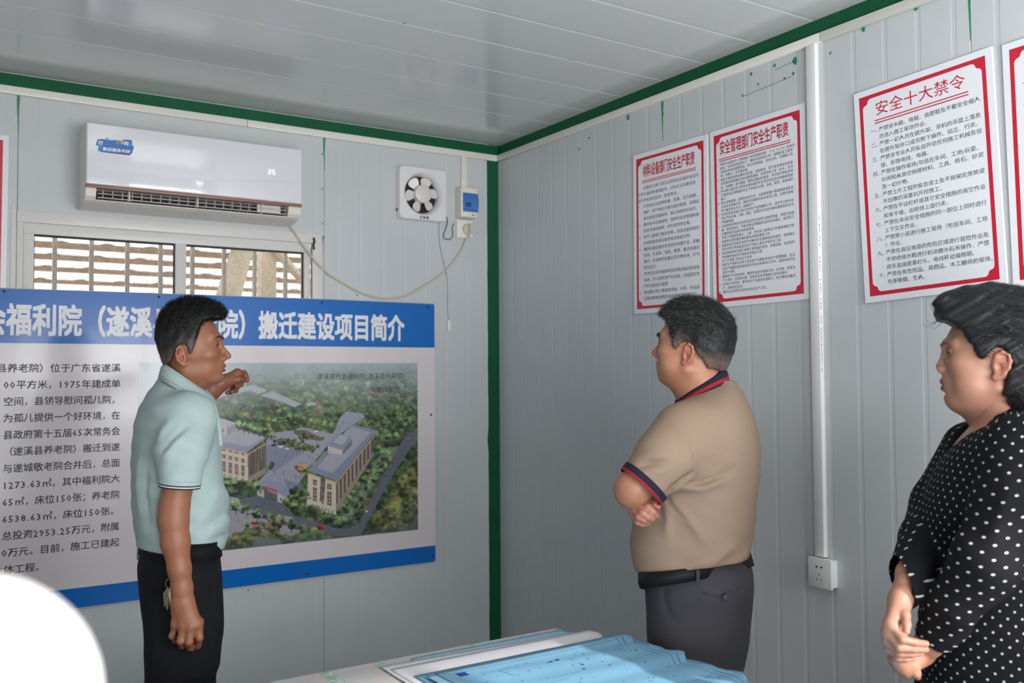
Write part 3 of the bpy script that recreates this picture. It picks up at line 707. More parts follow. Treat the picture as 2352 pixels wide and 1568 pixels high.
bflat([(BL, 0.6045), (1.9985, 0.6045), (2.0055, 0.611), (2.0055, 0.677), (BL, 0.677)], M_blue, 'bottom_band')
tm = MB(); letters(tm, '遂溪县社会福利院（遂溪县养老院）搬迁建设项目简介', (0.262 - 5 * 0.0792, BY, 1.6135), (1, 0, 0), (0, 0, 1), (0, -1, 0), 0.119, width=1.590 + 5 * 0.0792, bold=0.030, lift=0.0012, res=2)
tm.build('title_lettering', M_white, nb)
BODY = ['县养老院）位于广东省遂溪', '00平方米，1975年建成单', '空间，县领导慰问孤儿院，', '为孤儿提供一个好环境，在', '县政府第十五届65次常务会', '（遂溪县养老院）搬迁到遂', '与遂城敬老院合并后，总面', '1273.63㎡。其中福利院大', '65㎡，床位150张；养老院', '6538.63㎡，床位150张。', '总投资2953.25万元，附属', '0万元。目前，施工已建起']
for k, s_ in enumerate(BODY):
    bm_ = MB()
    wch = sum(adv(c) for c in s_); pitch = 0.0345 if wch > 10 else 0.0345
    pitch = min(0.0358, 0.39 / wch) if k else 0.0345
    x1 = 0.664; w_ = wch * pitch
    letters(bm_, s_, (x1 - w_, BY, 1.483 - 0.0594 * k - 0.012), (1, 0, 0), (0, 0, 1), (0, -1, 0), 0.0335, width=w_, bold=0.012, lift=0.0005)
    bm_.build('text_line', M_inkb, nb)['kind'] = 'stuff'
bm_ = MB(); letters(bm_, '主体工程。', (0.247, BY, 0.7695 - 0.012), (1, 0, 0), (0, 0, 1), (0, -1, 0), 0.0335, width=0.168, bold=0.012, lift=0.0005)
bm_.build('text_line', M_inkb, nb)['kind'] = 'stuff'
for p in ((0.273, 1.757), (1.463, 1.760), (1.970, 1.757), (0.80, 1.758), (1.99, 0.632), (1.40, 0.622), (0.28, 0.62), (1.985, 1.268)):
    MB().rings([[(p[0] + r * math.cos(2 * PI * i / 12), y, p[1] + r * math.sin(2 * PI * i / 12)) for i in range(12)] for r, y in ((0.0052, BY), (0.0048, BY - 0.0018), (0.0015, BY - 0.0024))], cap=True).build('screw', M_rubber, nb)

# ================================================================== the printed aerial picture on the notice board (flat print, painted vertex by vertex)
def paint_picture(W=500, H=314):
    rng = np.random.default_rng(7)
    U, Vv = np.meshgrid((np.arange(W) + .5) / W, (np.arange(H) + .5) / H)
    def noise(sc, seed, oct=4):
        r = np.random.default_rng(seed); out = np.zeros((H, W)); amp = 1
        for o in range(oct):
            n = int(sc * 2 ** o) + 2; g = r.random((n + 1, n + 1)); x = U * (n - 1); y = Vv * (n - 1)
            xi = x.astype(int); yi = y.astype(int); fx = x - xi; fy = y - yi; fx = fx * fx * (3 - 2 * fx); fy = fy * fy * (3 - 2 * fy)
            out += amp * ((g[yi, xi] * (1 - fx) + g[yi, xi + 1] * fx) * (1 - fy) + (g[yi + 1, xi] * (1 - fx) + g[yi + 1, xi + 1] * fx) * fy); amp *= .5
        return out / (2 - .5 ** (oct - 1))
    n1 = noise(14, 1); n2 = noise(60, 2, 3)
    img = np.zeros((H, W, 3)); img[:] = (62, 78, 48)
    img += ((n1 - .5) * 90 + (n2 - .5) * 70)[..., None] * np.array((1, 1, .7))
    asp = H / W
    def poly(pts, col, a=1.0, tex=6):
        pts = np.array(pts); x0, y0 = pts.min(0); x1, y1 = pts.max(0)
        i0, i1 = max(int(x0 * W) - 1, 0), min(int(x1 * W) + 2, W); j0, j1 = max(int(y0 * H) - 1, 0), min(int(y1 * H) + 2, H)
        if i1 <= i0 or j1 <= j0: return
        acc = np.zeros((j1 - j0, i1 - i0))
        for ox, oy in ((-.25, -.25), (.25, -.25), (-.25, .25), (.25, .25)):
            X, Y = U[j0:j1, i0:i1] + ox / W, Vv[j0:j1, i0:i1] + oy / H; ins = np.zeros(X.shape, bool)
            for (ax, ay), (bx, by) in zip(pts, np.roll(pts, -1, 0)):
                c = (ay > Y) != (by > Y)
                with np.errstate(divide='ignore', invalid='ignore'):
                    ins ^= c & (X < (bx - ax) * (Y - ay) / (by - ay + 1e-12) + ax)
            acc += ins / 4
        c = np.array(col, float) + ((n2[j0:j1, i0:i1] - .5) * tex)[..., None]
        img[j0:j1, i0:i1] = img[j0:j1, i0:i1] * (1 - acc[..., None] * a) + c * acc[..., None] * a
    def blob(x, y, r, col, sh=(0.45, 1.35), ry=None, trunk=False):
        ry = (ry or r) / asp; i0, i1 = max(int((x - r) * W) - 1, 0), min(int((x + r) * W) + 2, W); j0, j1 = max(int((y - ry) * H) - 1, 0), min(int((y + ry) * H) + 2, H)
        if i1 <= i0 or j1 <= j0: return
        X = (U[j0:j1, i0:i1] - x) / r; Y = (Vv[j0:j1, i0:i1] - y) / ry; rad = np.sqrt(X * X + Y * Y) + (n2[j0:j1, i0:i1] - .5) * 1.3
        a = np.clip((1.0 - rad) * 4, 0, 1)[..., None]; l = np.clip((-Y * .6 + .25 * X + .6) * .9 + (n2[j0:j1, i0:i1] - .5) * 1.9, 0, 1)[..., None]
        c = np.array(col, float) * (sh[0] + (sh[1] - sh[0]) * l); img[j0:j1, i0:i1] = img[j0:j1, i0:i1] * (1 - a) + c * a
    def row(pts, r, col, n, trunk=True):
        pts = np.array(pts); seg = np.linspace(0, len(pts) - 1, n)
        for s_ in seg:
            k = min(int(s_), len(pts) - 2); p = pts[k] * (1 - s_ + k) + pts[k + 1] * (s_ - k)
            if trunk: poly([(p[0] - .0014, p[1]), (p[0] + .0014, p[1]), (p[0] + .0014, p[1] + r * 1.9 / asp), (p[0] - .0014, p[1] + r * 1.9 / asp)], (70, 70, 62))
            poly([(p[0], p[1] + r * 1.3), (p[0] + r * 1.7, p[1] + r * 1.5), (p[0] + r * 1.6, p[1] + r * 2.1), (p[0], p[1] + r * 1.9)], (60, 66, 70), .5)
            blob(p[0] + rng.normal(0, r * .08), p[1], r, np.array(col) * rng.uniform(.85, 1.12), sh=(.35, 1.5))
    for k in range(1500):                                             # woodland
        x, y = rng.random(2); y = y ** .9
        c = [(88, 102, 52), (70, 96, 50), (52, 84, 52), (108, 112, 58), (62, 88, 62)][rng.integers(5)]
        blob(x, y, rng.uniform(.010, .028) * (.45 + .9 * y), np.array(c) * rng.uniform(.8, 1.15))
    for k in range(260):
        blob(rng.uniform(.30, 1), rng.uniform(.10, .45), rng.uniform(.007, .016), [(66, 108, 70), (92, 122, 72), (78, 104, 62), (104, 122, 84)][rng.integers(4)], sh=(.6, 1.25))
    for x, y, c in [(p[0], p[1], c) for p, c in (((0.5434, 0.1148), (200, 175, 60)), ((0.7919, 0.1289), (185, 170, 70)), ((0.8249, 0.1836), (120, 76, 56)), ((0.5978, 0.2352), (120, 70, 56)), ((0.6035, 0.2970), (104, 58, 46)), ((0.7093, 0.1546), (150, 150, 76)))]:
        blob(x, y, .014, c)
    for k in range(260):                                              # olive wood right of the street
        t = rng.random(); a, b_ = ((1.0143, 0.4283), (0.7937, 0.9340)); x0 = a[0] * (1 - t) + b_[0] * t; y = a[1] * (1 - t) + b_[1] * t
        blob(x0 + .035 + rng.random() * .25, y + rng.random() * .10, rng.uniform(.02, .04), np.array((118, 122, 62)) * rng.uniform(.75, 1.25))
    # roads and squares
    poly([(0.2702, 0.7077), (0.3304, 0.7321), (0.3873, 0.7218), (0.4863, 0.7761), (0.5185, 0.8476), (0.6603, 0.9325), (0.7090, 0.9544), (0.7636, 0.9222), (0.8449, 0.6874), (0.9339, 0.4612), (1.0009, 0.3813), (1.0007, 0.4428), (0.9020, 0.6481), (0.7912, 0.9262), (0.7685, 0.9966), (0.6797, 0.9899), (0.4727, 0.8798), (0.2916, 0.7376)], (98, 100, 112))
    poly([(0.8348, 0.5591), (0.8761, 0.4949), (0.9206, 0.4983), (0.8449, 0.6649), (0.7586, 0.8404), (0.7090, 0.9288), (0.6603, 0.9144), (0.6846, 0.8743), (0.7687, 0.7310)], (126, 138, 122), .8)
    poly([(0.4179, 0.4249), (0.4403, 0.3843), (0.5088, 0.3780), (0.5460, 0.3609), (0.6603, 0.4055), (0.6847, 0.3192), (0.7092, 0.2799), (0.7740, 0.2939), (0.7841, 0.3167), (0.7439, 0.3517), (0.6603, 0.4347), (0.5649, 0.6002), (0.4908, 0.7767), (0.3871, 0.6524), (0.4227, 0.6003)], (152, 152, 170))
    poly([(0.4180, 0.4530), (0.5088, 0.4242), (0.5554, 0.4991), (0.5090, 0.5379), (0.4452, 0.6026), (0.4181, 0.5509)], (128, 132, 156))
    poly([(0.2534, 0.7395), (0.2959, 0.7313), (0.4727, 0.8869), (0.6028, 0.9777), (0.5745, 0.9875), (0.4366, 0.9304), (0.3568, 0.8905), (0.2709, 0.9590), (0.2539, 0.9495)], (158, 152, 162))
    poly([(0.3701, 0.9408), (0.4098, 0.9367), (0.4547, 0.9682), (0.4911, 1.0093), (0.4367, 1.0141), (0.3702, 0.9960)], (120, 124, 130))
    for a in ((190, 1105), (610, 1250)):
        for k in range(5):
            x, y = a[0] + k * 3, a[1] - 10 + k * 9
            p = [(x - 30, y - 6), (x + 38, y + 8), (x + 37, y + 12), (x - 31, y - 2)]
            poly([ZP(*q) for q in p], (215, 215, 220))
    # white-roofed sheds
    poly([(0.2265, 0.1636), (0.3751, 0.1209), (0.4242, 0.1528), (0.3907, 0.1716), (0.3632, 0.1513), (0.2519, 0.1869), (0.2266, 0.2010)], (176, 174, 182)); poly([(0.3632, 0.1513), (0.3907, 0.1716), (0.3885, 0.1785), (0.3633, 0.1604)], (110, 112, 118))
    poly([(0.3974, 0.1788), (0.4400, 0.1574), (0.5421, 0.2317), (0.5179, 0.2480), (0.4719, 0.2164)], (172, 172, 180)); poly([(0.5599, 0.2266), (0.5835, 0.2203), (0.6025, 0.2369), (0.5646, 0.2448)], (170, 168, 178))
    # garden beds
    for pts in (((650, 570), (750, 570), (890, 640), (870, 655), (760, 640), (660, 600)), ((500, 650), (560, 630), (720, 670), (690, 710), (560, 680)), ((690, 720), (740, 670), (830, 700), (780, 735))):
        poly([ZP(*q) for q in pts], (92, 96, 66))
        cx = sum(q[0] for q in pts) / len(pts); cyy = sum(q[1] for q in pts) / len(pts)
        for k in range(16):
            p = ZP(cx + rng.normal(0, 55), cyy + rng.normal(0, 16)); blob(p[0], p[1], .007, [(100, 120, 60), (130, 90, 80), (80, 100, 60)][rng.integers(3)])
    p = ZP(718, 868); blob(p[0], p[1], .026, (150, 130, 60), ry=.016); p = ZP(715, 850); blob(p[0], p[1], .018, (190, 110, 60), ry=.006); p = ZP(700, 885); blob(p[0], p[1], .012, (140, 60, 50), ry=.007)
    # left block
    def q(*a): return [ZP(*p) for p in a]
    poly(q((20, 690), (295, 748), (305, 978), (0, 925)), (205, 192, 176)); poly(q((295, 748), (438, 665), (440, 905), (305, 978)), (112, 96, 86))
    poly(q((20, 700), (296, 756), (296, 772), (20, 716)), (205, 178, 120)); poly(q((296, 756), (438, 672), (438, 684), (296, 772)), (180, 150, 100))
    for k in range(6):
        x = -5 + k * 50 + 3; y = 690 + (x - 20) * .21
        for (a, b_) in ((8, 24), (52, 84), (105, 150), (155, 188)):
            poly(q((x, y + a), (x + 26, y + a + 5), (x + 26, y + b_ + 5), (x, y + b_)), (112, 82, 72)); poly(q((x + 11, y + a), (x + 15, y + a), (x + 15, y + b_ + 4), (x + 11, y + b_ + 4)), (190, 180, 165))
            poly(q((x, y + (a + b_) / 2), (x + 26, y + (a + b_) / 2 + 5), (x + 26, y + (a + b_) / 2 + 9), (x, y + (a + b_) / 2 + 4)), (170, 110, 95))
        for j in (0, 14): poly(q((x + j, y + 205), (x + j + 7, y + 206), (x + j + 7, y + 238), (x + j, y + 237)), (120, 108, 100))
    for x0, x1 in ((320, 345), (362, 378), (392, 415)):
        y0 = 735 - (x0 - 295) * .55
        poly(q((x0, y0 + 30), (x1, y0 + 15), (x1, y0 + 190), (x0, y0 + 205)), (70, 64, 64)); poly(q((x0 + 10, y0 + 25), (x0 + 13, y0 + 23), (x0 + 13, y0 + 196), (x0 + 10, y0 + 198)), (185, 165, 140))
    poly(q((305, 935), (440, 862), (440, 905), (305, 978)), (150, 132, 118))
    poly(q((0, 640), (205, 558), (448, 628), (292, 745), (0, 686)), (140, 146, 172)); poly(q((10, 640), (205, 562), (432, 626), (300, 700), (20, 648)), (170, 168, 184))
    poly(q((20, 510), (70, 476), (212, 518), (205, 560), (130, 612), (20, 590)), (196, 190, 190)); poly(q((15, 508), (68, 474), (215, 518), (140, 548), (18, 525)), (182, 178, 192)); poly(q((135, 548), (212, 520), (206, 575), (135, 612)), (150, 146, 158))
    for x in (45, 75, 100): poly(q((x, 560), (x + 12, 563), (x + 12, 590), (x, 587)), (110, 112, 128))
    # right block
    poly(q((768, 905), (985, 970), (985, 1228), (755, 1165)), (208, 196, 180)); poly(q((985, 970), (1288, 600), (1275, 765), (985, 1228)), (96, 82, 76))
    for k in range(9):
        t = k / 9; x = 1000 + t * 275; yt = 985 - t * 365; yb = 1150 - t * 395; w = 13 - t * 6
        poly(q((x, yt), (x + w, yt - w * 1.3), (x + w, yb - w * 1.5), (x, yb)), (176, 160, 138))
    poly(q((985, 1150), (1278, 735), (1275, 765), (985, 1228)), (150, 134, 120)); poly(q((985, 972), (1288, 602), (1288, 614), (985, 990)), (196, 170, 118)); poly(q((768, 905), (985, 972), (985, 990), (768, 922)), (204, 180, 128))
    poly(q((865, 935), (902, 945), (890, 1130), (858, 1120)), (96, 88, 84))
    for x, w in ((806, 30), (916, 34), (872, 16)):
        y = 930 + (x - 806) * .3
        for a, b_ in ((20, 62), (80, 135), (140, 185)):
            poly(q((x, y + a), (x + w, y + a + 9), (x + w - 2, y + b_ + 9), (x - 2, y + b_)), (106, 76, 68)); poly(q((x, y + (a + b_) / 2), (x + w, y + (a + b_) / 2 + 9), (x + w, y + (a + b_) / 2 + 14), (x, y + (a + b_) / 2 + 5)), (186, 168, 152)); poly(q((x + w * .45, y + a), (x + w * .55, y + a), (x + w * .5, y + b_), (x + w * .4, y + b_)), (190, 176, 160))
    for k in range(7): poly(q((795 + k * 26, 1140 + k * 8), (806 + k * 26, 1143 + k * 8), (804 + k * 26, 1172 + k * 8), (793 + k * 26, 1169 + k * 8)), (140, 126, 112))
    poly(q((762, 882), (1110, 526), (1302, 574), (988, 965)), (128, 138, 162)); poly(q((835, 862), (1065, 575), (1110, 548), (1255, 588), (960, 902)), (162, 162, 176)); poly(q((835, 862), (940, 730), (925, 725), (826, 858)), (120, 128, 150))
    poly(q((918, 695), (925, 745), (1030, 765), (1048, 720), (1108, 650), (1108, 620)), (200, 190, 182)); poly(q((1035, 725), (1108, 640), (1106, 690), (1032, 765)), (120, 110, 110)); poly(q((912, 690), (1002, 592), (1112, 628), (1040, 728)), (132, 142, 166)); poly(q((965, 665), (1020, 605), (1080, 626), (1035, 685)), (172, 172, 184))
    # gate
    poly(q((372, 1020), (425, 1030), (425, 1092), (372, 1075)), (190, 182, 178)); poly(q((425, 1040), (535, 1070), (535, 1120), (425, 1085)), (92, 90, 98)); poly(q((530, 1060), (585, 1080), (580, 1142), (530, 1125)), (192, 184, 180))
    poly(q((365, 1000), (440, 945), (565, 982), (640, 1040), (585, 1085), (530, 1060), (420, 1015)), (140, 146, 170)); poly(q((415, 1003), (530, 1040), (526, 1056), (415, 1018)), (205, 60, 48)); poly(q((580, 950), (740, 1005), (690, 1075), (600, 1010)), (112, 118, 140), .7)
    for x, y in ((390, 1040), (552, 1095)): poly(q((x, y), (x + 12, y + 3), (x + 12, y + 26), (x, y + 23)), (110, 90, 82))
    # avenue trees
    G = (98, 126, 72)
    row([ZP(225, 525), ZP(470, 590)], .0135, G, 7); row([ZP(455, 540), ZP(480, 600)], .012, G, 3); row([ZP(500, 495), ZP(640, 505)], .013, G, 4); row([ZP(620, 465), ZP(950, 530)], .0125, G, 7)
    row([ZP(1310, 720), ZP(1400, 760), ZP(1290, 880), ZP(1240, 985)], .016, G, 8); row([ZP(1390, 800), ZP(1300, 930), ZP(1160, 1110), ZP(1040, 1270)], .015, G, 9); row([ZP(1230, 900), ZP(1100, 1080), ZP(1010, 1200)], .012, G, 8); row([ZP(1345, 640), ZP(1480, 610), ZP(1550, 500)], .016, G, 6)
    row([ZP(130, 975), ZP(360, 1000)], .016, G, 5); row([ZP(600, 1130), ZP(810, 1190), ZP(990, 1270)], .016, (96, 122, 68), 8); row([ZP(120, 1120), ZP(330, 1200), ZP(540, 1260), ZP(780, 1345), ZP(930, 1410)], .017, (96, 122, 68), 11)
    row([ZP(640, 1090), ZP(735, 1060)], .017, (96, 118, 60), 3, False); p = ZP(655, 1040); blob(p[0], p[1], .016, (46, 74, 56)); p = ZP(475, 850); blob(p[0], p[1], .015, (52, 74, 56)); 
    for x, y in ((345, 1290), (370, 1300), (440, 1300), (465, 1310), (390, 1330)):
        p = ZP(x, y); blob(p[0], p[1], .011, (190, 60, 66), ry=.006)
    for k in range(50):
        p = ZP(rng.uniform(290, 560), rng.uniform(1290, 1390)); blob(p[0], p[1], .010, [(86, 104, 58), (110, 96, 78)][rng.integers(2)])
    for k in range(30):
        p = ZP(rng.uniform(150, 330), rng.uniform(1380, 1480)); blob(p[0], p[1], .016, (110, 118, 60))
    for k in range(30):
        p = ZP(rng.uniform(560, 900), rng.uniform(1390, 1470)); blob(p[0], p[1], .015, (84, 100, 62))
    # cars and people
    for x, y, c, r in ((872, 1325, (200, 30, 40), .0155), (368, 1155, (70, 82, 100), .013), (1222, 1200, (205, 208, 214), .009), (1378, 925, (50, 66, 110), .008), (550, 703, (210, 212, 218), .009), (600, 718, (210, 212, 218), .009), (502, 686, (46, 52, 60), .009), (828, 585, (205, 208, 214), .009), (1545, 640, (120, 125, 140), .006)):
        p = ZP(x, y); blob(p[0], p[1], r, c, ry=r * .55, sh=(.6, 1.3))
    for x, y in ((505, 905), (575, 905), (672, 938), (705, 940), (590, 780), (510, 750), (680, 745), (775, 780), (832, 665), (800, 800), (225, 1275), (255, 1310), (1040, 520), (1010, 550), (730, 745)):
        p = ZP(x, y); poly([(p[0] - .001, p[1] - .012), (p[0] + .0016, p[1] - .012), (p[0] + .0012, p[1] + .008), (p[0] - .001, p[1] + .008)], (92, 88, 104))
    # haze printed into the picture's edges
    fog = np.clip((.30 - Vv) / .30, 0, 1) ** .9 * .95 + np.clip((.40 - U) / .40, 0, 1) * np.clip((.5 - Vv) / .5, 0, 1) * .8
    fog = np.clip(fog + (n1 - .5) * .12 * (fog > .02), 0, 1)[..., None]; img = img * (1 - fog) + np.array((168, 182, 190)) * fog
    f2 = (np.clip((U - .86) / .14, 0, 1) * np.clip((Vv - .72) / .28, 0, 1))[..., None] * .7; img = img * (1 - f2) + np.array((74, 96, 104)) * f2
    f3 = (np.clip((Vv - .93) / .07, 0, 1) * .55)[..., None]; img = img * (1 - f3) + np.array((84, 104, 106)) * f3
    img = img * .88 + img.mean(-1, keepdims=True) * .12 + 8
    return np.clip(img, 0, 255)

def ZP(zx, zy):
    """picture coordinates of a point measured on an enlargement of the print"""
    a, b_, c, d = ZC
    x = zx / 1704; y = zy / 1568
    return ((a[0] + x * (a[1] - a[0])) * (1 - y) + y * (b_[0] + x * (b_[1] - b_[0])) + ZQ * x * (x - 1),
            (c[0] + y * (c[1] - c[0])) * (1 - x) + x * (d[0] + y * (d[1] - d[0])))
_z = [(0.2259, -0.0305), (1.0449, -0.0359), (0.2290, 1.0315), (1.0418, 1.1763), (0.6084, 0.5351)]
ZC = ((_z[0][0], _z[1][0]), (_z[2][0], _z[3][0]), (_z[0][1], _z[2][1]), (_z[1][1], _z[3][1])); ZQ = 0.0
ZQ = ((_z[4][0]) - ZP(852, 784)[0]) / -0.25

PXL, PXR, PZT, PZB = 0.726, 1.917, 1.503, 0.756
_W, _H = 500, 314
_img = paint_picture(_W, _H)
_lin = np.where(_img / 255 <= 0.04045, _img / 255 / 12.92, ((_img / 255 + 0.055) / 1.055) ** 2.4)
_gx, _gz = np.meshgrid(np.linspace(PXL, PXR, _W), np.linspace(PZT, PZB, _H))
_vs = np.stack([_gx, np.full_like(_gx, BY - 0.0007), _gz], -1).reshape(-1, 3)
_i = np.arange(_W * _H).reshape(_H, _W)
_q = np.stack([_i[1:, :-1], _i[1:, 1:], _i[:-1, 1:], _i[:-1, :-1]], -1).reshape(-1, 4)
def np_mesh(name, vs_, quads):
    me = bpy.data.meshes.new(name); n = len(quads); k = quads.shape[1]
    me.vertices.add(len(vs_)); me.vertices.foreach_set('co', np.ascontiguousarray(vs_, np.float32).ravel())
    me.loops.add(n * k); me.loops.foreach_set('vertex_index', np.ascontiguousarray(quads, np.int32).ravel())
    me.polygons.add(n); me.polygons.foreach_set('loop_start', np.arange(0, n * k, k, dtype=np.int32))
    me.update(calc_edges=True); return me
def color_attr(me, cols, name='Col'):
    a = me.color_attributes.new(name, 'FLOAT_COLOR', 'POINT')
    a.data.foreach_set('color', np.concatenate([cols, np.ones((len(cols), 1))], 1).astype(np.float32).ravel())
_me = np_mesh('aerial_picture', _vs, _q); color_attr(_me, _lin.reshape(-1, 3))
link_mesh('aerial_picture', _me, mat('printed_picture', (100, 110, 80), rough=0.25, coat=0.3, attr='Col'), nb)['label'] = 'flat printed bird\'s-eye picture of two blocks among trees'
cp = MB()
letters(cp, '遂溪县社会福利院(遂溪县光荣院)', (1.441, BY, 1.434), (1, 0, 0), (0, 0, 1), (0, -1, 0), 0.029, width=0.412, lift=0.0011); cp.build('caption_line', M_inkb, nb)['kind'] = 'stuff'; cp = MB()
letters(cp, '鸟瞰效果图', (1.686, BY, 1.374), (1, 0, 0), (0, 0, 1), (0, -1, 0), 0.029, width=0.142, lift=0.0011)
cp.build('caption_line', M_inkb, nb)['kind'] = 'stuff'

# ================================================================== implicit-surface modeller (numpy) for bodies, clothes, heads and hands
class Vol:
    """a signed distance field on a grid, meshed with surface nets"""
    def __init__(s, lo, hi, h):
        s.lo = np.array(lo, float); s.h = h
        s.n = np.ceil((np.array(hi) - s.lo) / h).astype(int) + 1
        s.ax = [s.lo[i] + h * np.arange(s.n[i]) for i in range(3)]
        s.d = np.full(s.n, 0.5, np.float32)
    def _win(s, lo, hi, pad):
        i0 = np.maximum(np.floor((np.array(lo) - pad - s.lo) / s.h).astype(int), 0)
        i1 = np.minimum(np.ceil((np.array(hi) + pad - s.lo) / s.h).astype(int) + 1, s.n)
        if (i1 <= i0).any(): return None
        sl = tuple(slice(a, b) for a, b in zip(i0, i1))
        g = np.meshgrid(*[s.ax[i][sl[i]] for i in range(3)], indexing='ij', sparse=True)
        return sl, g
    def op(s, fn, lo, hi, k=0.0, mode='add'):
        w = s._win(lo, hi, k + 4 * s.h + 0.004)
        if w is None: return s
        sl, g = w; b = fn(*g).astype(np.float32); a = s.d[sl]
        if mode == 'sub': b = -b
        if mode == 'add':
            if k > 0:
                h = np.clip(.5 + .5 * (a - b) / k, 0, 1); s.d[sl] = a * (1 - h) + b * h - k * h * (1 - h)
            else: s.d[sl] = np.minimum(a, b)
        else:
            if k > 0:
                h = np.clip(.5 - .5 * (a - b) / k, 0, 1); s.d[sl] = a * (1 - h) + b * h + k * h * (1 - h)
            else: s.d[sl] = np.maximum(a, b)
        return s
    # --- primitives
    def ell(s, c, r, k=0.0, mode='add', R=None):
        c = np.array(c, float); r = np.array(r, float); m = r.max()
        def f(x, y, z):
            x, y, z = x - c[0], y - c[1], z - c[2]
            if R is not None:
                x, y, z = (R[0][0] * x + R[1][0] * y + R[2][0] * z, R[0][1] * x + R[1][1] * y + R[2][1] * z, R[0][2] * x + R[1][2] * y + R[2][2] * z)
            k0 = np.sqrt((x / r[0]) ** 2 + (y / r[1]) ** 2 + (z / r[2]) ** 2) + 1e-9
            k1 = np.sqrt((x / r[0] ** 2) ** 2 + (y / r[1] ** 2) ** 2 + (z / r[2] ** 2) ** 2) + 1e-9
            return k0 * (k0 - 1) / k1
        e = np.array([m] * 3) if R is not None else r
        return s.op(f, c - e, c + e, k, mode)
    def cap(s, a, b, ra, rb=None, k=0.0, mode='add', fl=None):
        """round cone from a to b; fl=(axis vector, factor) flattens the section along a direction"""
        a = np.array(a, float); b = np.array(b, float); rb = ra if rb is None else rb; ba = b - a; L2 = ba @ ba + 1e-12
        def f(x, y, z):
            px, py, pz = x - a[0], y - a[1], z - a[2]
            t = np.clip((px * ba[0] + py * ba[1] + pz * ba[2]) / L2, 0, 1)
            qx, qy, qz = px - t * ba[0], py - t * ba[1], pz - t * ba[2]
            if fl is not None:
                n, q = fl; dd = qx * n[0] + qy * n[1] + qz * n[2]; e = (1 / q - 1) * dd
                qx, qy, qz = qx + e * n[0], qy + e * n[1], qz + e * n[2]
                return (np.sqrt(qx * qx + qy * qy + qz * qz) - (ra + (rb - ra) * t)) * (q if q < 1 else 1)
            return np.sqrt(qx * qx + qy * qy + qz * qz) - (ra + (rb - ra) * t)
        m = max(ra, rb) * (1 if fl is None else max(1, fl[1]))
        return s.op(f, np.minimum(a, b) - m, np.maximum(a, b) + m, k, mode)
    def chain(s, pts, rs, k=0.0, kj=None, mode='add'):
        rs = rs if isinstance(rs, (list, tuple)) else [rs] * len(pts)
        for i in range(len(pts) - 1): s.cap(pts[i], pts[i + 1], rs[i], rs[i + 1], k if i == 0 else (kj if kj is not None else k), mode)
        return s
    def loft(s, rows, n=2.3, k=0.0, mode='add', zlo=None, zhi=None, infl=0.0, rot=0.0):
        """rows of (z, centre s, half s, centre t, half t) from bottom to top"""
        A = np.array(sorted(rows)); z0, z1 = A[0, 0], A[-1, 0]
        zz = np.linspace(z0, z1, 160); M = [np.interp(zz, A[:, 0], A[:, i]) for i in range(1, 5)]
        ker = np.hanning(15); ker /= ker.sum(); M = [np.convolve(np.pad(m, 7, 'edge'), ker, 'valid') for m in M]
        cR, sR = math.cos(rot), math.sin(rot)
        def f(x, y, z):
            cs, hs, ct, ht = [np.interp(z.ravel(), zz, m).reshape(z.shape) for m in M]; hs = hs + infl; ht = ht + infl
            X = x - cs; Y = y - ct
            if rot: X, Y = X * cR + Y * sR, -X * sR + Y * cR
            q = (np.abs(X / hs) ** n + np.abs(Y / ht) ** n) ** (1 / n)
            d = (q - 1) * np.minimum(hs, ht)
            return np.maximum(d, np.maximum(z - (zhi if zhi is not None else z1) - infl, (zlo if zlo is not None else z0) - infl - z))
        m = (A[:, 2].max() + A[:, 4].max()) * (1 if rot else 0) ; ms = A[:, 2].max() + infl + m; mt = A[:, 4].max() + infl + m
        return s.op(f, (A[:, 1].min() - ms, A[:, 3].min() - mt, z0 - infl), (A[:, 1].max() + ms, A[:, 3].max() + mt, z1 + infl), k, mode)
    def half(s, p, n, k=0.0):
        """keep the side of the plane opposite to n"""
        p = np.array(p); n = np.array(n, float); n /= np.linalg.norm(n)
        g = np.meshgrid(*s.ax, indexing='ij', sparse=True)
        b = ((g[0] - p[0]) * n[0] + (g[1] - p[1]) * n[1] + (g[2] - p[2]) * n[2]).astype(np.float32)
        s.d = np.maximum(s.d, b) if k == 0 else _smax(s.d, b, k)
        return s
    def poly_yz(s, pts, k=0.0, mode='int', ax=(1, 2)):
        """combine with a prism whose outline is a polygon in the (y, z) plane"""
        P = np.array(pts, float); u, v = np.meshgrid(s.ax[ax[0]], s.ax[ax[1]], indexing='ij')
        d = np.full(u.shape, 1e9); ins = np.zeros(u.shape, bool)
        for (ax_, ay), (bx, by) in zip(P, np.roll(P, -1, 0)):
            ex, ey = bx - ax_, by - ay; wx, wy = u - ax_, v - ay; t = np.clip((wx * ex + wy * ey) / (ex * ex + ey * ey + 1e-12), 0, 1)
            d = np.minimum(d, (wx - ex * t) ** 2 + (wy - ey * t) ** 2)
            c = (ay > v) != (by > v)
            with np.errstate(divide='ignore', invalid='ignore'): ins ^= c & (u < ex * (v - ay) / (by - ay + 1e-12) + ax_)
        d = np.sqrt(d) * np.where(ins, -1, 1)
        d = d[None] if ax == (1, 2) else d[:, None, :]
        if mode == 'sub': d = -d
        s.d = _smax(s.d, d.astype(np.float32), k) if k else np.maximum(s.d, d.astype(np.float32))
        return s
    def wrinkle(s, fn):
        g = np.meshgrid(*s.ax, indexing='ij', sparse=True); s.d = s.d + fn(*g).astype(np.float32); return s
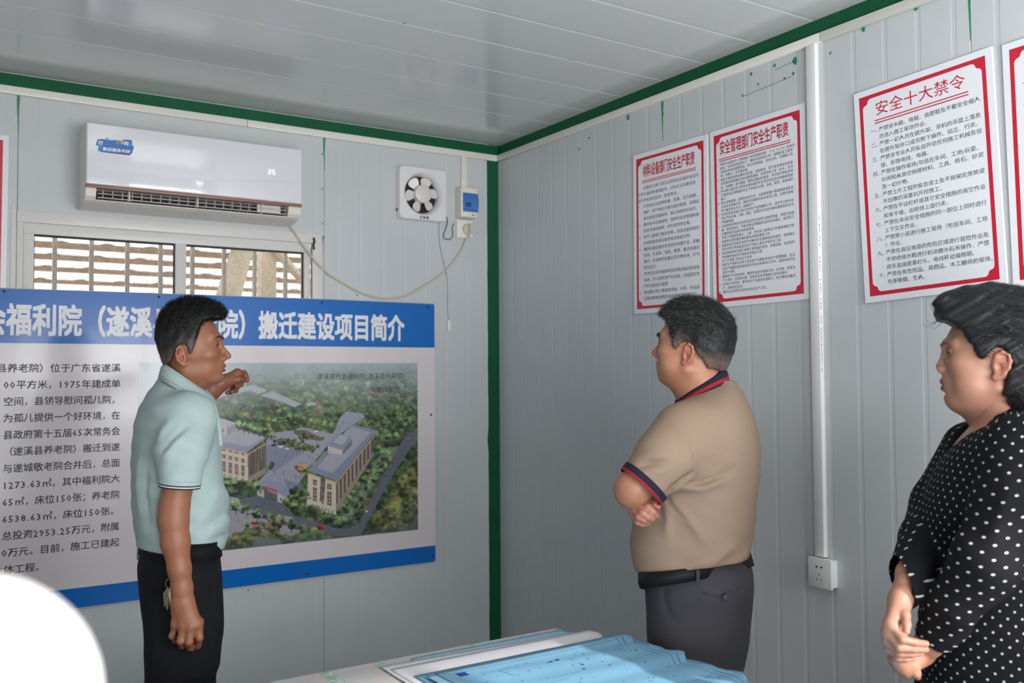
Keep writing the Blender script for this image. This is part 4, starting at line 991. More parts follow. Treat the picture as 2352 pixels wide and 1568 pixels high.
    def cone_cut(s, a, b, ra, rb, k=0.0, ext=.03, n=None):
        """round cone whose far end is sliced flat at b"""
        a = np.array(a, float); b = np.array(b, float); L = np.linalg.norm(b - a); u = (b - a) / L; n = u if n is None else np.array(n, float) / np.linalg.norm(n)
        e = b + u * ext; re_ = ra + (rb - ra) * (L + ext) / L; ba = e - a; L2 = ba @ ba
        def f(x, y, z):
            px, py, pz = x - a[0], y - a[1], z - a[2]; t = np.clip((px * ba[0] + py * ba[1] + pz * ba[2]) / L2, 0, 1)
            d = np.sqrt((px - t * ba[0]) ** 2 + (py - t * ba[1]) ** 2 + (pz - t * ba[2]) ** 2) - (ra + (re_ - ra) * t)
            return np.maximum(d, (x - b[0]) * n[0] + (y - b[1]) * n[1] + (z - b[2]) * n[2])
        m = max(ra, rb, re_); return s.op(f, np.minimum(a, e) - m, np.maximum(a, e) + m, k)
    def pleat(s, pts, amp, w, ymax=0.02):
        """raise (amp > 0) or sink the near side of a surface along a line given in the (x, z) plane"""
        pts = [np.array(q, float) for q in pts]; X, Z = np.meshgrid(s.ax[0], s.ax[2], indexing='ij')
        tot = sum(np.hypot(*(q1 - q0)[[0, 2]]) for q0, q1 in zip(pts[:-1], pts[1:])); acc = 0; best = np.full(X.shape, 9.); prm = np.zeros(X.shape)
        for q0, q1 in zip(pts[:-1], pts[1:]):
            ex, ez = (q1 - q0)[0], (q1 - q0)[2]; L2 = ex * ex + ez * ez + 1e-12; t = np.clip(((X - q0[0]) * ex + (Z - q0[2]) * ez) / L2, 0, 1)
            d = np.hypot(X - q0[0] - t * ex, Z - q0[2] - t * ez); m = d < best; best = np.where(m, d, best); prm = np.where(m, (acc + t * math.sqrt(L2)) / tot, prm); acc += math.sqrt(L2)
        g = amp * np.exp(-(best / w) ** 2) * np.sin(PI * np.clip(prm, .02, .98)) ** .6
        s.d = s.d - (g[:, None, :] * (s.ax[1] < ymax)[None, :, None]).astype(np.float32); return s
    # --- meshing
    def mesh(s):
        d = s.d; S = d < 0; n = np.array(d.shape) - 1
        cnt = np.zeros(n, np.int8)
        corners = [(i, j, k) for i in (0, 1) for j in (0, 1) for k in (0, 1)]
        for i, j, k in corners: cnt += S[i:n[0] + i, j:n[1] + j, k:n[2] + k]
        act = np.argwhere((cnt > 0) & (cnt < 8)); N = len(act)
        V = np.stack([d[act[:, 0] + i, act[:, 1] + j, act[:, 2] + k] for i, j, k in corners], 1).astype(np.float64)
        pos = np.zeros((N, 3)); num = np.zeros(N); cc = np.array(corners, float)
        for a in range(8):
            for b in range(a + 1, 8):
                if np.abs(cc[a] - cc[b]).sum() != 1: continue
                m = (V[:, a] < 0) != (V[:, b] < 0); t = np.where(m, V[:, a] / np.where(m, V[:, a] - V[:, b], 1), 0)
                pos += np.where(m[:, None], cc[a] + t[:, None] * (cc[b] - cc[a]), 0); num += m
        P = s.lo + (act + pos / num[:, None]) * s.h
        idx = np.full(n, -1, np.int32); idx[tuple(act.T)] = np.arange(N)
        Q = []
        for ax in range(3):
            o1, o2 = [(1, 2), (2, 0), (0, 1)][ax]
            sl0 = [slice(1, n[i]) for i in range(3)]; sl0[ax] = slice(0, n[ax]); sl1 = list(sl0); sl1[ax] = slice(1, n[ax] + 1)
            a, b = S[tuple(sl0)], S[tuple(sl1)]
            E_ = np.argwhere(a != b)
            if len(E_) == 0: continue
            flip = a[tuple(E_.T)]
            base = E_.copy(); base[:, [i for i in range(3) if i != ax]] += 1
            def at(u, v):
                c = base.copy(); c[:, o1] -= u; c[:, o2] -= v; return idx[tuple(c.T)]
            q = np.stack([at(1, 1), at(0, 1), at(0, 0), at(1, 0)], 1)
            q[~flip] = q[~flip][:, ::-1]; Q.append(q)
        Q = np.concatenate(Q); Q = Q[(Q >= 0).all(1)]
        return P, Q

def _smax(a, b, k):
    h = np.clip(.5 - .5 * (a - b) / k, 0, 1); return a * (1 - h) + b * h + k * h * (1 - h)

def smooth_np(P, Q, it=2, f=0.5):
    for _ in range(it):
        acc = np.zeros_like(P); c = np.zeros(len(P))
        for a, b in ((0, 1), (1, 2), (2, 3), (3, 0)):
            np.add.at(acc, Q[:, a], P[Q[:, b]]); np.add.at(c, Q[:, a], 1); np.add.at(acc, Q[:, b], P[Q[:, a]]); np.add.at(c, Q[:, b], 1)
        P = P * (1 - f) + f * acc / np.maximum(c, 1)[:, None]
    return P

def vnormals(P, Q):
    n = np.cross(P[Q[:, 2]] - P[Q[:, 0]], P[Q[:, 3]] - P[Q[:, 1]]); N = np.zeros_like(P)
    for i in range(4): np.add.at(N, Q[:, i], n)
    return N / (np.linalg.norm(N, axis=1, keepdims=True) + 1e-12)

def merge(parts):
    """join (P, Q, cols) islands"""
    Ps, Qs, Cs = [], [], []; n = 0
    for P, Q, C in parts: Ps.append(P); Qs.append(Q + n); Cs.append(C); n += len(P)
    return np.concatenate(Ps), np.concatenate(Qs), np.concatenate(Cs)

def make_obj(name, P, Q, m, parent, cols=None, extra=None, smooth=True):
    me = np_mesh(name, P, Q)
    if cols is not None: color_attr(me, cols)
    if extra is not None: color_attr(me, extra, 'Pat')
    return link_mesh(name, me, m, parent, smooth, world_coords=False)

def xform(P, R, T, sc=1.0):
    return (P * sc) @ np.array(R).T + np.array(T)

def strands(P, Q, N_, parent, m, name, count, length, fn, width=0.0008, seed=1, colfn=None, mask=None, parts=3):
    """short tapering blades of hair rooted on a mesh: fn(points, normals, rng) -> direction and bend"""
    rng = np.random.default_rng(seed); ok = np.arange(len(P)) if mask is None else np.flatnonzero(mask(P))
    i = rng.choice(ok, count); p = P[i] + rng.normal(0, .0012, (count, 3)); n = N_[i]
    d, bend = fn(p, n, rng); d /= np.linalg.norm(d, axis=1, keepdims=True) + 1e-9
    L = (length(p, rng) if callable(length) else np.full(count, length) * rng.uniform(.6, 1.2, count))[:, None]
    side = np.cross(d, n); side /= np.linalg.norm(side, axis=1, keepdims=True) + 1e-9
    base = p - n * .0015; lv = []
    for k in range(parts):
        t = k / parts; c = base + d * L * t + bend * L * t * t; w = width * (1 - .75 * t); lv += [c - side * w, c + side * w]
    tip = base + d * L + bend * L; lv += [tip - side * width * .1, tip + side * width * .1]
    V = np.stack(lv, 1).reshape(-1, 3); K = 2 * (parts + 1); b = np.arange(count)[:, None] * K
    q = np.concatenate([b + np.array([2 * k, 2 * k + 1, 2 * k + 3, 2 * k + 2]) for k in range(parts)], 0)
    c = colfn(p, rng) if colfn else None
    o = make_obj(name, V, q, m, parent, None if c is None else np.repeat(c, K, 0)); o['kind'] = 'stuff'
    return o

# ================================================================== people
def skin_mat(name, rgb):
    m = mat(name, rgb, rough=0.48, attr='Col', sss=0.08, bump=0.12, bscale=350, noise=0.04, nscale=60)
    return m
LC = lambda c: np.array(lin(c))

def head_sdf(h=0.0022, up=1.0, dn=1.0, back=1.0, nose=1.0, jaw=1.0, chin=0.0, fat=0.0, open_mouth=0.0, female=False, neck=((0, -.012, -.05), (0, -.03, -.13)), nr=.056):
    """head in its own frame: x right, y forward, z up, origin between the ear canals"""
    v = Vol((-.105, -.125, -.175), (.105, .145, .165), h)
    # a smooth warp makes heads of different proportions
    ax = v.ax
    zc = ax[2]; zw = np.where(zc > 0, zc / up, zc / dn); yc = ax[1]; yw = np.where(yc < 0, yc / back, yc)
    real = v.ax; v.ax = [ax[0], yw, zw]; lo_, n_ = v.lo.copy(), v.n
    v._win = lambda lo, hi, pad: _win_axes(v, lo, hi, pad)
    E, Cp = v.ell, v.cap
    E((0, -.010, .048), (.0755, .094, .083))
    E((0, .012, .030), (.071, .078, .070), k=.02)
    E((0, .038, -.012), (.058 + fat, .052, .070), k=.025)
    E((0, .030, -.052), (.050 * jaw + fat, .052, .034), k=.025)
    for s in (-1, 1):
        Cp((s * (.050 * jaw + fat), -.005, -.040), (s * .018, .068, -.070), .014, .012, k=.028)     # jaw line
        E((s * .043, .060, .008), (.022, .022, .018), k=.02)                                        # cheekbone
        E((s * (.040 + fat), .045, -.030), (.022 + fat, .03, .028), k=.02)                          # cheek
        Cp((s * .010, .087, .048), (s * .044, .070, .050), .0095, .009, k=.014)                     # brow
        E((s * .032, .090, .030), (.017, .012, .0125), k=.010, mode='sub')                          # socket
        E((s * .031, .0735, .030), (.0150, .0142, .0132), k=.004)                                   # lids
        E((s * .031, .0885, .0290), (.0115, .0085, .0030 if not female else .0016), k=.0012, mode='sub')
        Cp((s * .022, .0855, .0335), (s * .042, .079, .0335), .0022, .002, k=.003)
    Cp((0, .086, .042), (0, .090, .028), .0085, .0065, k=.012)                                      # nose
    Cp((0, .090, .028), (0, .1065 + .006 * nose, .003), .0065, .0092, k=.007)
    for s in (-1, 1):
        E((s * .0105, .099, -.003), (.0078, .0095, .0075), k=.006)
        E((s * .0065, .103, -.0095), (.0035, .005, .003), k=.002, mode='sub')
    E((0, .080, -.033), (.030, .019, .026), k=.018)                                                 # muzzle
    Cp((-.020, .084, -.034), (0, .0975, -.0285), .0042, .0052, k=.005); Cp((.020, .084, -.034), (0, .0975, -.0285), .0042, .0052, k=.005)
    Cp((-.018, .084, -.042), (0, .095, -.0435 - open_mouth), .0048, .0062, k=.005); Cp((.018, .084, -.042), (0, .095, -.0435 - open_mouth), .0048, .0062, k=.005)
    Cp((-.019, .089, -.0375), (0, .102, -.0365 - open_mouth * .5), .0007, .0014 + open_mouth * .6, k=.003, mode='sub'); Cp((.019, .089, -.0375), (0, .102, -.0365 - open_mouth * .5), .0007, .0014 + open_mouth * .6, k=.003, mode='sub')
    E((0, .093, -.055), (.016, .007, .0050), k=.010, mode='sub')
    E((0, .0755 + chin, -.068), (.0195, .018, .016), k=.016)                                        # chin
    for s in (-1, 1):                                                                               # ears
        a = math.radians(14); e = .0735
        def ep(u, w, o=0.0): return (s * (e + o + .10 * (-u) * 1.0), -.010 + u * math.cos(a) - w * math.sin(a), .002 + w * math.cos(a) + u * math.sin(a))
        E(ep(-.001, .001, .002), (.0085, .0165, .0285), k=.006)
        rim = [ep(.011, .006, .004), ep(.0115, .018, .007), ep(.003, .0270, .010), ep(-.008, .0235, .0115), ep(-.0142, .012, .012), ep(-.0145, -.002, .0105), ep(-.0100, -.014, .0085), ep(-.003, -.024, .006)]
        for p, q in zip(rim[:-1], rim[1:]): Cp(p, q, .0036, k=.0035)
        E(ep(.003, -.025, .004), (.0050, .0075, .0075), k=.004)
        E(ep(.002, -.004, .013), (.0085, .0070, .0105), k=.002, mode='sub')
        E(ep(-.002, .0165, .014), (.0055, .0070, .0050), k=.003, mode='sub')
        Cp(ep(-.0085, -.010, .007), ep(-.009, .006, .009), .0026, k=.003); Cp(ep(-.009, .006, .009), ep(-.001, .013, .006), .0026, k=.003)
        E(ep(.011, -.004, .003), (.0045, .004, .006), k=.003)
    if neck is not None:
        Cp(neck[0], neck[1], nr, nr * 1.02, k=.03)
        Cp((0, .035, -.055), (0, .012 + neck[1][1], neck[1][2]), .026 + fat * 2, .034, k=.035)
    v.ax = real
    P, Q = v.mesh()
    return P, Q

def _win_axes(v, lo, hi, pad):
    sl = []
    for i in range(3):
        a = np.searchsorted(v.ax[i], lo[i] - pad); b = np.searchsorted(v.ax[i], hi[i] + pad)
        sl.append(slice(max(a - 1, 0), min(b + 1, len(v.ax[i]))))
    if any(s_.stop <= s_.start for s_ in sl): return None
    sl = tuple(sl)
    return sl, np.meshgrid(*[v.ax[i][sl[i]] for i in range(3)], indexing='ij', sparse=True)

def face_cols(P, up, dn, back, skin, lip, ear=None, shade=None):
    """skin colour per vertex in the head frame"""
    z = np.where(P[:, 2] > 0, P[:, 2] / up, P[:, 2] / dn); x, y = P[:, 0], P[:, 1]
    c = np.tile(LC(skin), (len(P), 1))
    def mixin(w, col, a): 
        nonlocal c; w = (np.clip(w, 0, 1) * a)[:, None]; c = c * (1 - w) + LC(col) * w
    wl = 1 - np.sqrt((x / .024) ** 2 + ((z + .0365) / .0125) ** 2); mixin(wl * 3 * (y > .078), lip, .85)
    we = (np.abs(x) > .070) & (np.abs(y + .010) < .026) & (np.abs(z) < .034); mixin(we * np.clip((np.abs(x) - .070) / .012, 0, 1), ear or lip, .45)
    wc = 1 - np.sqrt(((np.abs(x) - .045) / .028) ** 2 + ((z + .012) / .03) ** 2 + ((y - .06) / .04) ** 2); mixin(wc, ear or lip, .22)
    wn = 1 - np.sqrt((x / .016) ** 2 + ((z - 0) / .012) ** 2 + ((y - .108) / .014) ** 2); mixin(wn, ear or lip, .35)
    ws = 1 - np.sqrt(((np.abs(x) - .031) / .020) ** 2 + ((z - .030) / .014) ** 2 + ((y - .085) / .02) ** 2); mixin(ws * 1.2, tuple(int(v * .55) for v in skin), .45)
    return c

def eyes(parent, R, T, sc, look=(0, 1, 0), dark=(38, 26, 20)):
    """two eyeballs with iris, as parts"""
    me_l = []
    for s in (-1, 1):
        c = np.array((s * .031, .0735, .030)); n, k = 20, 14; r = .0125
        P = []; 
        look_ = np.array(look, float) / np.linalg.norm(look)
        a = np.cross(look_, (0, 0, 1)); a /= np.linalg.norm(a); b = np.cross(a, look_)
        rings = [[(look_ * math.cos(t) + (a * math.cos(u) + b * math.sin(u)) * math.sin(t)) * r + c for u in np.linspace(0, 2 * PI, n, endpoint=False)] for t in np.linspace(0.02, PI - .02, k)]
        P = np.array([q for rr in rings for q in rr]); Q = np.array([(i * n + j, (i + 1) * n + j, (i + 1) * n + (j + 1) % n, i * n + (j + 1) % n) for i in range(k - 1) for j in range(n)])
        ct = (P - c) @ look_ / r
        col = np.where((ct > .86)[:, None], LC(dark), LC((176, 160, 150))); col = np.where((ct > .985)[:, None], LC((8, 8, 8)), col)
        o = make_obj('eye', xform(P, R, T, sc), Q, M_eye, parent, col)
M_eye = mat('eye_surface', (220, 215, 210), rough=0.12, coat=0.6, attr='Col')

def surf_y(Ph, x, z):
    """front surface of a head mesh at (x, z)"""
    m = (np.abs(Ph[:, 0] - x) < .0032) & (np.abs(Ph[:, 2] - z) < .0032) & (Ph[:, 1] > .02)
    return Ph[m, 1].max() if m.any() else .07
def lids_and_brows(parent, Ph, up, R, T, sc, m, thick=.0022, lift=0.0, lash=.0010, ml=None):
    for s in (-1, 1):
        for nm, spec, w in (('eyebrow', ((.011, .0455, .7), (.017, .0485, 1.1), (.024, .0505 + lift, 1.2), (.032, .0515 + lift, 1.0), (.040, .0500, .8), (.048, .0460, .35)), thick),
                            ('eyelashes', ((.0185, .0290, .5), (.024, .0320, .9), (.030, .0330, 1.1), (.036, .0320, 1.1), (.0425, .0290, 1.0), (.0455, .0275, .5)), lash)):
            pts = []
            for x, z, q in spec:
                z *= up; pts.append((s * x, surf_y(Ph, s * x, z) + w * q * .15, z))
            P_ = np.array(pts); v = Vol(P_.min(0) - .004, P_.max(0) + .004, .0008 if nm == 'eyelashes' else .0011)
            v.chain(pts, [w * q[2] for q in spec], k=.0006)
            P, Q = v.mesh(); make_obj(nm, xform(P, R, T, sc), Q, (ml or M_brow) if nm == 'eyelashes' else m, parent)

def hand_sdf(wrist, forearm, knuckles, fingers, thumb, r=.0088, h=.0022, wr=.026, palm_n=None, pr=.0125, kf=.0035):
    """forearm chain [(p, r)..] ending at the wrist; fingers = four lists of joints after the knuckle; one continuous surface"""
    allp = np.array([wrist] + [p for p, _ in forearm] + list(knuckles) + [q for f in fingers for q in f] + list(thumb))
    rr = max([q for _, q in forearm] + [.02])
    v = Vol(allp.min(0) - rr - .006, allp.max(0) + rr + .006, h)
    fp = [p for p, _ in forearm]; fr = [q for _, q in forearm]
    if len(fp) > 1: v.chain(fp, fr, k=.012)
    v.cap(fp[-1], wrist, fr[-1], wr * .92, k=.012)
    W = np.array(wrist, float); K = [np.array(q, float) for q in knuckles]
    across = K[0] - K[3]; across /= np.linalg.norm(across)
    for i, q in enumerate(K):
        st = W + across * (.012 - .008 * i)
        v.cap(st, q, wr * .62, pr * (1.0 if i < 3 else .9), k=.014)
    v.cap(K[0], K[3], pr * .95, pr * .85, k=.012)
    for i, f in enumerate(fingers):
        sc_ = (1.0, 1.03, .98, .86)[i]; pts = [K[i]] + [np.array(q, float) for q in f]
        rad = [r * 1.12 * sc_, r * 1.06 * sc_, r * .96 * sc_, r * .82 * sc_][:len(pts)]
        for j in range(len(pts) - 1):
            v.cap(pts[j], pts[j + 1], rad[j], rad[j + 1], k=kf if j else .008)
    T = [np.array(q, float) for q in thumb]; rad = [r * 1.55, r * 1.2, r * 1.12, r * .92]
    for j in range(len(T) - 1): v.cap(T[j], T[j + 1], rad[j], rad[j + 1], k=.012 if j == 0 else .004)
    return v.mesh()

def band(name, rings_, m, parent, cols=None, closed=True, thick=0.002):
    """cloth band through successive rings of points with a little thickness"""
    n = len(rings_[0]); k = len(rings_); P = np.array(rings_, float).reshape(-1, 3)
    j = np.arange(n if closed else n - 1)
    Q = np.concatenate([np.stack([i * n + j, i * n + (j + 1) % n, (i + 1) * n + (j + 1) % n, (i + 1) * n + j], 1) for i in range(k - 1)])
    o = make_obj(name, P, Q, m, parent, None if cols is None else np.repeat(np.array([LC(c) for c in cols]), n, 0))
    md = o.modifiers.new('thickness', 'SOLIDIFY'); md.thickness = thick; md.offset = 0
    return o

def ellipse_ring(c, U, V, n=40, a0=0.0, a1=2 * PI, closed=True):
    c, U, V = np.array(c, float), np.array(U, float), np.array(V, float)
    t = np.linspace(a0, a1, n, endpoint=not closed)
    return [tuple(c + U * math.cos(q) + V * math.sin(q)) for q in t]

def rows_px(rows):
    """(left point, right point, half t[, centre t]) -> loft rows"""
    out = []
    for r in rows:
        a, b, ht = r[:3]; ct = r[3] if len(r) > 3 else 0.0
        out.append(((a[2] + b[2]) / 2, (a[0] + b[0]) / 2, abs(b[0] - a[0]) / 2, ct, ht))
    return out

def headmat(a_dir, pitch, roll=0.0):
    """columns x (right), y (forward), z (up) of a head that faces a_dir in the (s, t) plane"""
    d = np.array((a_dir[0], a_dir[1], 0.0)); d /= np.linalg.norm(d); r = np.array((d[1], -d[0], 0.0)); u = np.array((0, 0, 1.0))
    y = d * math.cos(pitch) + u * math.sin(pitch); z = np.cross(r, y)
    x2 = r * math.cos(roll) + z * math.sin(roll); z2 = np.cross(x2, y)
    return np.stack([x2, y, z2], 1)

def legs_and_shoes(root, cs, z_top, ht, hs, m_tr, m_sh, foot_dir, split=.62, r_hip=.085, name='trousers'):
    pass

M_hair = mat('black_hair', (24, 23, 25), rough=0.5, attr='Col', spec=0.4)
M_brow = mat('eyebrow_hair', (52, 42, 40), rough=0.8)
M_browl = mat('soft_eyebrow_hair', (112, 84, 74), rough=0.8)
M_shoe = mat('black_leather', (24, 24, 26), rough=0.35)

def shoes(root, feet, d):
    d = np.array((d[0], d[1], 0.0)); d /= np.linalg.norm(d)
    for (x, y) in feet:
        c = np.array((x, y, 0.0)); v = Vol(c - (.19, .19, 0.0) + (0, 0, -.01), c + (.19, .19, .14), .006)
        v.cap(c + d * -.055 + (0, 0, .042), c + d * .12 + (0, 0, .030), .040, .034); v.ell(c + d * -.04 + (0, 0, .08), (.040, .040, .05), k=.03)
        v.half((0, 0, .004), (0, 0, -1))
        P, Q = v.mesh(); make_obj('shoe', P, Q, M_shoe, root)

# ------------------------------------------------------------------ shared pieces
DA, DB, DW = (-.329, .944), (.30, .954), (.43, .903)        # sideways axis of each body (across the shoulders)
def turn(rows, d): return [(z, cs, hs * d[1], ct, ht) for z, cs, hs, ct, ht in rows]
def across(p, d, q): return vec(p) + np.array((d[0] * q, d[1] * q, 0.0))
def hair_cap(poly, c, r, h=.0028, k=.012, extra=None, wr=None):
    v = Vol((-.125, -.155, -.125), (.125, .150, .200), h)
    v.ell(c, r)
    if extra: extra(v)
    v.poly_yz(poly, k=k)
    if wr: v.wrinkle(wr)
    return v.mesh()

def coarse_body(rows, infl, z_neck, neck_c, arms, legs, h=.010, rot=0.0):
    """the figure under its clothes, in one surface"""
    A = np.array(rows); lo = (A[:, 1].min() - A[:, 2].max() - .12, -.36, 0.02); hi = (A[:, 1].max() + A[:, 2].max() + .12, .48, max(A[:, 0].max(), z_neck) + .03)
    v = Vol(lo, hi, h); v.loft(rows, infl=infl, rot=rot)
    v.cap((neck_c[0], neck_c[1], A[:, 0].max() - .1), (neck_c[0], neck_c[1], z_neck - .03), .046, .040, k=.03)
    for ch in arms: v.chain([p for p, _ in ch], [r_ - .006 for _, r_ in ch], k=.02)
    for ch in legs: v.chain([p for p, _ in ch], [r_ for _, r_ in ch], k=.03)
    return v.mesh()

def vec(p): return np.array(p, float)

# ================================================================== man in the mint polo shirt, pointing at the board
SK_A = (150, 98, 72); LIP_A = (132, 68, 66)
pa = thing('person', (0.6219, 2.5741, 0.0), 'dark-haired man in a mint polo shirt and black trousers, pointing at the notice board', 'person', rotz=-YAW)
M_skA = skin_mat('skin_tan', SK_A)
RA = headmat((math.cos(.235), math.sin(.235)), .04); TA = vec((-0.0078, 0.0250, 1.4973)); SA = np.array((1.0, .955, 1.0))
upA, dnA, bkA = 1.10, .80, .78
P, Q = head_sdf(up=upA, dn=dnA, back=bkA, nose=.6, open_mouth=.0015, jaw=.92, fat=-.004, neck=((0, -.010, -.045), (0, -.030, -.15)), nr=.054)
PhA = P
headA = (xform(P, RA, TA, SA), Q, face_cols(P, upA, dnA, bkA, SK_A, LIP_A, (156, 88, 72)))
# near arm hanging with curled hand, far arm raised with pointing hand
armA = [((0.0522, -0.1950, 1.2128), .038), ((0.0395, -0.2000, 1.1281), .0350), ((0.0387, -0.2030, 1.0967), .0355), ((0.0450, -0.2050, 1.0439), .0335), ((0.0550, -0.2050, 0.9803), .0265), ((0.0599, -0.2000, 0.9295), .0245)]
P, Q = hand_sdf((0.0612, -0.2000, 0.8977), armA, [(0.0966, -0.2000, 0.8447), (0.0855, -0.2110, 0.8413), (0.0675, -0.2110, 0.8415), (0.0462, -0.2020, 0.8445)],
    [[(0.1032, -0.2000, 0.8108), (0.0906, -0.1750, 0.7847), (0.0784, -0.1550, 0.7898)], [(0.0829, -0.2150, 0.8047), (0.0747, -0.1850, 0.7835), (0.0682, -0.1600, 0.7891)], [(0.0617, -0.2150, 0.8069), (0.0554, -0.1850, 0.7879), (0.0526, -0.1650, 0.7950)], [(0.0360, -0.2000, 0.8155), (0.0356, -0.1780, 0.7988), (0.0356, -0.1600, 0.8044)]],
    [(0.0734, -0.1950, 0.8795), (0.0930, -0.1700, 0.8410), (0.0870, -0.1550, 0.8026), (0.0726, -0.1630, 0.7750)], r=.0086, wr=.026, pr=.0115)
hA1 = (P, Q, np.tile(LC(SK_A), (len(P), 1)))
farA = [((-0.0603, 0.2400, 1.3590), .040), ((-0.0711, 0.3100, 1.3828), .038), ((-0.0422, 0.3300, 1.4112), .031)]
P, Q = hand_sdf((-0.0166, 0.3450, 1.4280), farA, [(0.0237, 0.3750, 1.4584), (0.0178, 0.3950, 1.4503), (0.0074, 0.4120, 1.4408), (-0.0046, 0.4250, 1.4326)],
    [[(0.0338, 0.4100, 1.4583), (0.0401, 0.4120, 1.4460), (0.0448, 0.4050, 1.4365)], [(0.0254, 0.4250, 1.4420), (0.0201, 0.4200, 1.4243), (0.0136, 0.4050, 1.4191)], [(0.0087, 0.4400, 1.4269), (0.0028, 0.4280, 1.4052), (-0.0041, 0.4100, 1.4015)], [(-0.0050, 0.4400, 1.4188), (-0.0127, 0.4250, 1.3999), (-0.0171, 0.4080, 1.3975)]],
    [(-0.0099, 0.3450, 1.4253), (0.0112, 0.3500, 1.4345), (0.0303, 0.3620, 1.4396), (0.0377, 0.3780, 1.4368)], r=.0092, wr=.027, pr=.0125)
hA2 = (P, Q, np.tile(LC((134, 80, 62)), (len(P), 1)))
torsoA = rows_px([((-0.0748, -0.0000, 1.4482), (-0.0397, -0.0000, 1.4479), .040), ((-0.0911, -0.0000, 1.4273), (0.0048, 0.0000, 1.4266), .085), ((-0.1096, -0.0000, 1.4017), (0.0471, -0.0000, 1.4006), .135), ((-0.1257, -0.0000, 1.3738), (0.0671, 0.0000, 1.3725), .175), ((-0.1383, 0.0000, 1.3331), (0.0789, -0.0000, 1.3316), .192), ((-0.1449, -0.0000, 1.2807), (0.0885, -0.0000, 1.2792), .196), ((-0.1468, 0.0000, 1.2226), (0.0934, -0.0000, 1.2210), .19),
    ((-0.1463, -0.0000, 1.1588), (0.1018, -0.0000, 1.1571), .182), ((-0.1436, 0.0000, 1.1067), (0.1125, -0.0000, 1.1049), .176), ((-0.1386, -0.0000, 1.0546), (0.1150, -0.0000, 1.0529), .172), ((-0.1325, -0.0000, 1.0164), (0.1128, -0.0000, 1.0148), .168), ((-0.1253, -0.0000, 0.9887), (0.1025, -0.0000, 0.9871), .162), ((-0.1205, 0.0000, 0.9621), (0.0933, -0.0000, 0.9607), .156)])
v = Vol((-.19, -.29, .92), (.18, .30, 1.46), .0055)
v.loft(turn(torsoA, DA), n=2.25, rot=math.atan2(-DA[0], DA[1]))
v.cap((0.0482, -0.1300, 1.3416), (0.0527, -0.1880, 1.2658), .070, .0590, k=.035); v.cone_cut((0.0527, -0.1880, 1.2658), (0.0514, -0.1980, 1.1800), .0590, .0480, k=.02, n=(-.10, 0, -1))
v.chain([(-0.0423, 0.1300, 1.3297), (-0.0543, 0.2150, 1.3561), (-0.0654, 0.2700, 1.3709)], [.068, .058, .050], k=.035, kj=.02)
# cut the near sleeve at its hem (only around the arm)
def cut_local(v, c, n, rad, k=0):
    n = np.array(n, float) / np.linalg.norm(n); g = np.meshgrid(*v.ax, indexing='ij', sparse=True)
    d = (g[0] - c[0]) * n[0] + (g[1] - c[1]) * n[1] + (g[2] - c[2]) * n[2]
    r2 = np.sqrt((g[0] - c[0]) ** 2 + (g[1] - c[1]) ** 2 + (g[2] - c[2]) ** 2) - rad
    v.d = np.maximum(v.d, -np.maximum(-d, r2).astype(np.float32))
def plane_n(a, b, c):
    n = np.cross(vec(b) - vec(a), vec(c) - vec(a)); return n if n[2] < 0 else -n
def belt_ring(L, N_, R_):
    c = (vec(L) + vec(R_)) / 2; return ellipse_ring(c, vec(L) - c, vec(N_) - c, 60)
def fold(v, pts, r, w=.013):
    v.pleat(pts, max(r) * .75, w)
def crease(v, pts, r, k=0, w=.0075):
    v.pleat(pts, -max(r) * 1.25, w)
# soft folds
fold(v, [(0.0067, -0.2150, 1.2842), (0.0188, -0.2050, 1.3208), (0.0400, -0.1900, 1.3467)], [.006, .010, .006]); fold(v, [(0.0251, -0.2350, 1.2435), (0.0549, -0.2450, 1.2862), (0.0815, -0.2250, 1.3162)], [.006, .011, .006])
crease(v, [(0.0207, -0.2320, 1.2591), (0.0527, -0.2450, 1.2988), (0.0782, -0.2220, 1.3320)], [.003, .006, .002]); crease(v, [(0.0395, -0.2450, 1.2255), (0.0695, -0.2500, 1.2551), (0.0972, -0.2300, 1.2689)], [.002, .004, .002])
fold(v, [(0.0869, -0.1650, 1.0742), (0.1150, -0.1350, 1.1348), (0.1233, -0.1100, 1.2089)], [.004, .010, .004]); fold(v, [(0.0983, -0.1500, 1.0445), (0.1255, -0.1150, 1.0713), (0.1281, -0.0700, 1.1146)], [.004, .009, .004])
crease(v, [(0.0929, -0.1600, 1.0604), (0.1230, -0.1250, 1.1004), (0.1258, -0.0850, 1.1615)], [.002, .004, .002]); crease(v, [(0.0984, -0.1500, 1.0261), (0.1233, -0.1250, 1.0367), (0.1248, -0.0800, 1.0399)], [.003, .006, .003])
fold(v, [(-0.0628, -0.1300, 1.0805), (-0.0763, -0.1200, 1.1671), (-0.0642, -0.1300, 1.2673)], [.003, .008, .003]); crease(v, [(-0.0346, -0.1600, 1.0742), (-0.0448, -0.1550, 1.1603), (-0.0357, -0.1600, 1.2369)], [.002, .004, .002])
v.wrinkle(lambda x, y, z: .0012 * np.sin(70 * x + 24 * z + 9 * y) * np.sin(31 * z - 20 * x + 2) + .0008 * np.sin(120 * z + 60 * x + 40 * y))
v.half((-0.1254, -0.0000, 1.0071), plane_n((-0.1254, -0.0000, 1.0071), (0.0649, -0.1600, 1.0022), (0.0932, -0.0000, 0.9918)))
P, Q = v.mesh()
M_shA = mat('mint_pique', (166, 186, 183), rough=0.85, noise=0.02, nscale=200, bump=0.15, bscale=700, spec=0.25)
oA = make_obj('polo_shirt', P, Q, M_shA, pa)
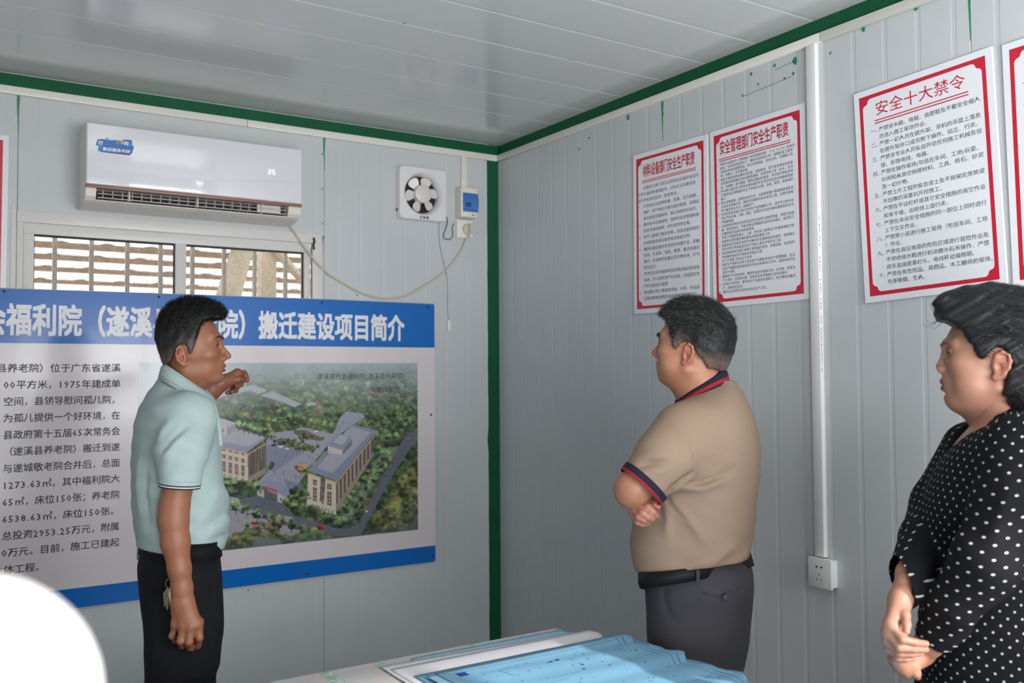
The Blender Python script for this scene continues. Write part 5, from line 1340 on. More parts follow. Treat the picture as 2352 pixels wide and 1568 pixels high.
def hem_band(c, axis, r0, r1, L, cols, m, parent, flat=(1, 1), name='sleeve_band'):
    axis = np.array(axis, float); axis /= np.linalg.norm(axis); U = np.cross(axis, (0, 1, 0)); U /= np.linalg.norm(U); V_ = np.cross(axis, U)
    n = len(cols); R_ = []; C_ = []
    for i, c_ in enumerate(cols):
        for q in (i / n, (i + .999) / n):
            R_.append(ellipse_ring(np.array(c) + axis * L * q, U * (r0 + (r1 - r0) * q) * flat[0], V_ * (r0 + (r1 - r0) * q) * flat[1])); C_.append(c_)
    return band(name, R_, m, parent, C_)
M_knit = mat('rib_knit', (170, 205, 200), rough=0.85, attr='Col', bump=0.2, bscale=900)
MINT, NAVY, WHT = (166, 186, 183), (28, 30, 44), (205, 210, 208)
hem_band(vec((0.0514, -0.1980, 1.1800)) + vec((.0017, 0, .0165)), (-.10, 0, -1), .0500, .0492, .019, (MINT, MINT, MINT, NAVY, WHT, NAVY), M_knit, pa)
# collar: high at the back, low at the front
def collar(parent, rings_, cols, m, D=(0, 1), name='collar', thick=.003):
    """rings_: (back point, front point, half width in t)"""
    R_ = []
    for b_, f_, w in rings_:
        b_, f_ = vec(b_), vec(f_); c = (b_ + f_) / 2; h_ = (f_ - b_) / 2; ds = h_[0] * D[1]
        R_.append(ellipse_ring(c, (D[1] * ds, -D[0] * ds, h_[2]), (D[0] * w, D[1] * w, 0), 48))
    fine = []; C_ = []
    n = len(cols)
    R_ = np.array(R_); t = np.linspace(0, len(R_) - 1, n * 2)
    for i in range(n):
        for q in (i / n, (i + .98) / n):
            u = q * (len(R_) - 1); k = min(int(u), len(R_) - 2); fine.append(R_[k] * (1 - u + k) + R_[k + 1] * (u - k)); C_.append(cols[i])
    return band(name, fine, m, parent, C_, thick=thick)
collar(pa, [((-0.0515, -0.0000, 1.4667), (0.0423, -0.0000, 1.4077), .056), ((-0.0610, 0.0000, 1.4832), (0.0540, -0.0000, 1.4053), .064), ((-0.0691, -0.0000, 1.4750), (0.0646, -0.0000, 1.3958), .076), ((-0.0771, 0.0000, 1.4459), (0.0741, -0.0000, 1.3585), .100)], [MINT] * 54 + [NAVY, WHT, WHT, NAVY, MINT, MINT], M_knit, DA)
props(bpy.data.objects['collar'], 'mint collar edged with dark and white stripes')
pl_ = Vol(vec((0.0885, -0.0000, 1.2792)) - .09, vec((0.0729, -0.0000, 1.3725)) + .06, .003)
pl_.chain([(0.0694, -0.0000, 1.3667), (0.0813, 0.0000, 1.3200), (0.0885, -0.0000, 1.2675)], [.010, .009, .008], k=.004)
P, Q = pl_.mesh(); make_obj('placket', P, Q, M_shA, pa)
trA = rows_px([((-0.1093, -0.0000, 1.0347), (0.0767, -0.0000, 1.0335), .130), ((-0.1207, 0.0000, 1.0002), (0.0873, -0.0000, 0.9988), .146), ((-0.1285, 0.0000, 0.9564), (0.0933, 0.0000, 0.9549), .160), ((-0.1246, -0.0000, 0.8930), (0.0971, -0.0000, 0.8915), .165), ((-0.1149, 0.0000, 0.8297), (0.0997, -0.0000, 0.8283), .165), ((-0.1087, 0.0000, 0.7723), (0.0976, -0.0000, 0.7709), .160), ((-0.1035, -0.0000, 0.7035), (0.0886, -0.0000, 0.7022), .158)])
v = Vol((-.19, -.23, .04), (.20, .23, 1.0), .007)
v.loft(turn(trA, DA), n=2.3, rot=math.atan2(-DA[0], DA[1]))
for t in (-1, 1):
    v.chain([across((-0.0021, -0.0000, 0.7830), DA, t * .080), across((-0.0163, -0.0000, 0.6366), DA, t * .086), across((.005, 0, .30), DA, t * .09), across((0, 0, .07), DA, t * .09)], [.090, .082, .070, .062], k=.03)
    fold(v, [across((0.0144, 0.0000, 0.9439), DA, t * .160), across((0.0291, -0.0000, 0.7943), DA, t * .160), across((0.0160, -0.0000, 0.6455), DA, t * .155)], [.004, .008, .005])
crease(v, [(0.0874, -0.1650, 0.9772), (0.0975, -0.1720, 0.9303), (0.1041, -0.1650, 0.8696)], [.002, .004, .003]); fold(v, [(0.0987, -0.1500, 0.9632), (0.1121, -0.1500, 0.9090), (0.1125, -0.1400, 0.8200)], [.004, .009, .006])
v.wrinkle(lambda x, y, z: .0015 * np.sin(40 * z + 30 * x + 15 * y) * np.sin(25 * x - 18 * z))
P, Q = v.mesh()
M_trA = mat('black_trouser_cloth', (20, 21, 25), rough=0.85, spec=0.25, noise=0.1, nscale=120, bump=0.1, bscale=600)
make_obj('trousers', P, Q, M_trA, pa)
bl = [belt_ring((-0.1220, -0.0000, 1.0210), (0.0493, -0.1500, 1.0286), (0.0896, -0.0000, 1.0172)), belt_ring((-0.1275, -0.0000, 0.9771), (0.0523, -0.1580, 0.9868), (0.0932, -0.0000, 0.9756))]
band('belt', bl, mat('black_belt', (16, 16, 18), rough=0.75, spec=0.2), pa, thick=.003)
kr = MB(); kc = vec((0.0333, -0.2150, 0.9457)); kr.tube([kc + vec((.008 * math.cos(q), 0, .011 * math.sin(q))) for q in np.linspace(0, 2 * PI, 17)], .0012, 6)
kr.tube([kc + vec((0, 0, .011)), kc + vec((.001, .01, .035)), kc + vec((.002, .03, .05))], .001, 6)
for dx, L in ((-.009, .055), (-.003, .062), (.004, .052)):
    kr.add([kc + vec((dx * .3 - .002, 0, -.010)), kc + vec((dx * .3 + .002, 0, -.010)), kc + vec((dx + .0035, -.002, -.024)), kc + vec((dx + .002, -.002, -L)), kc + vec((dx - .002, -.002, -L)), kc + vec((dx - .0045, -.002, -.024))], [(0, 1, 2, 3, 4, 5)])
ko = kr.build('keys', mat('brassy_steel', (130, 122, 96), rough=0.35, metal=0.8)); ko.parent = pa
shoes(pa, [tuple(across((0, 0, 0), DA, t * .09)[:2]) for t in (-1, 1)], (DA[1], -DA[0]))
legsA = [[(across((.0, 0, .86), DA, t * .07), .06), (across((.0, 0, .50), DA, t * .088), .052), (across((0, 0, .10), DA, t * .09), .042)] for t in (-1, 1)]
P, Q = coarse_body(turn([r_ for r_ in torsoA if r_[0] > .96], DA), -.020, vec((-0.0058, -0.0000, 1.4547))[2], (-.01, 0), [[((0.0448, -0.1200, 1.3267), .06), ((0.0522, -0.1950, 1.2128), .046)], [((-0.0387, 0.1200, 1.3143), .06), ((-0.0603, 0.2400, 1.3590), .045)]], legsA, rot=math.atan2(-DA[0], DA[1]))
P, Q, C_ = merge([headA, hA1, hA2, (P, Q, np.tile(LC(SK_A), (len(P), 1)))])
make_obj('body', P, Q, M_skA, pa, C_)
eyes(pa, RA, TA, SA * np.array((1, 1, upA)), look=(-.1, 1, -.05)); lids_and_brows(pa, PhA, upA, RA, TA, SA, M_brow, thick=.0026, lash=.0013)
polyA = [(.100, .106), (.110, .124), (.092, .146), (.050, .161), (.006, .166), (-.037, .152), (-.064, .130), (-.078, .092), (-.080, .055), (-.068, .008), (-.060, -.016), (-.044, -.012), (-.032, .003), (-.024, .020), (-.012, .036), (.004, .036), (.011, .012), (.020, .014), (.028, .036), (.036, .058), (.043, .084), (.052, .098), (.075, .106)]
P, Q = hair_cap(polyA, (0, .012, .050), (.0845, .125, .125), k=.008, wr=lambda x, y, z: .0012 * np.sin(210 * x + 60 * z) * np.sin(190 * y - 90 * z))
HA = xform(P, RA, TA, SA); NA_ = vnormals(HA, Q)
fadeA = np.clip((P[:, 2] - .030) / .035 + np.clip((-P[:, 1] - .0) * 22, 0, 1), 0, 1)[:, None]
hcol = lambda f, a, b: LC(a) * (1 - f) + LC(b) * f
hA_ = make_obj('hair', HA, Q, M_hair, pa, hcol(fadeA, (84, 70, 62), (17, 16, 18)))
ztop = TA[2]
strands(HA, Q, NA_, hA_, M_hair, 'hair_strands', 26000, lambda p, r_: np.clip(.0045 + (p[:, 2] - ztop - .06) * .085, .003, .0115) * r_.uniform(.6, 1.3, len(p)),
        lambda p, n, r_: (n * .8 + np.array((.45, 0, .30)) + r_.normal(0, .22, p.shape), r_.normal(0, .12, p.shape)), width=.00045, seed=2, colfn=lambda p, r_: np.repeat(r_.uniform(.003, .012, (len(p), 1)), 3, 1))

# ================================================================== greying man in the tan polo shirt, arms folded, seen from behind
SK_B = (176, 122, 96); LIP_B = (140, 82, 76)
pb = thing('person', (1.8426, 1.9053, 0.0), 'greying man in a tan polo shirt with navy and red collar, arms folded', 'person', rotz=-YAW)
M_skB = skin_mat('skin_ruddy', SK_B)
RB = headmat((-math.cos(.47), math.sin(.47)), .07); TB = vec((-0.0115, -0.0000, 1.4964)); SB = np.array((1.0, 1.0, 1.0))
upB, dnB, bkB = 1.12, .90, 1.0
P, Q = head_sdf(up=upB, dn=dnB, back=bkB, nose=.3, fat=.007, jaw=1.12, chin=-.004, neck=((0, -.018, -.045), (0, -.035, -.15)), nr=.061)
PhB = P
headB = (xform(P, RB, TB, SB), Q, face_cols(P, upB, dnB, bkB, SK_B, LIP_B, (186, 110, 94)))
# left arm (near): upper arm forward, elbow bent, forearm across; right hand comes out under it
v = Vol((-.34, -.33, .98), (.02, .12, 1.30), .003)
v.chain([(-0.1526, -0.1850, 1.2044), (-0.2040, -0.1950, 1.1556), (-0.2095, -0.1850, 1.1465), (-0.1305, -0.0300, 1.0874), (-0.0446, 0.0500, 1.0695)], [.052, .0450, .0430, .038, .034], k=.012)
P, Q = v.mesh(); aB1 = (P, Q, np.tile(LC(SK_B), (len(P), 1)))
P, Q = hand_sdf((-0.1843, -0.1300, 1.1246), [((-0.1473, 0.0200, 1.0926), .034), ((-0.1780, -0.1000, 1.1184), .028)], [(-0.1835, -0.1820, 1.1225), (-0.1948, -0.1900, 1.1125), (-0.2012, -0.1860, 1.0997), (-0.2001, -0.1760, 1.0836)],
    [[(-0.1705, -0.2150, 1.1092), (-0.1584, -0.2150, 1.0958), (-0.1492, -0.2050, 1.0854)], [(-0.1850, -0.2220, 1.0948), (-0.1718, -0.2220, 1.0848), (-0.1604, -0.2120, 1.0777)], [(-0.1942, -0.2160, 1.0841), (-0.1810, -0.2160, 1.0763), (-0.1685, -0.2060, 1.0713)], [(-0.1961, -0.2040, 1.0701), (-0.1842, -0.2060, 1.0648), (-0.1674, -0.1980, 1.0645)]],
    [(-0.1697, -0.1400, 1.1236), (-0.1611, -0.1750, 1.1191), (-0.1500, -0.1900, 1.1122), (-0.1422, -0.1900, 1.1065)], r=.0092, wr=.027, pr=.0125)
aB2 = (P, Q, np.tile(LC((180, 122, 104)), (len(P), 1)))
torsoB = rows_px([((0.0606, -0.0000, 1.4278), (0.1019, -0.0000, 1.4275), .045), ((0.0214, -0.0000, 1.4086), (0.1211, -0.0000, 1.4079), .095), ((-0.0251, -0.0000, 1.3871), (0.1353, 0.0000, 1.3860), .140), ((-0.0619, 0.0000, 1.3606), (0.1470, -0.0000, 1.3592), .180), ((-0.0842, -0.0000, 1.3268), (0.1611, -0.0000, 1.3252), .205), ((-0.1016, -0.0000, 1.2943), (0.1703, -0.0000, 1.2924), .215), ((-0.1169, 0.0000, 1.2339), (0.1790, -0.0000, 1.2319), .215),
    ((-0.1372, 0.0000, 1.1616), (0.1754, -0.0000, 1.1594), .208), ((-0.1622, 0.0000, 1.0954), (0.1646, 0.0000, 1.0932), .203), ((-0.1871, -0.0000, 1.0354), (0.1588, -0.0000, 1.0331), .200), ((-0.1949, 0.0000, 0.9874), (0.1520, -0.0000, 0.9851), .198), ((-0.1930, -0.0000, 0.9454), (0.1405, -0.0000, 0.9432), .194), ((-0.1824, -0.0000, 0.9154), (0.1303, 0.0000, 0.9133), .190), ((-0.1732, 0.0000, 0.8794), (0.1201, -0.0000, 0.8774), .184)])
v = Vol((-.25, -.32, .90), (.22, .30, 1.46), .0055)
v.loft(turn(torsoB, DB), n=2.35, rot=math.atan2(-DB[0], DB[1]))
v.cap((-0.0612, -0.1350, 1.2847), (-0.1185, -0.1850, 1.2300), .088, .080, k=.04); v.cone_cut((-0.1185, -0.1850, 1.2300), (-0.1853, -0.1980, 1.1603), .080, .0615, k=.015)
v.chain([(-0.0115, 0.1350, 1.2666), (-0.0732, 0.1700, 1.1874), (-0.1285, 0.1500, 1.1259)], [.085, .075, .062], k=.04, kj=.02)
seam = [(-0.1161, -0.2050, 1.3276), (-0.0965, -0.2320, 1.3134), (-0.0836, -0.2620, 1.2878), (-0.0699, -0.2620, 1.2496), (-0.0609, -0.2350, 1.2088)]
v.pleat(seam, .0045, .0062)
crease(v, [(-0.0562, -0.2220, 1.2020), (-0.0851, -0.2450, 1.1827), (-0.1111, -0.2350, 1.1620), (-0.1331, -0.2120, 1.1328)], [.006, .011, .010, .007], k=.010)
crease(v, [(-0.0909, -0.2150, 1.1661), (-0.0339, -0.2080, 1.1671), (0.0291, -0.2020, 1.1904), (0.0603, -0.1900, 1.2113)], [.003, .005, .004, .002], k=.008)
fold(v, [(-0.0884, -0.2000, 1.1532), (-0.0302, -0.2000, 1.1550), (0.0368, -0.1920, 1.1781)], [.006, .012, .005])
fold(v, [(-0.1237, -0.1950, 1.1216), (-0.0883, -0.1950, 1.0935), (-0.0431, -0.1900, 1.0479), (-0.0225, -0.1850, 1.0079)], [.008, .012, .010, .005]); fold(v, [(-0.1299, -0.1900, 1.1042), (-0.1191, -0.1900, 1.0707), (-0.1155, -0.1850, 1.0197)], [.006, .010, .004])
crease(v, [(-0.1208, -0.2050, 1.1340), (-0.1025, -0.2000, 1.1021), (-0.0668, -0.1980, 1.0660)], [.005, .006, .002]); crease(v, [(-0.1328, -0.1950, 1.1105), (-0.1279, -0.1900, 1.0819), (-0.1251, -0.1850, 1.0588)], [.005, .005, .002])
fold(v, [(-0.2144, -0.2300, 1.2237), (-0.1747, -0.2620, 1.2438), (-0.1266, -0.2680, 1.2397)], [.003, .009, .004]); fold(v, [(-0.2035, -0.2450, 1.1922), (-0.1643, -0.2620, 1.2014), (-0.1118, -0.2620, 1.2152)], [.003, .008, .004]); crease(v, [(-0.2099, -0.2450, 1.2076), (-0.1709, -0.2720, 1.2230), (-0.1225, -0.2750, 1.2295)], [.002, .006, .002])
fold(v, [(0.0431, -0.1500, 0.9491), (0.0897, -0.1000, 0.9628), (0.1285, -0.0500, 0.9941)], [.005, .009, .004]); fold(v, [(-0.0549, -0.1860, 0.9470), (0.0027, -0.1800, 0.9677), (0.0668, -0.1500, 1.0122)], [.004, .008, .004])
v.wrinkle(lambda x, y, z: .0015 * np.sin(38 * x + 30 * z + 12 * y) * np.sin(22 * z - 27 * x + 1) * np.clip((1.15 - z) * 6, .25, 1) + .0005 * np.sin(110 * z + 50 * x))
v.half((-0.1693, 0.0000, 0.9045), plane_n((-0.1693, 0.0000, 0.9045), (-0.0558, -0.1900, 0.9434), (0.1283, 0.0000, 0.9385)))
P, Q = v.mesh()
M_shB = mat('tan_pique', (156, 133, 114), rough=0.85, noise=0.025, nscale=180, bump=0.15, bscale=700, spec=0.25)
make_obj('polo_shirt', P, Q, M_shB, pb)
axB = vec((-0.1853, -0.1980, 1.1603)) - vec((-0.1538, -0.1920, 1.1928))
TAN, NAV2, RED = (156, 133, 114), (24, 22, 48), (165, 22, 38)
hem_band(vec((-0.1853, -0.1980, 1.1603)) - axB / np.linalg.norm(axB) * .0195, axB, .0685, .0660, .0235, (NAV2, NAV2, NAV2, NAV2, NAV2, RED, RED), M_knit, pb)
collar(pb, [((0.0706, -0.0000, 1.4496), (-0.0367, 0.0300, 1.3889), .060), ((0.0817, 0.0000, 1.4617), (-0.0440, 0.0300, 1.3902), .068), ((0.0901, -0.0000, 1.4531), (-0.0565, 0.0300, 1.3780), .084), ((0.0981, -0.0000, 1.4202), (-0.0730, 0.0300, 1.3352), .116)], [NAV2] * 25 + [RED] * 3 + [NAV2] * 3, M_knit, DB)
trB = rows_px([((-0.1325, -0.0000, 0.9534), (0.1213, 0.0000, 0.9517), .165), ((-0.1449, -0.0000, 0.9223), (0.1401, 0.0000, 0.9204), .176), ((-0.1524, -0.0000, 0.9008), (0.1519, -0.0000, 0.8988), .185), ((-0.1529, 0.0000, 0.8613), (0.1536, 0.0000, 0.8592), .190), ((-0.1501, 0.0000, 0.7872), (0.1476, -0.0000, 0.7852), .190), ((-0.1462, 0.0000, 0.7120), (0.1368, -0.0000, 0.7101), .185), ((-0.1410, 0.0000, 0.6393), (0.1236, -0.0000, 0.6376), .180)])
v = Vol((-.20, -.26, .04), (.20, .26, .96), .007)
v.loft(turn(trB, DB), n=2.4, rot=math.atan2(-DB[0], DB[1]))
for t in (-1, 1):
    v.chain([across((0.0000, 0.0000, 0.7468), DB, t * .090), across((-0.0081, 0.0000, 0.5945), DB, t * .094), across((0, 0, .30), DB, t * .10), across((0, 0, .07), DB, t * .10)], [.102, .096, .080, .070], k=.03)
v.chain([(-0.1215, -0.1720, 0.9055), (-0.1224, -0.1800, 0.8516), (-0.1127, -0.1860, 0.8142), (-0.0938, -0.1920, 0.7991)], [.0028] * 4, k=.004); crease(v, [(-0.1184, -0.1800, 0.9017), (-0.1196, -0.1900, 0.8540), (-0.1088, -0.1960, 0.8168), (-0.0930, -0.2000, 0.8034)], [.003] * 4, k=.004)
v.chain([(-0.0341, -0.1950, 0.8846), (0.0162, -0.1900, 0.8897), (0.0710, -0.1680, 0.9033)], [.0022] * 3, k=.003); v.chain([(-0.0333, -0.1960, 0.8759), (0.0170, -0.1910, 0.8799), (0.0731, -0.1680, 0.8943)], [.0022] * 3, k=.003)
v.wrinkle(lambda x, y, z: .0014 * np.sin(34 * z + 26 * x + 15 * y) * np.sin(22 * x - 15 * z))
P, Q = v.mesh()
M_trB = mat('charcoal_trouser_cloth', (64, 62, 68), rough=0.85, noise=0.06, nscale=150, bump=0.15, bscale=600)
trB_o = make_obj('trousers', P, Q, M_trB, pb)
btn = MB(); bc_ = vec((0.0269, -0.1960, 0.8766)); btn.tube([bc_ + (0, .01, 0), bc_ + (0, -.002, 0)], .007, 12); bo = btn.build('pocket_button', mat('dark_button', (30, 30, 36), rough=0.4)); bo.parent = pb
bl = [belt_ring((-0.1644, 0.0000, 0.9081), (-0.0774, -0.1860, 0.9461), (0.1406, -0.0000, 0.9516)), belt_ring((-0.1577, 0.0000, 0.8601), (-0.0786, -0.1900, 0.9114), (0.1497, 0.0000, 0.9131))]
M_belt = mat('black_belt_leather', (20, 20, 23), rough=0.6, spec=0.3)
band('belt', bl, M_belt, pb, thick=.003)
bk_ = MB(); q0 = vec((-0.1616, -0.0300, 0.8835)); bk_.box(q0 - (.009, .03, .019), q0 + (.006, .03, .019)); bo = bk_.build('buckle', M_belt, bevel=.003); bo.parent = pb
for x, y, w in ((1603, 1322, -.195), (1483, 1334, -.10)):
    c = vec((-0.0414, -0.1900, 0.9289) if x == 1603 else (-0.1486, -0.1350, 0.9087)); lb = MB(); lb.box(c - (.004, .003, .015), c + (.004, .004, .015)); bo = lb.build('belt_loop', M_trB); bo.parent = pb
shoes(pb, [tuple(across((0, 0, 0), DB, t * .10)[:2]) for t in (-1, 1)], (-DB[1], DB[0]))
legsB = [[(across((.0, 0, .82), DB, t * .07), .07), (across((.0, 0, .50), DB, t * .095), .060), (across((0, 0, .10), DB, t * .10), .048)] for t in (-1, 1)]
P, Q = coarse_body(turn(torsoB, DB), -.024, vec((-0.0000, -0.0000, 1.4452))[2], (.02, 0), [[((-0.0550, -0.1200, 1.2837), .07), ((-0.1519, -0.1800, 1.1983), .056)], [((-0.0104, 0.1200, 1.2676), .07), ((-0.1072, 0.1200, 1.1418), .05), ((-0.1473, 0.0200, 1.0926), .038)]], legsB, rot=math.atan2(-DB[0], DB[1]))
P, Q, C_ = merge([headB, aB1, aB2, (P, Q, np.tile(LC(SK_B), (len(P), 1)))])
make_obj('body', P, Q, M_skB, pb, C_)
eyes(pb, RB, TB, SB * np.array((1, 1, upB)), look=(0, 1, .1)); lids_and_brows(pb, PhB, upB, RB, TB, SB, M_brow, thick=.0036, lash=.0010)
polyB = [(.094, .112), (.104, .126), (.090, .146), (.060, .160), (.017, .168), (-.04, .164), (-.080, .146), (-.102, .118), (-.112, .090), (-.113, .060), (-.108, .018), (-.100, -.010), (-.094, -.036), (-.060, -.030), (-.052, -.010), (-.036, .006), (-.022, .026), (-.004, .044), (.010, .034), (.026, .018), (.036, .028), (.043, .056), (.047, .075), (.056, .094), (.074, .108)]
P, Q = hair_cap(polyB, (0, -.008, .050), (.0865, .122, .123), k=.009, wr=lambda x, y, z: .0013 * np.sin(150 * x + 90 * z + 60 * y) * np.sin(120 * y - 80 * z))
HB = xform(P, RB, TB, SB); NB_ = vnormals(HB, Q)
# signed height above the fade line round the ear and nape
fadeB = lambda y, z: np.clip((z + .012 - np.clip(.062 - np.abs(y - .012), 0, .062) * 1.05) / .030, 0, 1)
fB = fadeB(P[:, 1], P[:, 2])[:, None]
hB_ = make_obj('hair', HB, Q, M_hair, pb, hcol(fB, (112, 94, 82), (22, 23, 25)))
def colB(p, r_):
    q = (p - TB) @ RB; f = fadeB(q[:, 1], q[:, 2]); g = r_.random(len(p))
    lum = np.where(g < .07 + .40 * (1 - f), r_.uniform(.06, .20, len(p)), r_.uniform(.006, .020, len(p))); return np.stack([lum, lum * .98, lum * .95], 1)
strands(HB, Q, NB_, hB_, M_hair, 'hair_strands', 30000, lambda p, r_: np.clip(.005 + (p[:, 2] - TB[2] - .02) * .14, .004, .022) * r_.uniform(.6, 1.25, len(p)),
        lambda p, n, r_: (n * .62 + RB[:, 1] * .75 * np.clip((p[:, 2:3] - TB[2] - .02) / .1, -.2, 1) + np.array((0, 0, -1.0)) * np.clip(1 - (p[:, 2:3] - TB[2]) / .13, .1, 1) * .8 + r_.normal(0, .18, p.shape), -n * .22 + r_.normal(0, .05, p.shape)), width=.00045, seed=4, colfn=colB)

# ================================================================== woman in the dotted black blouse, hands clasped
SK_W = (166, 119, 99); LIP_W = (128, 62, 70)
pw = thing('person', (1.8802, 1.1074, 0.0), 'woman with short swept-back black hair in a black blouse with white dots, hands clasped', 'person', rotz=-YAW)
M_skW = skin_mat('skin_fair', SK_W)
RW = headmat((-math.cos(.41), math.sin(.41)), -.01); TW = vec((0.0372, 0.0200, 1.4587)); SW = np.array((.97, .985, .98))
upW, dnW, bkW = 1.04, 1.06, 1.05
P, Q = head_sdf(up=upW, dn=dnW, back=bkW, nose=-.9, fat=.005, jaw=1.08, chin=-.002, female=True, neck=((0, -.016, -.045), (0, -.028, -.17)), nr=.052)
PhW = P
headW = (xform(P, RW, TW, SW), Q, face_cols(P, upW, dnW, bkW, SK_W, LIP_W, (172, 104, 90)))
armW1 = [((-0.2087, -0.1120, 1.0363), .023)]
P, Q = hand_sdf((-0.2337, -0.1400, 1.0094), armW1, [(-0.2692, -0.1800, 0.9737), (-0.2737, -0.1760, 0.9580), (-0.2700, -0.1680, 0.9411), (-0.2613, -0.1580, 0.9243)],
    [[(-0.2580, -0.2050, 0.9531), (-0.2347, -0.2050, 0.9473), (-0.2102, -0.1950, 0.9419)], [(-0.2619, -0.2000, 0.9365), (-0.2369, -0.2020, 0.9345), (-0.2090, -0.1900, 0.9300)], [(-0.2581, -0.1900, 0.9231), (-0.2353, -0.1900, 0.9221), (-0.2146, -0.1800, 0.9198)], [(-0.2558, -0.1760, 0.9108), (-0.2394, -0.1760, 0.9082), (-0.2229, -0.1680, 0.9065)]],
    [(-0.2368, -0.1550, 1.0015), (-0.2410, -0.1800, 0.9914), (-0.2460, -0.1950, 0.9776), (-0.2483, -0.2000, 0.9669)], r=.0074, wr=.024, h=.0019, pr=.0110, kf=.003)
hW1 = (P, Q, np.tile(LC(SK_W), (len(P), 1)))
P, Q = hand_sdf((-0.1792, -0.1100, 0.9022), [((-0.1493, -0.1500, 0.9765), .033), ((-0.1727, -0.1250, 0.9241), .026)], [(-0.2419, -0.1500, 0.9012), (-0.2388, -0.1460, 0.8909), (-0.2315, -0.1400, 0.8807), (-0.2199, -0.1300, 0.8709)],
    [[(-0.2415, -0.1200, 0.8921), (-0.2349, -0.1000, 0.8962), (-0.2242, -0.0950, 0.8998)], [(-0.2396, -0.1150, 0.8822), (-0.2348, -0.0950, 0.8862), (-0.2223, -0.0900, 0.8898)], [(-0.2310, -0.1100, 0.8705), (-0.2279, -0.0900, 0.8728), (-0.2153, -0.0850, 0.8780)], [(-0.2172, -0.1050, 0.8596), (-0.2157, -0.0850, 0.8592), (-0.2049, -0.0800, 0.8644)]],
    [(-0.1995, -0.1250, 0.8967), (-0.2096, -0.1400, 0.8831), (-0.2074, -0.1420, 0.8704), (-0.2021, -0.1350, 0.8624)], r=.0078, wr=.024, h=.0019, pr=.0125, kf=.003)
hW2 = (P, Q, np.tile(LC(SK_W), (len(P), 1)))
torsoW = rows_px([((0.0439, -0.0000, 1.3738), (0.1094, -0.0000, 1.3733), .050), ((0.0089, 0.0000, 1.3586), (0.1345, 0.0000, 1.3577), .085), ((-0.0253, -0.0000, 1.3379), (0.1522, -0.0000, 1.3367), .135), ((-0.0627, -0.0000, 1.2973), (0.1765, -0.0000, 1.2957), .180), ((-0.0863, -0.0000, 1.2612), (0.1865, -0.0000, 1.2594), .188), ((-0.1071, 0.0000, 1.2252), (0.1900, -0.0000, 1.2231), .187),
    ((-0.1262, 0.0000, 1.1846), (0.1861, 0.0000, 1.1825), .184), ((-0.1326, -0.0000, 1.1395), (0.1758, -0.0000, 1.1374), .178), ((-0.1319, 0.0000, 1.0900), (0.1654, -0.0000, 1.0880), .175), ((-0.1351, -0.0000, 1.0271), (0.1618, -0.0000, 1.0251), .180), ((-0.1403, -0.0000, 0.9553), (0.1689, -0.0000, 0.9533), .190), ((-0.1455, -0.0000, 0.8838), (0.1777, -0.0000, 0.8816), .200), ((-0.1444, -0.0000, 0.8124), (0.1829, 0.0000, 0.8102), .205), ((-0.1388, -0.0000, 0.7412), (0.1810, -0.0000, 0.7390), .205)])
v = Vol((-.22, -.30, .70), (.24, .30, 1.42), .0055)
v.loft(turn(torsoW, DW), n=2.2, zlo=.76, rot=math.atan2(-DW[0], DW[1]))
far = [((0.0416, 0.1200, 1.2732), .066), ((-0.0427, 0.1000, 1.1565), .060), ((-0.1102, 0.0200, 1.0953), .052), ((-0.1930, -0.0900, 1.0484), .042), ((-0.2320, -0.1380, 1.0139), .0345)]
near = [((0.0091, -0.1350, 1.2985), .070), ((-0.0465, -0.1950, 1.2060), .062), ((-0.1018, -0.2050, 1.0948), .056), ((-0.1456, -0.1700, 1.0062), .046), ((-0.1705, -0.1300, 0.9330), .036)]
for ch in (far, near):
    v.chain([p for p, _ in ch[:-1]], [r_ for _, r_ in ch[:-1]], k=.03, kj=.018)
    v.cone_cut(ch[-2][0], ch[-1][0], ch[-2][1], ch[-1][1], k=.012)
v.cap((-0.2473, -0.1250, 0.9941), (-0.2511, -0.1100, 0.9685), .016, .008, k=.012)
for pts, r_ in (([(-0.1222, -0.1500, 1.2421), (-0.1489, -0.1500, 1.1756), (-0.1588, -0.1500, 1.1091)], .009), ([(-0.0666, -0.1900, 1.2789), (-0.0899, -0.2000, 1.2069), (-0.1153, -0.1900, 1.1325)], .010), ([(-0.0692, -0.2000, 1.0613), (-0.0277, -0.2000, 1.0933), (0.0247, -0.1800, 1.1053)], .010), ([(-0.1225, -0.1900, 1.0029), (-0.0781, -0.2000, 1.0292), (-0.0285, -0.2000, 1.0611)], .012), ([(-0.1652, -0.1900, 0.9224), (-0.1206, -0.2000, 0.9492), (-0.0473, -0.2000, 0.9647)], .009)):
    fold(v, pts, [.004, r_, .004])
v.wrinkle(lambda x, y, z: .0018 * np.sin(32 * x + 26 * z + 14 * y) * np.sin(24 * z - 30 * x))
# V neck opening
zt, zb = vec((0.0441, -0.0000, 1.3829))[2], vec((-0.0438, 0.0000, 1.2519))[2]
g = np.meshgrid(*v.ax, indexing='ij', sparse=True)
q_ = (g[2] - zb) / (zt - zb); ctr = .055
a_ = (g[0] - ctr) * DW[0] + g[1] * DW[1]; f_ = -(g[0] - ctr) * DW[1] + g[1] * DW[0]
wedge = np.maximum(np.maximum((.125 - .125 * q_) - f_, np.abs(a_ + .02 * q_) - np.clip(.012 + .095 * q_, 0, .12)), -(g[2] - zb)).astype(np.float32)
v.d = np.maximum(v.d, -wedge)
P, Q = v.mesh()
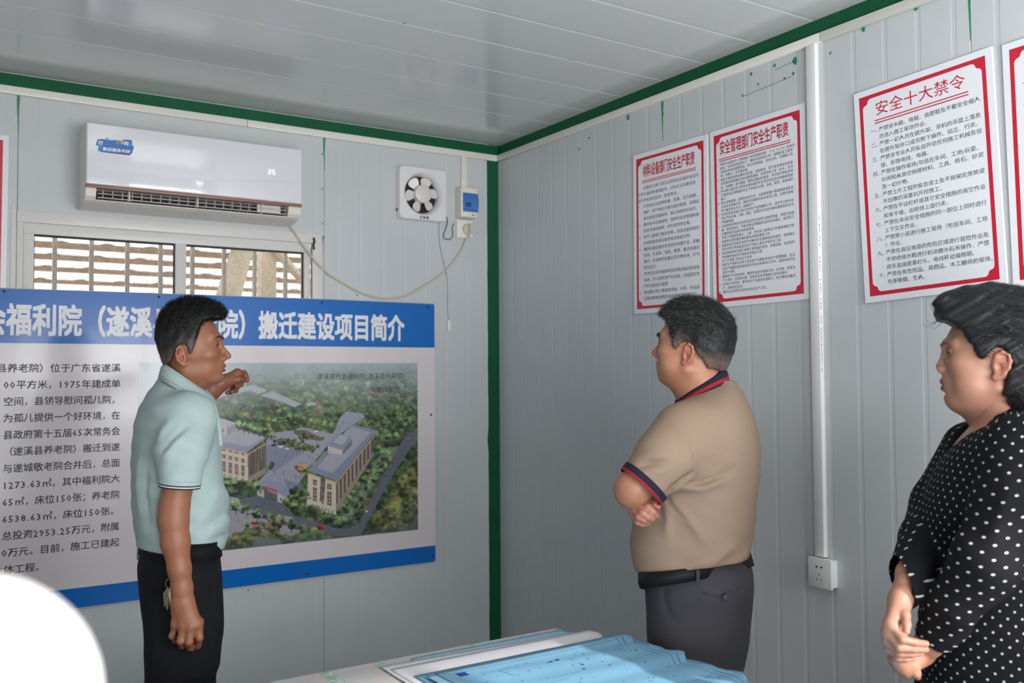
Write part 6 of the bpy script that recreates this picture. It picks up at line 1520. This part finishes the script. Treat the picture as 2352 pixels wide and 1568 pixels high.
# dot coordinates: girth and height on the trunk, axis distance on the sleeves
def blouse_uv(P):
    cs = np.interp(P[:, 2], [r_[0] for r_ in sorted(torsoW)], [r_[1] for r_ in sorted(torsoW)])
    return np.stack([np.arctan2(P[:, 1], -(P[:, 0] - cs)) * .185, P[:, 2], np.zeros(len(P))], 1)
M_dot = mat('dotted_blouse', (15, 15, 19), rough=0.85, spec=0.2, bump=0.08, bscale=500)
_nt = M_dot.node_tree; _at = _nt.nodes.new('ShaderNodeAttribute'); _at.attribute_name = 'Pat'
def mth(op, a, b=None):
    n = _nt.nodes.new('ShaderNodeMath'); n.operation = op
    for i, q in enumerate((a, b)):
        if q is None: continue
        if isinstance(q, (int, float)): n.inputs[i].default_value = q
        else: _nt.links.new(q, n.inputs[i])
    return n.outputs[0]
_sx = _nt.nodes.new('ShaderNodeSeparateXYZ'); _nt.links.new(_at.outputs['Vector'], _sx.inputs[0])
_dl = .0255
_a = mth('MULTIPLY', mth('ADD', _sx.outputs[0], _sx.outputs[1]), 1 / _dl); _b = mth('MULTIPLY', mth('SUBTRACT', _sx.outputs[1], _sx.outputs[0]), 1 / _dl)
_fa = mth('SUBTRACT', mth('FRACT', mth('ADD', _a, 100.0)), .5); _fb = mth('SUBTRACT', mth('FRACT', mth('ADD', _b, 100.0)), .5)
_d2 = mth('ADD', mth('MULTIPLY', _fa, _fa), mth('MULTIPLY', _fb, _fb))
_rp = _nt.nodes.new('ShaderNodeMapRange'); _rp.inputs[1].default_value = .0105; _rp.inputs[2].default_value = .0190; _rp.inputs[3].default_value = 1; _rp.inputs[4].default_value = 0
_nt.links.new(_d2, _rp.inputs[0]); _mx = _nt.nodes.new('ShaderNodeMix'); _mx.data_type = 'RGBA'
_mx.inputs[6].default_value = (*lin((16, 16, 20)), 1); _mx.inputs[7].default_value = (*lin((178, 186, 182)), 1)
_nt.links.new(_rp.outputs[0], _mx.inputs[0]); _nt.links.new(_mx.outputs[2], _nt.nodes['Principled BSDF'].inputs['Base Color'])
make_obj('blouse', P, Q, M_dot, pw, None, blouse_uv(P))
v = Vol((-.20, -.25, .04), (.22, .25, .86), .008)
v.loft([(.60, .0, .13, 0, .18), (.70, .02, .15, 0, .19), (.80, .03, .155, 0, .185)], n=2.3)
for t in (-1, 1): v.chain([across((.02, 0, .72), DW, t * .09), across((.01, 0, .45), DW, t * .095), across((.01, 0, .07), DW, t * .09)], [.10, .075, .055], k=.03)
P, Q = v.mesh(); make_obj('trousers', P, Q, M_trA, pw)
shoes(pw, [tuple(across((0, 0, 0), DW, t * .09)[:2]) for t in (-1, 1)], (-DW[1], DW[0]))
legsW = [[(across((.03, 0, .80), DW, t * .07), .07), (across((.01, 0, .45), DW, t * .09), .052), (across((0, 0, .10), DW, t * .09), .04)] for t in (-1, 1)]
P, Q = coarse_body(turn(torsoW, DW), -.012, vec((0.0538, -0.0000, 1.4056))[2], (.035, 0), [[(p, r_ - .012) for p, r_ in far], [(p, r_ - .012) for p, r_ in near]], legsW, h=.008, rot=math.atan2(-DW[0], DW[1]))
vc = Vol((-.20, -.25, zb - .03), (.24, .25, zt + .03), .0045); vc.loft(turn(torsoW, DW), n=2.2, infl=-.006, rot=math.atan2(-DW[0], DW[1])); Pc, Qc = vc.mesh()
chW = (Pc, Qc, np.tile(LC(SK_W), (len(Pc), 1)))
P, Q, C_ = merge([headW, hW1, hW2, chW, (P, Q, np.tile(LC(SK_W), (len(P), 1)))])
make_obj('body', P, Q, M_skW, pw, C_)
eyes(pw, RW, TW, SW * np.array((1, 1, upW)), look=(0, 1, -.45)); lids_and_brows(pw, PhW, upW, RW, TW, SW, M_browl, thick=.0022, lash=.0013)
polyW = [(.099, .104), (.108, .110), (.113, .124), (.114, .142), (.105, .159), (.090, .170), (.055, .181), (-.015, .182), (-.07, .165), (-.11, .125), (-.13, .07), (-.135, 0), (-.13, -.07), (-.118, -.100), (-.045, -.108), (-.030, -.098), (-.024, -.077), (-.012, -.052), (-.018, -.030), (-.030, .0), (-.022, .030), (-.004, .042), (.010, .030), (.022, .008), (.034, .028), (.046, .054), (.062, .080), (.082, .097)]
def exW(v):
    v.cap((-.03, .086, .136), (.05, .078, .140), .030, .026, k=.02); v.ell((0, -.04, -.03), (.088, .085, .085), k=.03)
    for s in (-1, 1):
        v.cap((s * .055, .075, .10), (s * .078, -.02, .09), .026, .026, k=.02)
P, Q = hair_cap(polyW, (0, .0, .060), (.092, .130, .130), k=.010, extra=exW, wr=lambda x, y, z: .0016 * np.sin(160 * z + 110 * y + 40 * np.abs(x)) + .0012 * np.sin(300 * z + 170 * y))
HW = xform(P, RW, TW, SW); NW_ = vnormals(HW, Q)
hW_ = make_obj('hair', HW, Q, M_hair, pw, np.tile(LC((20, 20, 23)), (len(P), 1)))
def flowW(p, n, r_):
    q = (p - TW) @ RW; up_ = np.clip((q[:, 2:3] - .02) / .1, 0, 1)
    f = (-RW[:, 1]) * (.6 + .4 * up_) + np.array((0, 0, -1.0)) * (1 - up_) * .9 * np.clip((-.02 - q[:, 1:2]) / .03, 0.0, 1) + np.array((0, 0, .5)) * np.clip((q[:, 1:2] - .07) / .04, 0, 1)
    return f + n * .14 + r_.normal(0, .10, p.shape), -n * .10 + np.array((0, 0, -.3)) + r_.normal(0, .05, p.shape)
strands(HW, Q, NW_, hW_, M_hair, 'hair_strands', 18000, lambda p, r_: r_.uniform(.014, .036, len(p)) * np.where((np.abs(((p - TW) @ RW)[:, 1] - .01) < .04) & (((p - TW) @ RW)[:, 2] < .06), .45, 1), flowW, width=.0007, seed=6, colfn=lambda p, r_: np.repeat(r_.uniform(.004, .016, (len(p), 1)), 3, 1))
wm = MB(); rg_ = np.random.default_rng(9)
for k in range(9):
    a = xform(np.array([[rg_.uniform(-.05, .02), .101, rg_.uniform(.112, .135)]]), RW, TW, SW)[0]
    pts = [a]; ang = rg_.uniform(0, 6.3); sc0 = rg_.uniform(.0025, .0065)
    for j in range(9):
        ang += rg_.uniform(.35, .75); pts.append(pts[-1] + vec((-math.cos(ang) * sc0 - .0016, rg_.normal(0, .001), math.sin(ang) * sc0 - .0026)))
    wm.tube(pts, [.00035] * 10, 4)
wo = wm.build('hair_wisps', mat('hair_wisp', (40, 36, 38), rough=.5)); wo.parent = hW_; wo['kind'] = 'stuff'

# ================================================================== person in white at the lower left, close to the camera
pf = thing('person', (0.0236, 0.4847, 0.0), 'blurred sunlit shoulder of a person in a white shirt, lower left corner', 'person', rotz=-YAW)
SJ = vec((-0.0065, -0.0000, 1.3014)); cx = SJ[0] - .165
M_shF = mat('white_shirt_cloth', (240, 236, 234), rough=0.85, noise=0.01, nscale=40)
rowsF = [(.80, cx, .17, .0, .11), (1.0, cx, .17, .0, .115), (1.15, cx, .185, .0, .12), (1.26, cx, .19, .0, .115), (1.32, cx, .165, .0, .095), (1.37, cx, .11, .0, .07), (1.41, cx, .065, .0, .06)]
v = Vol((cx - .30, -.20, .78), (cx + .28, .20, 1.45), .007)
v.loft(rowsF, n=2.2)
for s in (-1, 1):
    c0 = vec((cx + s * .165, 0, SJ[2])); v.chain([c0, c0 + (s * .012, 0, -.12), c0 + (s * .015, .01, -.26)], [.0605, .056, .052], k=.03)
P, Q = v.mesh(); make_obj('shirt', P, Q, M_shF, pf)
SK_F = (190, 140, 115); RF = headmat((0, 1), 0); TF = vec((cx, .02, 1.535))
P, Q = head_sdf(h=.004); hf = (xform(P, RF, TF), Q, face_cols(P, 1, 1, 1, SK_F, LIP_B))
armsF = [[((cx + s * .165, 0, SJ[2]), .05), ((cx + s * .18, .01, SJ[2] - .28), .044), ((cx + s * .18, .05, SJ[2] - .52), .03)] for s in (-1, 1)]
hands = []
for s in (-1, 1):
    w = vec((cx + s * .18, .06, SJ[2] - .56)); a = vec((0, -s * .018, 0))
    kn = [w + (0, .03 - .018 * i, -.085) for i in range(4)]
    P, Q = hand_sdf(w, [(w + (0, 0, .12), .032), (w + (0, 0, .04), .028)], kn, [[q + (-s * .01, 0, -.04), q + (-s * .025, 0, -.06), q + (-s * .035, 0, -.06)] for q in kn], [w + (0, .02, -.02), w + (-s * .01, .045, -.05), w + (-s * .015, .05, -.08), w + (-s * .02, .045, -.10)], h=.004)
    hands.append((P, Q, np.tile(LC(SK_F), (len(P), 1))))
legsF = [[((cx + s * .09, 0, .85), .08), ((cx + s * .095, 0, .48), .06), ((cx + s * .095, 0, .10), .045)] for s in (-1, 1)]
v = Vol((cx - .34, -.22, .04), (cx + .34, .22, 1.52), .010); v.loft(rowsF, infl=-.014)
for ch in armsF + legsF: v.chain([p for p, _ in ch], [r_ for _, r_ in ch], k=.03)
v.cap((cx, .0, 1.34), (cx, .0, 1.48), .052, .050, k=.03)
P, Q = v.mesh(); P, Q, C_ = merge([hf] + hands + [(P, Q, np.tile(LC(SK_F), (len(P), 1)))])
make_obj('body', P, Q, skin_mat('skin_front', SK_F), pf, C_)
eyes(pf, RF, TF, 1.0)
P, Q = hair_cap(polyB, (0, -.008, .050), (.0865, .122, .123), h=.004); make_obj('hair', xform(P, RF, TF, (1, 1, .93)), Q, M_hair, pf, np.tile(LC((24, 22, 24)), (len(P), 1)))
v = Vol((cx - .22, -.18, .04), (cx + .22, .18, .95), .008); v.loft([(.74, cx, .165, 0, .11), (.92, cx, .155, 0, .105)], n=2.3)
for s in (-1, 1): v.chain([(cx + s * .08, 0, .80), (cx + s * .095, 0, .45), (cx + s * .095, 0, .07)], [.095, .075, .060], k=.03)
P, Q = v.mesh(); make_obj('trousers', P, Q, M_trB, pf)
shoes(pf, [(cx - .095, 0), (cx + .095, 0)], (0, 1))

# ================================================================== table with patterned cloth, papers and blue drawings
M_cloth = bpy.data.materials.new('patterned_tablecloth'); M_cloth.use_nodes = True
_nt = M_cloth.node_tree; _b = _nt.nodes['Principled BSDF']; _b.inputs['Roughness'].default_value = .45
def nd(t, **kw):
    n = _nt.nodes.new(t)
    for k, q in kw.items():
        if k in n.inputs: n.inputs[k].default_value = q
        else: setattr(n, k, q)
    return n
def lk(a, b): _nt.links.new(a, b)
_tc = nd('ShaderNodeTexCoord'); _mp = nd('ShaderNodeMapping'); _mp.inputs['Rotation'].default_value = (0, 0, .0); lk(_tc.outputs['Object'], _mp.inputs[0])
# blocks: green mottled, mauve key-pattern, diagonal grey-white stripes
_mp2 = nd('ShaderNodeMapping'); _mp2.inputs['Rotation'].default_value = (0, 0, .6); _mp2.inputs['Scale'].default_value = (9, 9, 9); lk(_tc.outputs['Object'], _mp2.inputs[0])
_ck = nd('ShaderNodeTexChecker', Scale=1.0); lk(_mp2.outputs[0], _ck.inputs[0])
_wv = nd('ShaderNodeTexWave', Scale=55.0, Distortion=0.0); _wv.bands_direction = 'DIAGONAL'; lk(_mp.outputs[0], _wv.inputs[0])
_br = nd('ShaderNodeTexBrick', Scale=42.0); _br.inputs['Color1'].default_value = (*lin((176, 160, 158)), 1); _br.inputs['Color2'].default_value = (*lin((168, 140, 140)), 1); _br.inputs['Mortar'].default_value = (*lin((222, 220, 216)), 1); _br.inputs['Mortar Size'].default_value = .05; lk(_mp.outputs[0], _br.inputs[0])
_ns = nd('ShaderNodeTexNoise', Scale=120.0, Detail=4.0); lk(_mp.outputs[0], _ns.inputs[0])
_gr = nd('ShaderNodeValToRGB'); _gr.color_ramp.elements[0].color = (*lin((120, 160, 138)), 1); _gr.color_ramp.elements[1].color = (*lin((206, 216, 208)), 1); _gr.color_ramp.elements[0].position = .38; _gr.color_ramp.elements[1].position = .62; lk(_ns.outputs[0], _gr.inputs[0])
_st = nd('ShaderNodeValToRGB'); _st.color_ramp.elements[0].color = (*lin((150, 150, 156)), 1); _st.color_ramp.elements[1].color = (*lin((224, 224, 220)), 1); lk(_wv.outputs[0], _st.inputs[0])
_w2 = nd('ShaderNodeTexWave', Scale=2.3, Distortion=0.0); _w2.bands_direction = 'X'; _w2.wave_profile = 'SAW'; lk(_mp.outputs[0], _w2.inputs[0])
_m1 = nd('ShaderNodeMix', data_type='RGBA'); _m2 = nd('ShaderNodeMix', data_type='RGBA')
_g1 = nd('ShaderNodeMath', operation='GREATER_THAN'); _g1.inputs[1].default_value = .60; lk(_w2.outputs[0], _g1.inputs[0])
_g2 = nd('ShaderNodeMath', operation='LESS_THAN'); _g2.inputs[1].default_value = .22; lk(_w2.outputs[0], _g2.inputs[0])
lk(_g1.outputs[0], _m1.inputs[0]); lk(_st.outputs[0], _m1.inputs[6]); lk(_br.outputs[0], _m1.inputs[7])
lk(_g2.outputs[0], _m2.inputs[0]); lk(_m1.outputs[2], _m2.inputs[6]); lk(_gr.outputs[0], _m2.inputs[7]); lk(_m2.outputs[2], _b.inputs['Base Color'])
TX0, TX1, TY0, TY1, TZ = -0.25, 1.512, 1.20, 2.125, 0.742
tb = thing('table', ((TX0 + TX1) / 2, (TY0 + TY1) / 2, 0), 'long table below the frame whose far corner shows under the cloth and drawings', 'table')
M_wood = mat('table_board', (150, 128, 104), rough=.5, noise=.1, nscale=12)
M_leg = mat('grey_steel_leg', (120, 122, 124), rough=.4, metal=.6)
MB().box((TX0, TY0, TZ - .03), (TX1, TY1, TZ)).build('table_top', M_wood, tb, bevel=.003)
for x in (TX0 + .06, TX1 - .06):
    for y in (TY0 + .06, TY1 - .06):
        MB().box((x - .018, y - .018, 0), (x + .018, y + .018, TZ - .03)).build('leg', M_leg, tb)
# cloth: flat on top with a short drop all round
rc = MB(); e_ = .004
def ring(off, z, wob=0.0):
    out = []; x0, x1, y0, y1 = TX0 - off, TX1 + off, TY0 - off, TY1 + off
    for (ax, ay), (bx, by) in (((x0, y0), (x1, y0)), ((x1, y0), (x1, y1)), ((x1, y1), (x0, y1)), ((x0, y1), (x0, y0))):
        for k in range(24):
            t = k / 24; x, y = ax + (bx - ax) * t, ay + (by - ay) * t; w = wob * math.sin(k * 1.7 + ax * 9)
            nx, ny = (0, -1) if by == ay and ay == y0 else ((0, 1) if by == ay else ((1, 0) if ax == x1 else (-1, 0)))
            out.append((x + nx * w, y + ny * w, z))
    return out
rc.rings([ring(-.02, TZ + .003), ring(.002, TZ + .003), ring(.006, TZ - .001), ring(.009, TZ - .05, .003), ring(.013, TZ - .13, .007)]); 
rc.add(ring(-.02, TZ + .003), [tuple(range(96))])
props(rc.build('tablecloth', M_cloth, None, smooth=True), 'pale tablecloth patterned with green, mauve and striped blocks, under the drawings', 'tablecloth')
# sheets of paper: wavy heightfields with ragged right ends
def sheet(name, x0, x1, y0, y1, z, m, seed, wave=.004, curl=.0, rag=.0, label=None, nx=44, ny=40, group=None, cat='drawing', skew=0.0, parent=None):
    r = random.Random(77); ph = [r.uniform(0, 6) for _ in range(4)]; r = random.Random(seed); pr0 = r.uniform(0, 6); pr1 = r.uniform(0, 6)
    P = np.zeros((ny + 1, nx + 1, 3))
    for j in range(ny + 1):
        v = j / ny; y = y0 + (y1 - y0) * v
        xe = x1 + rag * (math.sin(v * 23 + pr0) * .5 + math.sin(v * 51 + pr1) * .3 + (v - .5) * -.6)
        for i in range(nx + 1):
            u = i / nx; x = x0 + (xe - x0) * u
            h = wave * (1 + math.sin(y * 62 + ph[2] + u * 1.2) * (.25 + .75 * u) + .5 * math.sin(y * 23 + x * 5 + ph[3]) + .6) + curl * max(0, u - .7) ** 2 * 11 * (1 + .5 * math.sin(y * 40 + ph[1]))
            P[j, i] = (x, y + skew * (u - .5), z + max(h, 0))
    idx = np.arange((nx + 1) * (ny + 1)).reshape(ny + 1, nx + 1)
    Q = np.stack([idx[:-1, :-1], idx[:-1, 1:], idx[1:, 1:], idx[1:, :-1]], -1).reshape(-1, 4)
    me = np_mesh(name, P.reshape(-1, 3), Q); o = link_mesh(name, me, m, parent, True)
    md = o.modifiers.new('paper', 'SOLIDIFY'); md.thickness = .0006; md.offset = 1
    if label: props(o, label, cat, group)
    return o, P
M_paper = mat('white_paper', (226, 224, 230), rough=.7, noise=.02, nscale=14)
M_bp = mat('blueprint_paper', (122, 174, 204), rough=.6, noise=.06, nscale=9)
M_bpl = mat('pale_blueprint_paper', (150, 194, 218), rough=.6, noise=.05, nscale=9)
M_line = mat('blueprint_line', (62, 104, 168), rough=.6); M_stamp = mat('stamp_blue', (32, 52, 150), rough=.6)
zt0 = TZ + .004
sheet('blueprint', 1.05, 1.520, 1.55, 2.100, zt0, M_bpl, 21, wave=.0004, rag=.015, label='pale blue drawing at the bottom of the pile, its corner showing at the table corner', group='drawings on the table')
sheet('paper_sheet', .955, 1.530, 1.34, 2.066, zt0 + .0016, M_paper, 3, wave=.0010, rag=.02, curl=.001, label='creased white sheet poking out beyond the blue drawings', cat='paper', skew=-.02)
sheet('paper_sheet', .965, 1.560, 1.30, 2.038, zt0 + .0034, M_paper, 5, wave=.0012, rag=.025, curl=.001, label='upper white sheet directly under the blue drawings', cat='paper', skew=.0)
for k in range(5):
    last = k == 4
    o, P = sheet('blueprint', .985 + .012 * ((k * 7) % 5), 1.572 + .012 * math.sin(k * 2.1) + (.015 if k == 2 else 0), 1.12 + .02 * k, 1.955 - .012 * k + (.012 if last else 0), zt0 + .006 + .0022 * k, M_bp if k % 2 == 0 else M_bpl, 30 + k, wave=.0020, rag=.030, curl=.0025,
        label=['lowest of the wavy blue drawings in the main pile', 'second blue drawing from the bottom of the main pile', 'middle blue drawing of the main pile, sticking out furthest right', 'blue drawing just under the top one', 'topmost wavy blue drawing with lines and a dark stamp'][k], group='drawings on the table')
# printed lines on the top drawing, laid along its surface
ny_, nx_ = P.shape[0] - 1, P.shape[1] - 1
def on(u, v):
    i, j = min(int(u * nx_), nx_ - 1), min(int(v * ny_), ny_ - 1); fu, fv = u * nx_ - i, v * ny_ - j
    return (P[j, i] * (1 - fu) + P[j, i + 1] * fu) * (1 - fv) + (P[j + 1, i] * (1 - fu) + P[j + 1, i + 1] * fu) * fv + np.array((0, 0, .0012))
lm_ = MB(); rl = random.Random(8)
def pline(u0, v0, u1, v1, w=.0012):
    n = 14; a = [on(u0 + (u1 - u0) * k / n, v0 + (v1 - v0) * k / n) for k in range(n + 1)]; d = np.array((v1 - v0, -(u1 - u0), 0.0)); d /= np.linalg.norm(d) + 1e-9
    lm_.add([tuple(q + d * w * s) for q in a for s in (-.5, .5)], [(2 * k, 2 * k + 1, 2 * k + 3, 2 * k + 2) for k in range(n)])
pline(.03, .96, .96, .96); pline(.955, .02, .955, .97, .0016); pline(.925, .02, .925, .97)
for k in range(14):
    u, v = rl.uniform(.1, .85), rl.uniform(.3, .94); L = rl.uniform(.05, .25); pline(u, v, min(u + L, .92), v, .001)
    if k % 2: pline(u, v, u, max(v - rl.uniform(.03, .1), .05), .001)
for k in range(60):
    u, v = rl.uniform(.1, .9), rl.uniform(.45, .94); pline(u, v, u + rl.uniform(.004, .012), v, .004)
lo_ = lm_.build('printed_lines', M_line, o); lo_['kind'] = 'stuff'
for u, v, s_ in ((.085, .935, .014), (.50, .88, .005), (.54, .885, .006), (.56, .80, .004), (.53, .76, .004), (.64, .74, .003)):
    c = on(u, v) + np.array((0, 0, .0006)); sm_ = MB(); n = 8
    sm_.add([tuple(c + np.array((math.cos(2 * PI * i / n) * s_ * (1.3 if i % 2 else .75), math.sin(2 * PI * i / n) * s_ * (1.2 if i % 2 else .8), 0))) for i in range(n)], [tuple(range(n))])
    sm_.build('stamp', M_stamp, o)
